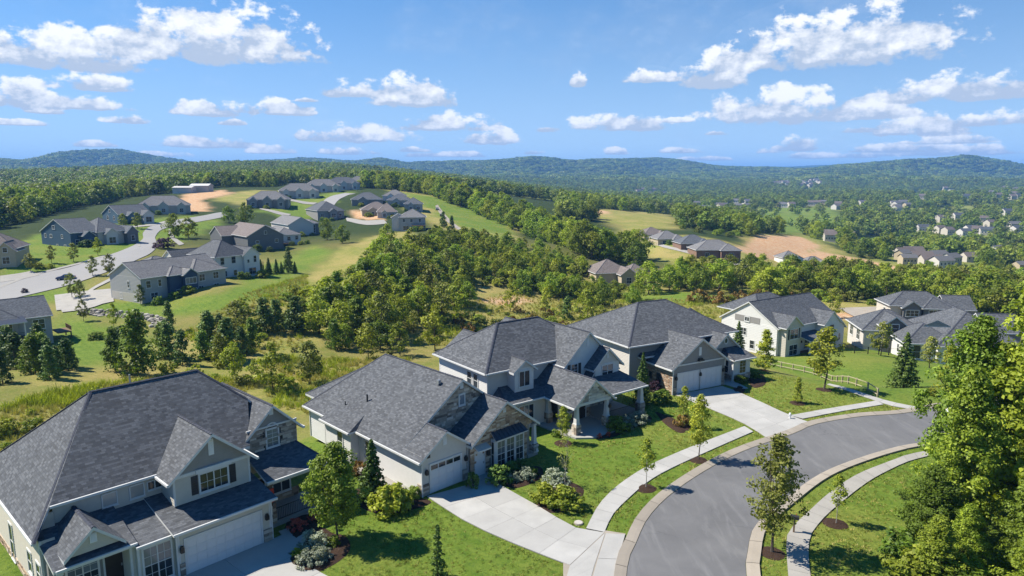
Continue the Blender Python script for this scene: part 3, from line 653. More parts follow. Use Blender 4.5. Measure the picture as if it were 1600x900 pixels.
def HL(h, a, b):
    c, s = math.cos(h['ang']), math.sin(h['ang']); return Vector((h['o'].x + a * c - b * s, h['o'].y + a * s + b * c))
drive([HL(H1, -0.7, -0.05), HL(H1, -1.0, -9), HL(H1, -2.5, -20)], [HL(H1, 5.1, -0.05), HL(H1, 5.9, -9), HL(H1, 8, -20)], 8, 2)
hw = [HL(H1, *q) for q in [(5.12, -0.05), (5.15, -2.3), (6.2, -2.6), (7.3, -2.2), (7.9, -1.2), (8.1, 0.4), (6.3, 0.6), (6.2, 0)]]
sheet('garden_path', [tuple(p) for p in hw], 0.085, 'concrete_white', 1.5, thick=0.08, kind='structure')
sheet('garden_path', [tuple(HL(H3, *q)) for q in [(-1.3, 4.8), (-1.2, 2.2), (-0.7, -0.6), (0.6, -1.5), (3.4, -1.6), (4.2, -0.4), (4.4, 4.5)]], 0.16, 'concrete_white', 1.5, thick=0.16, kind='structure')
sheet('garden_path', [tuple(HL(H2, *q)) for q in [(4.3, 0.9), (4.3, -1.6), (5.6, -2.0), (7.2, -0.9), (7.0, 0.9)]], 0.085, 'concrete_white', 1.5, thick=0.08, kind='structure')
sheet('garden_path', [tuple(HL(H4, *q)) for q in [(7.2, 0.2), (7.4, -2.2), (8.4, -2.4), (8.8, -0.8), (8.9, 1.2), (7.4, 1.4)]], 0.085, 'concrete_white', 1.5, thick=0.08, kind='structure')

def bed(pts, h=0.10):
    """a low mound of bark mulch"""
    pts = [tuple(p) for p in smooth_line([Vector(p) for p in pts] + [Vector(pts[0])], 0.4)[:-1]]
    PAVED.append(pts); o = sheet('mulch_bed', pts, 0.0, 'mulch', 0.35, kind='structure'); me = o.data
    n = len(me.vertices); co = np.empty(n * 3, np.float32); me.vertices.foreach_get('co', co); co = co.reshape(-1, 3)
    d = poly_dist(co[:, 0], co[:, 1], pts); co[:, 2] += 0.012 + h * np.clip(d / 0.5, 0, 1) ** 0.6 + 0.05 * fbm(co[:, 0] * 5, co[:, 1] * 5, 2, 9) * np.clip(d / 0.3, 0, 1)
    me.vertices.foreach_set('co', co.ravel()); me.update()
def ring(p, r): bed([(p.x + r * math.cos(t) * random.uniform(0.9, 1.1), p.y + r * math.sin(t) * random.uniform(0.9, 1.1)) for t in [k * math.pi / 5 for k in range(10)]])
bed(W([z8(*q) for q in [(100,722),(150,640),(260,592),(330,630),(400,640),(440,700),(420,760),(330,830),(180,890),(60,860),(20,802)]]))
bed(W([z8(*q) for q in [(30,560),(110,500),(200,520),(260,590),(160,640),(100,690),(20,630)]]))
bed(W([z8(*q) for q in [(470,350),(480,440),(600,500),(720,505),(860,470),(960,430),(900,405),(820,400),(700,350),(560,300)]]))
bed(W([z7(*q) for q in [(360,330),(450,300),(540,290),(555,330),(500,365),(420,380)]])); bed(W([z7(*q) for q in [(590,365),(650,350),(725,385),(700,440),(640,480),(560,480),(520,450),(560,420)]]))
bed(W([z7(*q) for q in [(770,178),(850,168),(930,132),(985,112),(960,100),(880,110),(830,140)]])); bed(W([z7(*q) for q in [(1020,60),(1100,90),(1150,140),(1120,150),(1060,110)]]))
bed(W([z6(*q) for q in [(245,30),(275,5),(310,15),(300,40),(262,46)]])); bed(W([(1165,592),(1172,578),(1192,584),(1196,600),(1178,606)]))
for q in [(1009,763),(1091,719),(1206,864),(1306,819),(1246,630),(1287,609),(1195,579),(880,693),(1068,668)]: ring(G0(*q) if q[1] > 640 else P(*q), 0.85)
bed([HL(H3, *q) for q in [(4.6, -0.9), (8.5, -1.4), (9.5, -0.2), (9.2, 2), (8.2, 1.2), (5.0, 0.2)]])

for h_, q in ((H1, [(-7, -0.1), (10.7, -0.1), (10.7, 16), (-7, 16)]), (H2, [(-1.2, -0.6), (12.2, -0.6), (12.2, 21), (-1.2, 21)]), (H3, [(-5.7, -0.5), (9.6, -0.5), (9.6, 18), (-5.7, 18)]), (H4, [(-3.6, -0.1), (12.6, -0.1), (12.6, 16), (-3.6, 16)]), (H1, [(5, -2.7), (8.1, -2.4), (8.1, 0.5), (5, 0.5)]), (H2, [(4.3, -2.0), (7.2, -1.5), (7.2, 0.5), (4.3, 0.5)]), (H3, [(-1.3, -1.6), (4.4, -1.6), (4.4, 5), (-1.3, 5)]), (H4, [(7, -2.4), (8.9, -2.4), (8.9, 1), (7, 1)])): PAVED.append([tuple(HL(h_, *p)) for p in q])

# ------------------------------------------------------------------ houses
class House:
    """local frame: a along the front (x), b into the house (y), front looks towards -b"""
    def __init__(s, name, o, ang, label, roof='shingle_charcoal', cat='house', group=None):
        s.root = ob(name, None, None, o, ang, label=label, cat=cat, group=group); s.roofmat = roof; s.caps = []; s.cache = {}
    # points on a face of the house: face, plane c, along u, height z, d proud of it
    @staticmethod
    def fp(face, c, u, z, d):
        return {'front': (u, c - d, z), 'back': (u, c + d, z), 'left': (c - d, u, z), 'right': (c + d, u, z)}[face]
    def fbox(s, mb, face, c, u0, u1, z0, z1, d0, d1, mi=0, tone=0.5):
        q = [s.fp(face, c, u, z, d) for (u, z, d) in ((u0, z0, d0), (u1, z0, d0), (u1, z0, d1), (u0, z0, d1), (u0, z1, d0), (u1, z1, d0), (u1, z1, d1), (u0, z1, d1))]
        mb.hexa(q if face in ('back', 'left') else [q[1], q[0], q[3], q[2], q[5], q[4], q[7], q[6]], mi, tone)
    def quad(s, mb, face, c, u0, u1, z0, z1, d, mi=0, t0=None):
        q = [s.fp(face, c, u0, z0, d), s.fp(face, c, u1, z0, d), s.fp(face, c, u1, z1, d), s.fp(face, c, u0, z1, d)]
        mb.face(q if face in ('front', 'right') else q[::-1], mi)
    def clad(s, mb, face, c, u0, u1, z0, z1, top=None, lap=0.17, plain_=False):
        """weatherboards: every board a strip of its own, leaning out at its lower edge; top(z) narrows it under a gable"""
        z = z0
        while z < z1 - 1e-3:
            zn = min(z1, z + (lap if not plain_ else (z1 - z0 if top is None else 0.3))); a0, a1 = (u0, u1) if top is None else top(z); b0, b1 = (u0, u1) if top is None else top(zn)
            dd = 0.0 if plain_ else 0.03
            q = [s.fp(face, c, a0, z, dd), s.fp(face, c, a1, z, dd), s.fp(face, c, b1, zn, 0.004), s.fp(face, c, b0, zn, 0.004)]
            mb.face(q if face in ('front', 'right') else q[::-1])
            if dd:
                q = [s.fp(face, c, a0, z, 0.0), s.fp(face, c, a1, z, 0.0), s.fp(face, c, a1, z, dd), s.fp(face, c, a0, z, dd)]
                mb.face(q if face in ('front', 'right') else q[::-1])
            z = zn
    def walls(s, a0, a1, b0, b1, z0, z1, mat, faces='flrb', lap=0.17, plain_=False, name='wall', label=None):
        mb = MB()
        if 'f' in faces: s.clad(mb, 'front', b0, a0, a1, z0, z1, None, lap, plain_)
        if 'b' in faces: s.clad(mb, 'back', b1, a0, a1, z0, z1, None, lap, plain_)
        if 'l' in faces: s.clad(mb, 'left', a0, b0, b1, z0, z1, None, lap, plain_)
        if 'r' in faces: s.clad(mb, 'right', a1, b0, b1, z0, z1, None, lap, plain_)
        o = mb.build(name, mat, s.root); 
        if label: o['label'] = label
        if lap >= 0.3 or plain_: return o
        # corner boards
        for (a, b, sa, sb) in ((a0, b0, 1, 1), (a1, b0, -1, 1), (a0, b1, 1, -1), (a1, b1, -1, -1)):
            if ('l' not in faces and a == a0) or ('r' not in faces and a == a1) or ('f' not in faces and b == b0) or ('b' not in faces and b == b1): continue
            cb = MB(); cb.box(min(a - sa * 0.035, a + sa * 0.09), max(a - sa * 0.035, a + sa * 0.09), min(b - sb * 0.035, b + sb * 0.09), max(b - sb * 0.035, b + sb * 0.09), z0, z1 - 0.02); cb.build('corner_board', 'trim', o)
        return o
    def gable_wall(s, face, c, u0, u1, z0, zpeak, mat, plain_=False, name='gable', lap=0.17):
        um = (u0 + u1) / 2; mb = MB(); k = (zpeak - z0)
        s.clad(mb, face, c, u0, u1, z0, zpeak - 0.02, lambda z: (u0 + (um - u0) * (z - z0) / k, u1 - (u1 - um) * (z - z0) / k), lap, plain_)
        return mb.build(name, mat, s.root)
    def plane(s, mb, pts, t=0.20, eave=None):
        """one roof slope: shingles on top, white boards round the edge"""
        v = [Vector(p) for p in pts]; n = (v[1] - v[0]).cross(v[2] - v[0])
        if n.length < 1e-6 and len(v) > 3: n = (v[2] - v[0]).cross(v[3] - v[0])
        if n.z < 0: v.reverse(); n = -n
        n.normalize(); h = Vector((0, 0, 1)).cross(n)
        h = h.normalized() if h.length > 1e-4 else Vector((1, 0, 0)); sl = n.cross(h)
        mb.face(v, 0, [(p.dot(h), p.dot(sl)) for p in v]); low = [p - Vector((0, 0, t)) for p in v]; mb.face(low[::-1], 1)
        for i in range(len(v)):
            j = (i + 1) % len(v); mb.face([v[i], low[i], low[j], v[j]], 1)
    def cap(s, p, q, w=0.16, lift=0.03, host=None):
        s.caps.append((Vector(p), Vector(q)))
    def flush_caps(s, roof):
        mb = MB()
        for p, q in s.caps:
            d = (q - p); L = d.length
            if L < 0.2: continue
            d.normalize(); side = d.cross(Vector((0, 0, 1))).normalized() * 0.125; n = max(1, int(L / 0.32))
            for i in range(n):     # overlapping cap shingles
                a = p + d * (L * i / n); b = p + d * (L * (i + 1) / n + 0.03); up = Vector((0, 0, 0.045)); up2 = Vector((0, 0, 0.025)); dn = Vector((0, 0, -0.055)); tn = random.uniform(0.2, 0.8)
                mb.face([a + up, b + up2, b + side + dn + up2, a + side + dn + up], 0, None, tn); mb.face([b + up2, a + up, a - side + dn + up, b - side + dn + up2], 0, None, tn)
        s.caps = []; mb.build('ridge_cap', 'ridge', roof, tone=True)
    def gutter(s, p, q, roof):
        p = Vector(p); q = Vector(q); d = (q - p).normalized(); o = Vector((d.y, -d.x, 0)) * 0.06; mb = MB()
        z0, z1 = Vector((0, 0, -0.15)), Vector((0, 0, -0.01))
        mb.hexa([p - o + z0, q - o + z0, q + o + z0, p + o + z0, p - o + z1, q - o + z1, q + o + z1, p + o + z1]); mb.build('gutter', 'trim', roof)
    def gable_roof(s, a0, a1, b0, b1, ze, pitch, axis='b', over=0.4, rake=0.3, mat=None, wall=None, ends='fb', plain_=False, t=0.2, name='roof', hipback=False, gut=True, bands=True):
        """ridge along a or b; walls of the gable ends filled in"""
        mb = MB()
        if axis == 'b':
            am = (a0 + a1) / 2; zr = ze + pitch * (am - a0); f0 = b0 - (rake if 'f' in ends else 0); f1 = b1 + (rake if 'b' in ends else 0)
            zl = ze - pitch * over; fr = f1
            if hipback: fr = b1 - (am - a0)
            L = [(a0 - over, f0, zl), (am, f0, zr), (am, fr, zr), (a0 - over, f1 if not hipback else b1 + over, zl)]; Rr = [(a1 + over, f0, zl), (am, f0, zr), (am, fr, zr), (a1 + over, f1 if not hipback else b1 + over, zl)]
            s.plane(mb, L, t); s.plane(mb, Rr, t)
            if hipback:
                s.plane(mb, [(a0 - over, b1 + over, zl), (am, fr, zr), (a1 + over, b1 + over, zl)], t); s.cap((a0 - over, b1 + over, zl), (am, fr, zr)); s.cap((a1 + over, b1 + over, zl), (am, fr, zr))
            s.cap((am, f0, zr), (am, fr, zr))
            g = [((a0 - over - .05, f0, zl), (a0 - over - .05, f1, zl)), ((a1 + over + .05, f0, zl), (a1 + over + .05, f1, zl))]
        else:
            bm_ = (b0 + b1) / 2; zr = ze + pitch * (bm_ - b0); f0 = a0 - (rake if 'l' in ends else 0); f1 = a1 + (rake if 'r' in ends else 0); zl = ze - pitch * over
            s.plane(mb, [(f0, b0 - over, zl), (f0, bm_, zr), (f1, bm_, zr), (f1, b0 - over, zl)], t); s.plane(mb, [(f0, b1 + over, zl), (f0, bm_, zr), (f1, bm_, zr), (f1, b1 + over, zl)], t)
            s.cap((f0, bm_, zr), (f1, bm_, zr))
            g = [((f0, b0 - over - .05, zl), (f1, b0 - over - .05, zl))]
        o = mb.build(name, [mat or s.roofmat, 'trim'], s.root, uv=True); s.flush_caps(o)
        if gut:
            for p, q in g: s.gutter(p, q, o)
        if wall:
            if axis == 'b':
                if 'f' in ends: s.gable_wall('front', b0, a0, a1, ze - t - 0.02, zr - t, wall, plain_)
                if 'b' in ends and not hipback: s.gable_wall('back', b1, a0, a1, ze - t - 0.02, zr - t, wall, plain_)
            else:
                if 'l' in ends: s.gable_wall('left', a0, b0, b1, ze - t - 0.02, zr - t, wall, plain_)
                if 'r' in ends: s.gable_wall('right', a1, b0, b1, ze - t - 0.02, zr - t, wall, plain_)
        return o
    def hip_roof(s, a0, a1, b0, b1, ze, pitch, over=0.4, mat=None, axis='a', t=0.2, left=True, right=True, name='roof', pl=None, gut=True):
        """ridge along a (or b); each end hipped or, if not, a gable"""
        mb = MB(); A0, A1, B0, B1 = a0 - over, a1 + over, b0 - over, b1 + over; zl = ze - pitch * over
        if axis == 'a':
            h = (B1 - B0) / 2; zr = zl + pitch * h; bm_ = (B0 + B1) / 2; e = h * (pitch / pl if pl else 1.0)
            r0 = A0 + (e if left else 0); r1 = A1 - (e if right else 0)
            if r0 > r1: r0 = r1 = (r0 + r1) / 2
            s.plane(mb, [(A0, B0, zl), (A1, B0, zl), (r1, bm_, zr), (r0, bm_, zr)], t); s.plane(mb, [(A1, B1, zl), (A0, B1, zl), (r0, bm_, zr), (r1, bm_, zr)], t)
            s.cap((r0, bm_, zr), (r1, bm_, zr))
            if left: s.plane(mb, [(A0, B1, zl), (A0, B0, zl), (r0, bm_, zr)], t); s.cap((A0, B0, zl), (r0, bm_, zr)); s.cap((A0, B1, zl), (r0, bm_, zr))
            if right: s.plane(mb, [(A1, B0, zl), (A1, B1, zl), (r1, bm_, zr)], t); s.cap((A1, B0, zl), (r1, bm_, zr)); s.cap((A1, B1, zl), (r1, bm_, zr))
        else:
            h = (A1 - A0) / 2; zr = zl + pitch * h; am = (A0 + A1) / 2; r0 = B0 + (h if left else 0); r1 = B1 - (h if right else 0)
            if r0 > r1: r0 = r1 = (r0 + r1) / 2
            s.plane(mb, [(A0, B1, zl), (A0, B0, zl), (am, r0, zr), (am, r1, zr)], t); s.plane(mb, [(A1, B0, zl), (A1, B1, zl), (am, r1, zr), (am, r0, zr)], t)
            s.cap((am, r0, zr), (am, r1, zr))
            if left: s.plane(mb, [(A0, B0, zl), (A1, B0, zl), (am, r0, zr)], t); s.cap((A0, B0, zl), (am, r0, zr)); s.cap((A1, B0, zl), (am, r0, zr))
            if right: s.plane(mb, [(A1, B1, zl), (A0, B1, zl), (am, r1, zr)], t); s.cap((A0, B1, zl), (am, r1, zr)); s.cap((A1, B1, zl), (am, r1, zr))
        o = mb.build(name, [mat or s.roofmat, 'trim'], s.root, uv=True); s.flush_caps(o)
        if gut:
            for p, q in (((A0, B0 - .05, zl), (A1, B0 - .05, zl)), ((A0 - .05, B0, zl), (A0 - .05, B1, zl)), ((A1 + .05, B0, zl), (A1 + .05, B1, zl))): s.gutter(p, q, o)
        return o
    def poly_roof(s, polys, mat=None, t=0.16, name='roof', caps=(), gut=()):
        mb = MB()
        for p in polys: s.plane(mb, p, t)
        o = mb.build(name, [mat or s.roofmat, 'trim'], s.root, uv=True)
        for c in caps: s.cap(*c)
        s.flush_caps(o)
        for g in gut: s.gutter(*g, o)
        return o
    # ---- openings and trim
    def window(s, face, c, u, z, w, h, cols=1, rows=2, muntin=0, shutters=None, gl='glass', arch=False, trim=0.11, frame='trim', label=None):
        """u, z: middle of the sill line; panes are sub-parts"""
        mb = MB(); x0, x1, y0, y1 = u - w / 2, u + w / 2, z, z + h
        s.fbox(mb, face, c, x0 - trim, x0, y0 - trim, y1 + trim, 0.0, 0.07); s.fbox(mb, face, c, x1, x1 + trim, y0 - trim, y1 + trim, 0.0, 0.07)
        s.fbox(mb, face, c, x0, x1, y1, y1 + trim * 1.2, 0.0, 0.075); s.fbox(mb, face, c, x0 - trim - 0.03, x1 + trim + 0.03, y0 - trim - 0.05, y0 - trim, 0.0, 0.11); s.fbox(mb, face, c, x0, x1, y0 - trim, y0, 0.0, 0.07)
        for i in range(1, cols): s.fbox(mb, face, c, x0 + w * i / cols - 0.035, x0 + w * i / cols + 0.035, y0, y1, 0.0, 0.06)
        for i in range(1, rows): s.fbox(mb, face, c, x0, x1, y0 + h * i / rows - 0.025, y0 + h * i / rows + 0.025, 0.0, 0.055)
        if muntin:
            for i in range(cols):
                for k in range(1, muntin): uu = x0 + w * (i + k / muntin) / cols; s.fbox(mb, face, c, uu - 0.012, uu + 0.012, y0, y1, 0.0, 0.05)
            for k in range(1, rows * 2):
                if k % 2: s.fbox(mb, face, c, x0, x1, y0 + h * k / (rows * 2) - 0.012, y0 + h * k / (rows * 2) + 0.012, 0.0, 0.05)
        if arch:
            n = 12; um = u
            for k in range(n):
                t0, t1 = math.pi * k / n, math.pi * (k + 1) / n; r0, r1 = w / 2, w / 2 + trim
                P_ = [s.fp(face, c, um + r * math.cos(t), y1 + r * math.sin(t), d) for (r, t, d) in ((r0, t0, .0), (r1, t0, .0), (r1, t1, .0), (r0, t1, .0), (r0, t0, .07), (r1, t0, .07), (r1, t1, .07), (r0, t1, .07))]
                mb.hexa(P_)
        o = mb.build('window', frame, s.root)
        if label: o['label'] = label
        for i in range(cols):
            for k in range(rows):
                g = MB(); s.quad(g, face, c, x0 + w * i / cols, x0 + w * (i + 1) / cols, y0 + h * k / rows, y0 + h * (k + 1) / rows, 0.038); g.build('pane', gl if not isinstance(gl, (list, tuple)) else gl[(i * rows + k) % len(gl)], o)
        if arch:
            g = MB(); pts = [s.fp(face, c, u + w / 2 * math.cos(math.pi * k / 12), y1 + w / 2 * math.sin(math.pi * k / 12), 0.04) for k in range(13)]; g.face(pts if face in ('front', 'right') else pts[::-1]); g.build('pane', 'glass', o)
        if shutters:
            for sd in (-1, 1):
                m_ = MB(); sw = shutters; e = x0 - trim - 0.04 - sw if sd < 0 else x1 + trim + 0.04
                s.fbox(m_, face, c, e, e + sw, y0 - 0.05, y1 + 0.05, 0.0, 0.05)
                n = max(3, int(h / 0.16))
                for k in range(n): s.fbox(m_, face, c, e + 0.05, e + sw - 0.05, y0 + h * (k + 0.15) / n, y0 + h * (k + 0.75) / n, 0.05, 0.07)
                m_.build('shutter', 'shutter', s.root)
        return o
    def garage(s, face, c, u0, u1, z0, z1, rows=4, cols=8, lights=False, mat='door_white'):
        mb = MB(); t = 0.13
        s.fbox(mb, face, c, u0 - t, u0, z0, z1 + t, 0.0, 0.08); s.fbox(mb, face, c, u1, u1 + t, z0, z1 + t, 0.0, 0.08); s.fbox(mb, face, c, u0, u1, z1, z1 + t, 0.0, 0.085)
        s.fbox(mb, face, c, u0, u1, z0, z1, -0.02, 0.034)
        o = mb.build('garage_door', 'trim', s.root); w = (u1 - u0) / cols; h = (z1 - z0) / rows
        for r_ in range(rows):
            for k in range(cols):
                p = MB(); a, b, e, f = u0 + w * k + 0.012, u0 + w * (k + 1) - 0.012, z0 + h * r_ + 0.010, z0 + h * (r_ + 1) - 0.010
                if lights and r_ == rows - 1: s.fbox(p, face, c, a + 0.04, b - 0.04, e + h * .25, f - 0.06, 0.034, 0.05); p.build('pane', 'glass', o); continue
                s.fbox(p, face, c, a, b, e, f, 0.034, 0.052); s.fbox(p, face, c, a + 0.09, b - 0.09, e + 0.09, f - 0.09, 0.052, 0.066); p.build('panel', mat, o)
        return o
    def stone(s, face, c, u0, u1, z0, z1, mat='stone_warm', top=None, name='stone_veneer', big=1.0, d=0.05, holes=()):
        """coursed stones, each a block of its own depth; too many and too small to be parts"""
        mb = MB(); rnd = random.Random(int(abs(u0 * 31 + z0 * 17 + c * 7) * 10)); s.quad_back(mb, face, c, u0, u1, z0, z1, top)
        z = z0
        while z < z1 - 0.05:
            h = min(rnd.uniform(0.11, 0.27) * big, z1 - z); e0, e1 = (u0, u1) if top is None else top(z + h)
            u = e0
            while u < e1 - 0.04:
                w = min(rnd.uniform(0.22, 0.75) * big, e1 - u)
                mid = (u + w / 2, z + h / 2)
                if not any(q[0] < mid[0] < q[1] and q[2] < mid[1] < q[3] for q in holes):
                    s.fbox(mb, face, c, u + 0.008, u + w - 0.008, z + 0.008, z + h - 0.008, 0.0, d + rnd.uniform(-0.02, 0.035), 1, min(1, max(0, rnd.gauss(0.5, 0.26))))
                u += w
            z += h
        return mb.build(name, ['mortar', mat], s.root, tone=True, kind='stuff')
    def quad_back(s, mb, face, c, u0, u1, z0, z1, top):
        if top is None: s.quad(mb, face, c, u0, u1, z0, z1, 0.008)
        else:
            a0, a1 = top(z0); b0, b1 = top(z1); q = [s.fp(face, c, a0, z0, .008), s.fp(face, c, a1, z0, .008), s.fp(face, c, b1, z1, .008), s.fp(face, c, b0, z1, .008)]; mb.face(q if face in ('front', 'right') else q[::-1])
    def band(s, face, c, u0, u1, z0, z1, mat='trim', d=0.06, name='trim_board'):
        mb = MB(); s.fbox(mb, face, c, u0, u1, z0, z1, 0.0, d); return mb.build(name, mat, s.root)
    def louver(s, face, c, u, z, w=0.45, h=0.75):
        mb = MB(); s.fbox(mb, face, c, u - w / 2, u + w / 2, z, z + h, 0.0, 0.05)
        for k in range(6): s.fbox(mb, face, c, u - w / 2 + 0.06, u + w / 2 - 0.06, z + h * (0.08 + 0.15 * k), z + h * (0.16 + 0.15 * k), 0.05, 0.075)
        mb.build('gable_vent', 'louver', s.root)
    def lantern(s, face, c, u, z):
        mb = MB(); s.fbox(mb, face, c, u - 0.06, u + 0.06, z, z + 0.22, 0.0, 0.05); s.fbox(mb, face, c, u - 0.11, u + 0.11, z - 0.05, z + 0.25, 0.08, 0.28); s.fbox(mb, face, c, u - 0.07, u + 0.07, z + 0.25, z + 0.36, 0.1, 0.26); s.fbox(mb, face, c, u - 0.02, u + 0.02, z + 0.2, z + 0.24, 0.0, 0.1)
        mb.build('wall_lantern', 'black_metal', s.root)
    def column(s, a, b, z0, z1, w=0.42, base=1.0, bmat='stone_grey', mat='trim'):
        mb = MB(); zb = z0 + base; w0, w1 = w / 2, w * 0.34
        q = [(a + sx * w0, b + sy * w0, zb + 0.1) for sx, sy in ((-1, -1), (1, -1), (1, 1), (-1, 1))] + [(a + sx * w1, b + sy * w1, z1 - 0.12) for sx, sy in ((-1, -1), (1, -1), (1, 1), (-1, 1))]
        mb.hexa(q); mb.box(a - w0 - .05, a + w0 + .05, b - w0 - .05, b + w0 + .05, zb + 0.0, zb + 0.1); mb.box(a - w0, a + w0, b - w0, b + w0, z1 - 0.12, z1)
        o = mb.build('column', mat, s.root)
        if base:
            m_ = MB(); rnd = random.Random(int(a * 10 + b * 100)); z = z0; bw = w0 + 0.10
            while z < zb - 0.02:
                h = min(rnd.uniform(0.14, 0.24), zb - z)
                for (x0, x1, y0, y1) in ((-bw, 0, -bw, 0), (0, bw, -bw, 0), (-bw, 0, 0, bw), (0, bw, 0, bw)):
                    j = rnd.uniform(-.02, .03); m_.box(a + x0 - (j if x0 else 0) + .006, a + x1 + (j if x1 else 0) - .006, b + y0 - (j if y0 else 0) + .006, b + y1 + (j if y1 else 0) - .006, z + .005, z + h - .005, 0, rnd.random())
                z += h
            m_.build('stone_base', bmat, o, tone=True, kind='stuff')
        return o
    def downspout(s, a, b, z0, z1):
        mb = MB(); mb.box(a - 0.045, a + 0.045, b - 0.04, b + 0.04, z0, z1); mb.build('downspout', 'trim', s.root)
    def door(s, face, c, u, z, w=0.95, h=2.1, mat='door_dark'):
        mb = MB(); s.fbox(mb, face, c, u - w / 2 - .1, u - w / 2, z, z + h + .1, 0, .08); s.fbox(mb, face, c, u + w / 2, u + w / 2 + .1, z, z + h + .1, 0, .08); s.fbox(mb, face, c, u - w / 2, u + w / 2, z + h, z + h + .1, 0, .08)
        s.fbox(mb, face, c, u - w / 2, u + w / 2, z, z + h, 0, 0.045, 1); o = mb.build('door', ['trim', mat], s.root)
        k = MB(); s.fbox(k, face, c, u + w / 2 - .12, u + w / 2 - .05, z + 0.95, z + 1.1, .045, .1); k.build('handle', 'grey_metal', o); return o
    def floor(s, a0, a1, b0, b1, z0, z1, mat='concrete_walk', name='porch_floor'):
        mb = MB(); mb.box(a0, a1, b0, b1, z0, z1); return mb.build(name, mat, s.root)
    def beam(s, a0, a1, b0, b1, z0, z1, mat='trim', name='porch_beam'):
        mb = MB(); mb.box(a0, a1, b0, b1, z0, z1); return mb.build(name, mat, s.root)
    def pipe(s, a, b, z0, z1, r=0.06, mat='black_metal'):
        mb = MB(); mb.tube((a, b, z0), (a, b, z1), r, r, 8); mb.build('vent_pipe', mat, s.root, smooth=False)
    def box_vent(s, a, b, z, w=0.35):
        mb = MB(); mb.hexa([(a - w/2, b - w/2, z - .15), (a + w/2, b - w/2, z - .15), (a + w/2, b + w/2, z - .15), (a - w/2, b + w/2, z - .15), (a - w*.4, b - w*.4, z + .16), (a + w*.4, b - w*.4, z + .16), (a + w*.4, b + w*.4, z + .16), (a - w*.4, b + w*.4, z + .16)])
        mb.build('roof_vent', 'grey_metal', s.root)
    def rail(s, p, q, z, h=0.95, mat='black_metal'):
        p = Vector((*p, z)); q = Vector((*q, z)); d = q - p; L = d.length; d.normalize(); mb = MB(); side = Vector((d.y, -d.x, 0)) * 0.02
        for zz in (0.1, h): mb.hexa([p - side + Vector((0, 0, zz - .025)), q - side + Vector((0, 0, zz - .025)), q + side + Vector((0, 0, zz - .025)), p + side + Vector((0, 0, zz - .025)), p - side + Vector((0, 0, zz + .025)), q - side + Vector((0, 0, zz + .025)), q + side + Vector((0, 0, zz + .025)), p + side + Vector((0, 0, zz + .025))])
        n = max(2, int(L / 0.13))
        for i in range(n + 1):
            c = p + d * L * i / n; mb.box(c.x - .012, c.x + .012, c.y - .012, c.y + .012, z + .1, z + h)
        mb.build('porch_railing', mat, s.root)

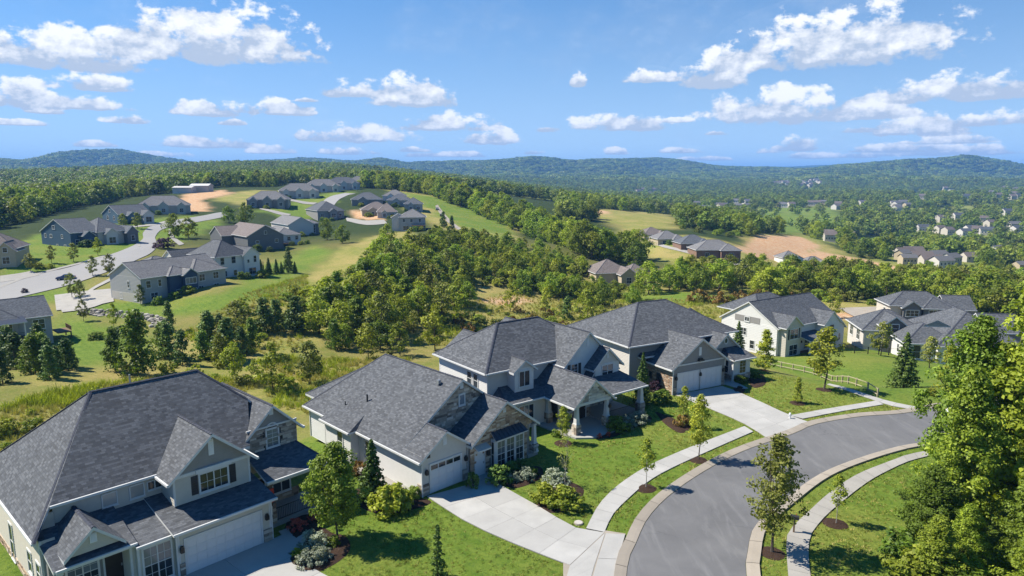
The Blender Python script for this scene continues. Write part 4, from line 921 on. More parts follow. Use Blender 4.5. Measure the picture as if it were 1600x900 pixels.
# ---- first house: charcoal hip roof, cream walls, double garage
def house1():
    h = House('brick_and_siding_house', H1['o'], H1['ang'], 'large house with charcoal hip roof and white double garage, in the near left corner')
    # walls
    h.walls(-0.45, 5.45, 0.0, 6.0, 0, 3.0, 'siding_cream', 'flr'); h.walls(-2.6, -0.46, 0.25, 6.0, 0, 3.0, 'siding_cream', 'fl'); h.walls(-2.9, -2.6, 0.5, 3.0, 0, 3.0, 'siding_cream', 'fl')
    h.walls(-6.0, 10.1, 3.9, 15.2, 0, 5.15, 'siding_beige', 'lb'); h.walls(-5.7, 6.2, 3.9, 9, 0, 5.4, 'siding_beige', 'f'); h.walls(-6.75, -6.0, 2.6, 15.2, -0.6, 4.0, 'siding_cream', 'flb'); h.walls(-6.74, -5.69, 3.7, 9, 2.5, 4.5, 'siding_beige', 'f', plain_=True); h.walls(-6.2, -5.69, 3.75, 9, 4.4, 5.0, 'siding_beige', 'fl', plain_=True); h.stone('left', -6.75, 2.6, 15.2, -0.6, 0.5, 'stone_warm')
    # main hip roof; its left slope runs on down past the front eave
    zr, br, rl_, rr2 = 10.0, 9.4, -1.7, 5.2; A = (-5.87, 3.6, 5.45); Bk = (-5.87, 15.2, 5.45)
    polys = [[A, (6.1, 3.6, 5.45), (7.6, 6.6, 7.8), (rr2, br, zr), (rl_, br, zr)], [(10.2, 15.2, 5.45), Bk, (rl_, br, zr), (rr2, br, zr)], [(7.6, 6.6, 7.804), (10.2, 6.6, 5.42), (10.2, 15.2, 5.42), (rr2, br, zr)],
             [(rl_, br, zr), Bk, (-7.07, 16.7, 4.15), (-7.07, 2.3, 4.15), A]]
    h.poly_roof(polys, caps=[((rl_, br, zr), (rr2, br, zr)), ((rl_, br, zr), (-7.07, 2.3, 4.15)), ((rl_, br, zr), Bk), ((rr2, br, zr), (7.6, 6.6, 7.8))],
                gut=[((-5.87, 3.55, 5.45), (0.3, 3.55, 5.45)), ((-7.12, 16.7, 4.15), (-7.12, 2.3, 4.15))], t=0.2)
    # lower front roofs
    h.poly_roof([[(-0.85, -0.5, 3.15), (5.75, -0.5, 3.15), (5.75, 3.9, 4.0), (-0.85, 3.9, 4.0)]], gut=[((-0.85, -0.55, 3.15), (5.75, -0.55, 3.15))])
    h.poly_roof([[(-2.75, -0.1, 3.02), (-0.84, -0.1, 3.02), (-0.84, 3.9, 3.9), (-2.75, 3.9, 3.9)]], gut=[((-2.75, -0.15, 3.02), (-0.84, -0.15, 3.02))])
    h.poly_roof([[(-6.65, 0.15, 3.2), (-2.6, 0.15, 3.2), (-2.6, 3.9, 4.2), (-6.3, 3.9, 4.2)], [(-6.65, 0.15, 3.2), (-6.3, 3.9, 4.2), (-6.75, 3.2, 3.9), (-6.75, 0.15, 3.14)]], gut=[((-6.65, 0.1, 3.2), (-2.6, 0.1, 3.2))])
    h.gable_roof(-6.0, -3.35, 0.45, 3.8, 3.72, 0.92, over=0.22, rake=0.25, wall='siding_beige', ends='f', plain_=True, gut=False, name='porch_gable_roof'); h.louver('front', 0.45, -4.68, 3.95, 0.36, 0.55)
    # centre gable dormer
    h.walls(0.25, 5.15, 1.9, 6.5, 3.7, 5.65, 'siding_beige', 'flr', plain_=False); h.gable_roof(0.25, 5.15, 1.9, 9.4, 5.75, 0.86, over=0.42, rake=0.4, wall='siding_taupe', ends='f', plain_=True, name='dormer_roof')
    h.band('front', 1.9, 0.2, 5.2, 5.42, 5.62); h.window('front', 1.9, 2.75, 4.1, 1.75, 1.15, 2, 1, 2, shutters=0.42); h.band('front', 1.9, 1.6, 3.9, 5.4, 5.66, 'trim', 0.16); h.louver('front', 1.9, 2.7, 6.35, 0.34, 1.05)
    # right gable with arched window
    h.walls(6.2, 10.1, 4.3, 9, 3.0, 5.9, 'siding_beige', 'flr', plain_=True); h.stone('front', 4.3, 6.25, 10.05, 3.6, 6.2, 'stone_grey', holes=[(7.6, 8.7, 4.3, 7)]); h.gable_roof(6.2, 10.1, 4.3, 12.0, 5.95, 0.95, over=0.36, rake=0.4, wall='siding_taupe', ends='f', plain_=True, name='side_gable_roof')
    h.window('front', 4.32, 8.15, 4.65, 0.85, 1.25, 1, 2, 2, shutters=0.42, arch=True, gl='glass_curtain'); h.louver('front', 4.3, 8.15, 7.0, 0.3, 0.5); h.band('front', 4.3, 6.2, 10.1, 6.15, 6.27, 'trim', 0.09)
    # entrance porch on the right
    h.poly_roof([[(6.0, 1.3, 3.5), (10.9, 1.3, 3.5), (9.9, 4.3, 4.55), (6.0, 4.3, 4.55)], [(10.9, 1.3, 3.5), (10.9, 7.5, 3.5), (9.9, 6.5, 4.55), (9.9, 4.3, 4.55)]], caps=[((10.9, 1.3, 3.5), (9.9, 4.3, 4.55))], gut=[((6.0, 1.25, 3.5), (10.9, 1.25, 3.5))])
    h.floor(5.5, 10.6, 1.4, 4.3, 0.0, 0.32); h.beam(6.1, 10.7, 1.45, 1.65, 3.12, 3.34); h.column(6.35, 1.6, 0.3, 3.15, 0.34, 1.5, 'stone_warm', 'wood_brown'); h.column(10.5, 1.6, 0.3, 3.15, 0.3, 0.9, 'stone_grey', 'black_metal')
    h.rail((6.7, 1.55), (10.3, 1.55), 0.32); h.door('front', 4.28, 6.8, 0.32, 1.0, 2.15); h.window('front', 4.28, 8.6, 1.0, 1.3, 1.5, 2, 2, 0); h.stone('front', 4.28, 7.5, 10.0, 0.3, 1.0, 'stone_warm')
    mb = MB(); mb.hexa([(6.18, 1.36, 1.9), (6.52, 1.36, 1.9), (6.52, 1.40, 1.9), (6.18, 1.40, 1.9), (6.2, 1.36, 2.9), (6.5, 1.36, 2.9), (6.5, 1.40, 2.9), (6.2, 1.40, 2.9)]); mb.build('hanging_flag', 'red_cloth', h.root)
    # garage front
    h.garage('front', 0.0, 0.0, 4.75, 0.05, 2.3, 4, 8); h.stone('front', 0.0, -0.45, -0.15, 0, 0.95, 'stone_grey', d=0.1); h.stone('front', 0.0, 4.9, 5.5, 0, 0.95, 'stone_grey', d=0.1); h.lantern('front', 0, -0.3, 1.7); h.lantern('front', 0, 5.15, 1.7)
    h.downspout(-0.55, -0.05, 0, 3.0); h.downspout(5.52, -0.05, 0, 3.0)
    h.window('front', 0.25, -1.55, 0.35, 1.5, 2.2, 2, 2, 2, gl=['glass', 'glass_curtain'])
    h.window('front', 3.9, -2.75, 4.25, 0.75, 0.75, 1, 1, gl='glass_blind', trim=0.07); h.window('front', 3.9, -1.2, 4.25, 0.75, 0.75, 1, 1, gl='glass_blind', trim=0.07); h.window('front', 3.9, -0.15, 4.45, 0.8, 0.5, 2, 1, gl='glass', trim=0.06)
    # left porch under the small gable
    h.floor(-6.6, -2.7, 0.4, 1.9, 0, 0.3); h.beam(-6.55, -2.7, 0.35, 0.55, 2.85, 3.04); h.column(-6.4, 0.5, 0.3, 2.86, 0.3, 0, mat='trim'); h.walls(-6.6, -2.6, 1.9, 4.0, 0, 3.3, 'siding_taupe', 'fl', plain_=True)
    h.window('front', 1.9, -5.0, 0.8, 1.5, 1.6, 2, 2, 2, gl=['glass', 'glass_curtain']); h.door('front', 1.9, -3.4, 0.3)
    for u, hh, zz, g in ((3.3, 1.2, 1.2, 'glass'), (5.2, 1.3, 1.1, 'glass'), (9.6, 2.3, 0.2, 'glass')): h.window('left', -6.75, u, zz, 0.75, hh, 1, 2, gl=g)
    for a, b, z in ((-1.2, 6.3, 7.6), (6.9, 8.0, 7.5)): h.box_vent(a, b + 5.5, z - 0.3)
    mb = MB(); mb.tube((0.9, 10.0, 9.3), (0.9, 10.0, 10.45), 0.06, 0.06, 8); mb.build('vent_pipe', 'grey_metal', h.root)
house1()

# ---- second house: long gable roof, stone front gables
def house2():
    h = House('stone_gabled_house', H2['o'], H2['ang'], 'long house with charcoal gable roof, stone front gables and single garage, beside the curved driveway')
    pit = 0.70
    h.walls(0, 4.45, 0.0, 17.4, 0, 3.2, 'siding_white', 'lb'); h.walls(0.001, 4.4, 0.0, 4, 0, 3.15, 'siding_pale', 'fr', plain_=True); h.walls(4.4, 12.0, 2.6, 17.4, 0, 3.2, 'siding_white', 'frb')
    # main roof: ridge towards the street, hipped at the back
    a0, a1, am = 0.0, 12.0, 6.0; zr = 3.2 + pit * 6 + 0.1
    h.poly_roof([[(-0.4, 2.2, 2.92), (am, 2.2, zr), (am, 13.6, zr), (-0.4, 17.9, 2.92)], [(12.4, 2.2, 2.92), (am, 2.2, zr), (am, 13.6, zr), (12.4, 17.9, 2.92)], [(-0.4, 17.9, 2.92), (am, 13.6, zr), (12.4, 17.9, 2.92)]],
                caps=[((am, 2.2, zr), (am, 13.6, zr)), ((-0.4, 17.9, 2.92), (am, 13.6, zr))], gut=[((-0.45, 2.2, 2.92), (-0.45, 17.9, 2.92))], t=0.2)
    h.hip_roof(1.8, 10.5, 12.5, 20.5, 3.2, 0.62, axis='b', gut=False, name='rear_roof'); h.walls(1.8, 10.5, 17.4, 20.5, 0, 3.2, 'siding_white', 'lrb')
    # stone-faced upper gable
    k = (zr - 0.25 - 4.0) / (6 - 0.6)
    h.gable_wall('front', 2.5, 0.4, 11.6, 3.1, zr - 0.22, 'siding_taupe', True); h.stone('front', 2.5, 1.2, 10.8, 3.6, zr - 0.6, 'stone_grey', top=lambda z: (6 - (zr - 0.25 - z) / pit, 6 + (zr - 0.25 - z) / pit), holes=[(5.55, 6.5, 5.0, 6.1)])
    h.window('front', 2.46, 6.0, 5.3, 0.5, 0.8, 1, 1, 0, gl='glass_curtain'); h.louver('front', 2.45, 6.0, 6.65, 0.34, 0.45)
    # garage gable; its left slope carries the main roof down
    gz = 3.2 + pit * 2.22
    h.poly_roof([[(-0.4, -0.35, 2.92), (2.22, -0.35, gz - .02), (2.22, 2.6, gz - .02), (-0.4, 2.6, 2.92)], [(4.85, -0.35, 2.92), (2.22, -0.35, gz - .02), (2.22, 6.0, gz - .02), (4.85, 6.0, 2.92)]], caps=[((2.22, -0.35, gz - .02), (2.22, 2.4, gz - .02))], gut=[((-0.45, -0.35, 2.92), (-0.45, 2.2, 2.92))], t=0.2)
    h.gable_wall('front', 0.0, 0.0, 4.45, 3.1, gz - 0.2, 'siding_pale', True); h.louver('front', 0.0, 2.22, 3.55, 0.35, 0.65); h.garage('front', 0.0, 0.8, 3.75, 0.05, 2.3, 4, 4, lights=True)
    h.stone('front', 0.0, 0.0, 0.62, 0, 0.95, 'stone_grey', d=0.08); h.stone('front', 0.0, 3.95, 4.45, 0, 0.95, 'stone_grey', d=0.08); h.lantern('front', 0, 0.35, 1.75); h.lantern('front', 0, 4.2, 1.75); h.downspout(-0.05, -0.08, 0, 2.95); h.downspout(4.5, -0.06, 0, 2.95)
    mb = MB(); h.fbox(mb, 'front', 0.0, 0.35, 0.6, 3.05, 3.35, 0.05, 0.3); mb.build('corbel', 'black_metal', h.root)
    # right front gable in warm stone
    f = -0.3; gr = 8.25; gp = 0.69; gl_, gh = 4.35, 12.1; zr2 = 3.15 + gp * 3.85
    h.poly_roof([[(gl_, f - .4, 3.0 - .05), (gr, f - .4, zr2), (gr, 7.5, zr2), (gl_, 7.5, 2.95)], [(12.15, f - .4, 2.95), (gr, f - .4, zr2), (gr, 7.5, zr2), (12.15, 7.5, 2.95)]], caps=[((gr, f - .4, zr2), (gr, 4.4, zr2))], t=0.22, name='front_gable_roof')
    h.walls(4.46, 11.2, f + 0.02, 3, 0, 3.1, 'siding_taupe', 'fr', plain_=True)
    h.stone('front', f, 4.5, 10.9, 0.0, 3.0, 'stone_warm', holes=[(6.5, 10.35, -0.1, 3.2), (4.9, 6.1, -0.1, 2.4)]); h.stone('front', f, 4.9, 11.6, 3.0, zr2 - 0.35, 'stone_warm', top=lambda z: (gr - (zr2 - 0.28 - z) / gp, gr + (zr2 - 0.28 - z) / gp))
    h.gable_wall('front', f + 0.02, 4.6, 11.9, 3.0, zr2 - 0.25, 'mortar', True); h.louver('front', f - .02, gr, 4.75, 0.32, 0.4)
    h.stone('right', 11.2, f, 3, 0, 3.0, 'stone_warm')
    # tall bay window with its metal hood
    bx = MB(); bx.box(6.75, 10.05, f - 0.55, f, 0.25, 2.85); bx.build('bay', 'trim', h.root)
    for i, u in enumerate((7.35, 8.4, 9.45)): h.window('front', f - 0.55, u, 0.5, 0.82, 2.15, 1, 2, 2, gl=['glass', 'glass_curtain'], trim=0.08)
    h.window('left', 6.75, f - 0.28, 0.5, 0.3, 2.15, 1, 2, 0, trim=0.05)
    h.poly_roof([[(6.55, f - 0.85, 2.9), (10.25, f - 0.85, 2.9), (10.1, f - 0.02, 3.45), (6.7, f - 0.02, 3.45)]], mat='metal_roof', t=0.07, name='bay_hood')
    for u in np.arange(6.9, 10.2, 0.42):
        mb = MB(); mb.hexa([(u - .02, f - .85, 2.9), (u + .02, f - .85, 2.9), (u + .02, f - .04, 3.44), (u - .02, f - .04, 3.44), (u - .02, f - .85, 2.95), (u + .02, f - .85, 2.95), (u + .02, f - .04, 3.49), (u - .02, f - .04, 3.49)]); mb.build('seam', 'metal_roof', h.root)
    h.door('front', f - 0.0, 5.5, 0.1, 0.95, 2.1, 'door_white'); h.poly_roof([[(4.85, f - .7, 2.5), (6.2, f - .7, 2.5), (6.2, f - .02, 2.75), (4.85, f - .02, 2.75)]], mat='stone_cap', t=0.12, name='door_hood')
    h.lantern('front', f, 6.3, 1.7)
    # side porch
    h.floor(10.9, 12.1, f - 0.2, 4.5, 0, 0.3); h.column(11.75, f - 0.05, 0.3, 2.9, 0.36, 0.8, 'stone_light'); h.rail((11.9, 0.3), (11.9, 4.2), 0.3, 0.9, 'trim'); h.window('right', 11.22, 1.5, 1.0, 1.2, 1.4, 2, 2)
    # left side: bay box with its own eave, two windows, pipes through the roof
    h.walls(-0.75, 0.05, 8.9, 13.2, 0, 3.0, 'siding_white', 'flb'); h.poly_roof([[(-1.1, 8.6, 2.95), (-1.1, 13.5, 2.95), (1.2, 13.2, 4.0), (1.2, 9.4, 4.0)], [(-1.1, 8.6, 2.95), (1.2, 9.4, 4.0), (0.2, 8.6, 2.95)]], gut=[((-1.15, 8.6, 2.95), (-1.15, 13.5, 2.95))], name='side_bay_roof')
    h.window('left', -0.75, 10.6, 0.7, 0.8, 1.75, 1, 2); h.window('left', 0.0, 7.4, 0.95, 0.75, 1.3, 1, 2); h.downspout(-0.05, 8.0, 0, 2.95); h.downspout(-0.05, 17.3, 0, 2.95)
    h.pipe(1.9, 10.4, 4.2, 5.2, 0.075); h.pipe(1.0, 12.6, 3.8, 4.25, 0.05); h.box_vent(5.0, 4.2, 7.05, 0.3)
    h.floor(-1.4, -0.0, 2.0, 8.6, 0, 0.05, 'concrete_walk', 'side_path'); h.stone('left', 0.0, 0, 0.5, 0, 0.95, 'stone_grey', d=0.08)
house2()
# ---- third house: two storeys, covered entrance
def house3():
    h = House('porch_entrance_house', H3['o'], H3['ang'], 'two-storey pale house with deep gabled stone entrance porch, third along the street')
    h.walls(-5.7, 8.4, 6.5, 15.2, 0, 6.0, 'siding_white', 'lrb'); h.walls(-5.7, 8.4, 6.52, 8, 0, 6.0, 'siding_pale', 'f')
    h.hip_roof(-5.7, 8.4, 6.5, 15.2, 6.0, 0.72, over=0.5)
    h.gable_roof(-3.2, 1.2, 12.0, 17.5, 5.6, 0.72, ends='b', wall='siding_white', name='rear_roof', gut=False); h.gable_roof(3.2, 8.0, 11.5, 18.5, 6.0, 0.66, ends='b', wall='siding_white', name='rear_roof', gut=False); h.walls(-3.2, 1.2, 15, 17.5, 0, 5.6, 'siding_white', 'lrb')
    # little front dormer
    h.walls(-3.3, -1.0, 5.3, 8, 3.4, 5.75, 'siding_white', 'flr', plain_=True); h.gable_roof(-3.3, -1.0, 5.3, 9.5, 5.75, 0.72, over=0.35, rake=0.3, wall='siding_pale', ends='f', plain_=True, gut=False, name='dormer_roof'); h.window('front', 5.3, -2.15, 3.95, 1.2, 1.45, 2, 1, 0, gl='glass')
    # ground-floor wing between garage and porch, with low roof
    h.walls(-4.6, 0.2, 4.4, 7, 0, 2.9, 'siding_pale', 'fl'); h.poly_roof([[(-5.3, 3.9, 2.95), (0.4, 3.9, 2.95), (0.4, 6.6, 3.95), (-4.3, 6.6, 3.95)], [(-5.3, 3.9, 2.95), (-4.3, 6.6, 3.95), (-5.3, 6.6, 2.95)]], caps=[((-5.3, 3.9, 2.95), (-4.3, 6.6, 3.95))], gut=[((-5.3, 3.85, 2.95), (-0.7, 3.85, 2.95))])
    h.window('front', 4.4, -2.6, 0.9, 1.7, 1.4, 3, 1, 0, gl=['glass', 'glass_curtain', 'glass']); h.window('left', -5.7, 9.5, 3.7, 0.7, 1.3, 1, 2); h.window('left', -5.7, 8.4, 3.7, 0.7, 1.3, 1, 2)
    # big front gable on the right
    h.walls(2.5, 8.6, 4.6, 9, 0, 5.6, 'siding_white', 'flr'); h.gable_roof(2.5, 8.6, 4.6, 11.5, 5.6, 0.92, over=0.35, rake=0.35, wall='siding_white', ends='f', name='front_gable_roof')
    h.window('front', 4.6, 3.7, 4.0, 0.8, 1.25, 1, 2, 2, shutters=0.36); h.louver('front', 4.6, 5.5, 6.9, 0.35, 0.7)
    h.walls(5.5, 8.9, 3.4, 6, 2.8, 5.1, 'siding_white', 'flr', plain_=True); h.gable_roof(5.5, 8.9, 3.4, 7.0, 5.15, 0.92, over=0.5, rake=0.3, wall='siding_pale', ends='f', plain_=True, gut=False, name='small_gable_roof'); h.window('front', 3.4, 7.2, 3.55, 1.5, 1.35, 2, 2, 0, gl=['glass', 'glass_curtain']); h.louver('front', 3.4, 7.2, 5.6, 0.25, 0.45)
    h.poly_roof([[(4.4, 3.35, 3.1), (4.4, 7.0, 3.1), (5.5, 7.0, 4.6), (5.5, 3.35, 4.6)]], name='side_slope')
    # covered entrance
    zr = 3.2 + 0.82 * 2.45
    h.gable_roof(-0.35, 4.2, -0.1, 6.6, 3.25, 0.86, over=0.4, rake=0.35, wall='siding_white', ends='f', plain_=True, name='entrance_roof')
    h.stone('front', -0.1, 0.0, 3.9, 3.1, 4.95, 'stone_light', top=lambda z: (1.92 - (5.15 - z) / 0.86, 1.92 + (5.15 - z) / 0.86)); h.beam(-0.35, 4.2, -0.2, 0.15, 2.85, 3.1); h.beam(-0.4, -0.05, 0, 4.4, 2.85, 3.15); h.beam(3.9, 4.25, 0, 4.4, 2.85, 3.15)
    for a, b in ((-0.05, 0.05), (3.85, 0.05), (-0.05, 4.1)): h.column(a, b, 0.12, 2.87, 0.42, 1.0, 'stone_grey' if a < 0 and b < 1 else 'stone_warm')
    h.walls(0.2, 4.5, 3.0, 6.6, 0, 3.0, 'siding_pale', 'f', plain_=True); h.stone('front', 3.0, 0.2, 4.5, 0.1, 1.1, 'brick_tan'); h.door('front', 2.94, 3.1, 0.12, 1.3, 2.2); h.window('front', 2.98, 1.4, 1.2, 1.2, 1.3, 2, 1, gl='glass_curtain'); h.lantern('front', -0.22, 3.85, 2.1)
    # right porch
    h.poly_roof([[(4.6, 0.0, 3.15), (9.6, 0.0, 3.15), (9.1, 3.5, 3.95), (4.6, 3.5, 3.95)], [(9.6, 0.0, 3.15), (9.6, 6.0, 3.15), (9.1, 5.5, 3.95), (9.1, 3.5, 3.95)]], gut=[((4.6, -.05, 3.15), (9.6, -.05, 3.15))])
    h.floor(4.3, 9.4, 0.2, 4.6, 0, 0.3); h.column(9.1, 0.5, 0.3, 2.95, 0.5, 1.0); h.beam(4.4, 9.4, 0.35, 0.6, 2.9, 3.12); h.rail((4.6, 0.5), (8.8, 0.5), 0.3); h.window('front', 4.6, 7.0, 0.9, 1.6, 1.5, 2, 2); h.stone('front', 4.6, 4.6, 8.6, 0.3, 1.0, 'stone_grey')
    h.walls(8.6, 9.3, 4.6, 7.5, 0, 4.4, 'siding_pale', 'frb', plain_=True); h.poly_roof([[(9.9, 4.2, 3.9), (9.9, 8.0, 3.9), (8.4, 8.0, 5.4), (8.4, 4.2, 5.4)]], name='side_slope')
    h.box_vent(4.6, 11.6, 8.2, 0.3); h.downspout(-5.72, 6.45, 0, 5.8)
house3()
def house4():
    h = House('double_garage_house', H4['o'], H4['ang'], 'slate-roofed house with brick side wall and two white garage doors, fourth along the street')
    h.roofmat = 'shingle_charcoal'
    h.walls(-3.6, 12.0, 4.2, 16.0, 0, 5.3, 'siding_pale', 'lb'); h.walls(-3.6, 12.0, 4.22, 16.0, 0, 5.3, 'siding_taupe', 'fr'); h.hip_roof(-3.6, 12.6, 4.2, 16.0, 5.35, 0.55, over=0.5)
    # garage block
    h.walls(-0.8, 7.1, 0.0, 6.5, 2.35, 3.25, 'siding_taupe', 'flr', plain_=False); h.walls(-0.79, 7.09, 0.01, 6.5, 0, 2.4, 'mortar', 'flr', plain_=True); h.stone('left', -0.8, 0.0, 6.5, 0, 2.35, 'brick_tan', name='brick_facing', big=0.62, d=0.02, holes=[(2.0, 2.6, 1.0, 1.9), (3.5, 3.9, 1.1, 1.8)])
    h.gable_roof(-0.8, 7.1, 0.0, 7.5, 3.3, 0.70, over=0.45, rake=0.4, wall='siding_taupe', ends='f', plain_=True, name='garage_roof'); h.poly_roof([[(-1.25, 0.2, 2.98), (-1.25, 7.0, 2.98), (-0.2, 7.0, 3.5), (-0.2, 0.2, 3.5)]], name='side_eave')
    h.garage('front', 0.0, -0.1, 2.95, 0.05, 2.3, 4, 4); h.garage('front', 0.0, 3.35, 6.4, 0.05, 2.3, 4, 4); h.lantern('front', 0, -0.45, 1.75); h.lantern('front', 0, 6.75, 1.75); h.lantern('front', 0, 3.15, 1.75)
    h.band('front', 0.0, -0.8, 7.1, 3.2, 3.36, 'trim', 0.07); h.louver('front', 0.0, 3.1, 4.05, 0.34, 0.95)
    mb = MB(); h.fbox(mb, 'front', 0, 2.75, 3.5, 3.45, 3.6, 0, 0.35); h.fbox(mb, 'front', 0, 2.85, 3.4, 3.6, 3.75, 0, 0.2); mb.build('light_box', 'black_metal', h.root)
    h.window('left', -0.8, 2.3, 1.1, 0.5, 0.75, 1, 1, frame='shutter'); h.window('left', -0.8, 3.7, 1.2, 0.25, 0.5, 1, 1, frame='shutter')
    h.stone('front', 0, -0.8, -0.25, 0, 0.8, 'stone_grey', d=0.07); h.stone('front', 0, 6.55, 7.1, 0, 0.8, 'stone_grey', d=0.07)
    # entrance gable on the right and low projecting room
    h.walls(7.1, 11.2, 2.2, 5, 0, 4.0, 'siding_taupe', 'fr'); h.gable_roof(7.3, 11.0, 2.0, 8.5, 4.0, 0.80, over=0.4, rake=0.3, wall='siding_grey', ends='f', name='entry_gable_roof', gut=False, plain_=True)
    mb = MB(); c = (9.15, 1.97, 4.6)
    for k in range(12):
        t0, t1 = 2 * math.pi * k / 12, 2 * math.pi * (k + 1) / 12
        mb.hexa([(c[0] + r * math.cos(t) * .8, c[1] - d, c[2] + r * math.sin(t)) for (r, t, d) in ((.3, t0, 0), (.44, t0, 0), (.44, t1, 0), (.3, t1, 0), (.3, t0, .06), (.44, t0, .06), (.44, t1, .06), (.3, t1, .06))])
    o = mb.build('oval_window', 'trim', h.root); mb = MB(); mb.face([(c[0] + .3 * math.cos(t) * .8, c[1] - .02, c[2] + .3 * math.sin(t)) for t in [2 * math.pi * k / 12 for k in range(12)]]); mb.build('pane', 'glass', o)
    h.walls(8.8, 11.6, 0.3, 3.0, 0.8, 2.75, 'siding_white', 'flr', plain_=True); h.stone('front', 0.3, 8.75, 11.65, 0, 0.85, 'stone_grey', d=0.08); h.stone('left', 8.8, 0.3, 3, 0, 0.85, 'stone_grey'); h.stone('right', 11.6, 0.3, 3, 0, 0.85, 'stone_grey')
    h.poly_roof([[(8.4, -0.2, 2.78), (12.0, -0.2, 2.78), (11.3, 2.2, 3.75), (9.1, 2.2, 3.75)], [(12.0, -0.2, 2.78), (12.0, 3.2, 2.78), (11.3, 2.2, 3.75)], [(8.4, 3.2, 2.78), (8.4, -0.2, 2.78), (9.1, 2.2, 3.75)]], caps=[((8.4, -0.2, 2.78), (9.1, 2.2, 3.75)), ((12.0, -0.2, 2.78), (11.3, 2.2, 3.75))], gut=[((8.4, -.25, 2.78), (12.0, -.25, 2.78))], name='bay_roof')
    h.window('front', 0.3, 10.3, 0.95, 0.95, 1.5, 1, 2, 2); h.window('left', 8.8, 1.4, 0.95, 0.7, 1.5, 1, 2); h.door('front', 2.18, 7.9, 0.1); h.column(8.75, 0.25, 0, 2.75, 0.2, 0, mat='trim')
    # clipped dormer on the main front slope, vents
    h.hip_roof(-2.0, 0.8, 4.0, 8, 3.9, 0.62, name='valley_roof', gut=False)
    for a, b, z, w in ((2.0, 4.6, 5.05, 0.4), (2.2, 2.8, 5.25, 0.35), (1.2, 3.6, 4.6, 0.35), (4.3, 2.2, 5.4, 0.3)): h.box_vent(a, b, z, w)
    h.hip_roof(7.5, 12.4, 6.0, 12, 5.35, 0.66, name='side_hip_roof', gut=False); h.window('front', 4.2, 10.8, 4.05, 0.9, 0.9, 2, 1)
    h.downspout(-0.85, -0.05, 0, 3.0); h.downspout(-3.62, 4.15, 0, 5.1)
house4()

# ---- houses further off: built from the same blocks, with the parts that can be made out
def blocks(name, label, o, ang, roof, bl, wins=(), z0=-3.0, lap=0.3, group=None, extra=None):
    h = House(name, o, R(ang), label, roof, group=group)
    for b in bl:
        k, a0, a1, b0, b1, ze, pit, axis, ends, wm = b[:10]; base = b[10] if len(b) > 10 else z0
        if wm: h.walls(a0, a1, b0, b1, base, ze, wm, lap=lap)
        if k == 'g': h.gable_roof(a0, a1, b0, b1, ze, pit, axis, wall=wm or 'siding_taupe', ends=ends, plain_=True)
        elif k == 'h': h.hip_roof(a0, a1, b0, b1, ze, pit, axis=axis, left='l' in ends, right='r' in ends)
    for w in wins:
        face, c, u, z, ww, hh = w[:6]; kw = w[6] if len(w) > 6 else {}; h.window(face, c, u, z, ww, hh, kw.pop('cols', 1), kw.pop('rows', 2), **kw)
    if extra: extra(h)
    if label.startswith(('low white', 'grey two-storey house with slate')): h.root.scale = (1.13, 1.13, 1.13)
    return h
def at(px, py, Y):
    return P(px, py)
def h5x(h):
    h.floor(5.0, 10.6, -3.2, 0, -0.6, 0.0, 'wood_brown'); h.poly_roof([[(4.6, -3.6, 2.75), (10.8, -3.6, 2.75), (10.8, 0, 3.5), (4.6, 0, 3.5)]], mat='shingle_slate')
    for a in (4.9, 7.7, 10.5): h.column(a, -3.2, 0, 2.7, 0.3, 0)
    h.rail((4.9, -3.2), (10.5, -3.2), 0.0); h.beam(4.7, 10.7, -3.3, -3.1, 2.5, 2.72); h.door('front', 0, 6.0, 0); h.lantern('front', 0, 6.9, 1.6); h.band('left', 0, 3.6, 9, 5.0, 6.1, 'siding_taupe', 0.05, 'gable_panel'); h.window('left', -0.05, 6.3, 5.2, 0.9, 0.7, 2, 1)
blocks('corner_house', 'white two-storey house with gable end and screened porch, beyond the fourth driveway', at(1212, 557, 112), 33, 'shingle_charcoal', [
    ('g', 0, 18, 0, 12, 5.2, 0.6, 'a', 'l', 'siding_white'), ('g', 0.6, 4.8, -1.4, 6, 5.5, 0.8, 'b', 'f', 'siding_beige'), ('g', 11, 15.5, -1.8, 6, 5.0, 0.85, 'b', 'f', 'siding_white'), ('g', 15.0, 18.5, -1.0, 6, 3.6, 0.85, 'b', 'f', 'siding_white'), ('h', 3, 16, 6, 15, 6.4, 0.55, 'a', 'lr', None)],
    [('left', 0, 7.0, 2.6, 1.2, 1.2, {'cols': 2, 'rows': 2}), ('left', 0, 3.0, 0.4, 0.9, 1.4), ('front', -1.4, 2.7, 3.1, 2.2, 1.7, {'cols': 2, 'shutters': 0.4}), ('front', -1.4, 2.7, 0.2, 2.2, 1.8, {'cols': 2}), ('front', 0, 8.8, 0.4, 1.5, 1.5, {'cols': 2}), ('front', -1.8, 13.2, 2.9, 1.2, 1.5), ('front', -1.8, 13.2, 0.3, 1.2, 1.5), ('front', -1.0, 16.8, 1, 1.0, 1.2), ('left', 0, 10.5, 0.4, 0.9, 1.4), ('left', 0, 5.0, 0.4, 0.9, 1.4)], extra=h5x)
def h6x(h):
    for u in (2.6, 6.0, 9.2): h.band('front', 0, u - 1.2, u - 0.75, 0.7, 2.3, 'shutter'); h.band('front', 0, u + 0.75, u + 1.2, 0.7, 2.3, 'shutter')
    h.poly_roof([[(-1.3, 2.6, 5.2), (2.5, 2.6, 5.2), (0.6, 2.6, 6.1)]], mat='siding_dark', name='gablet')
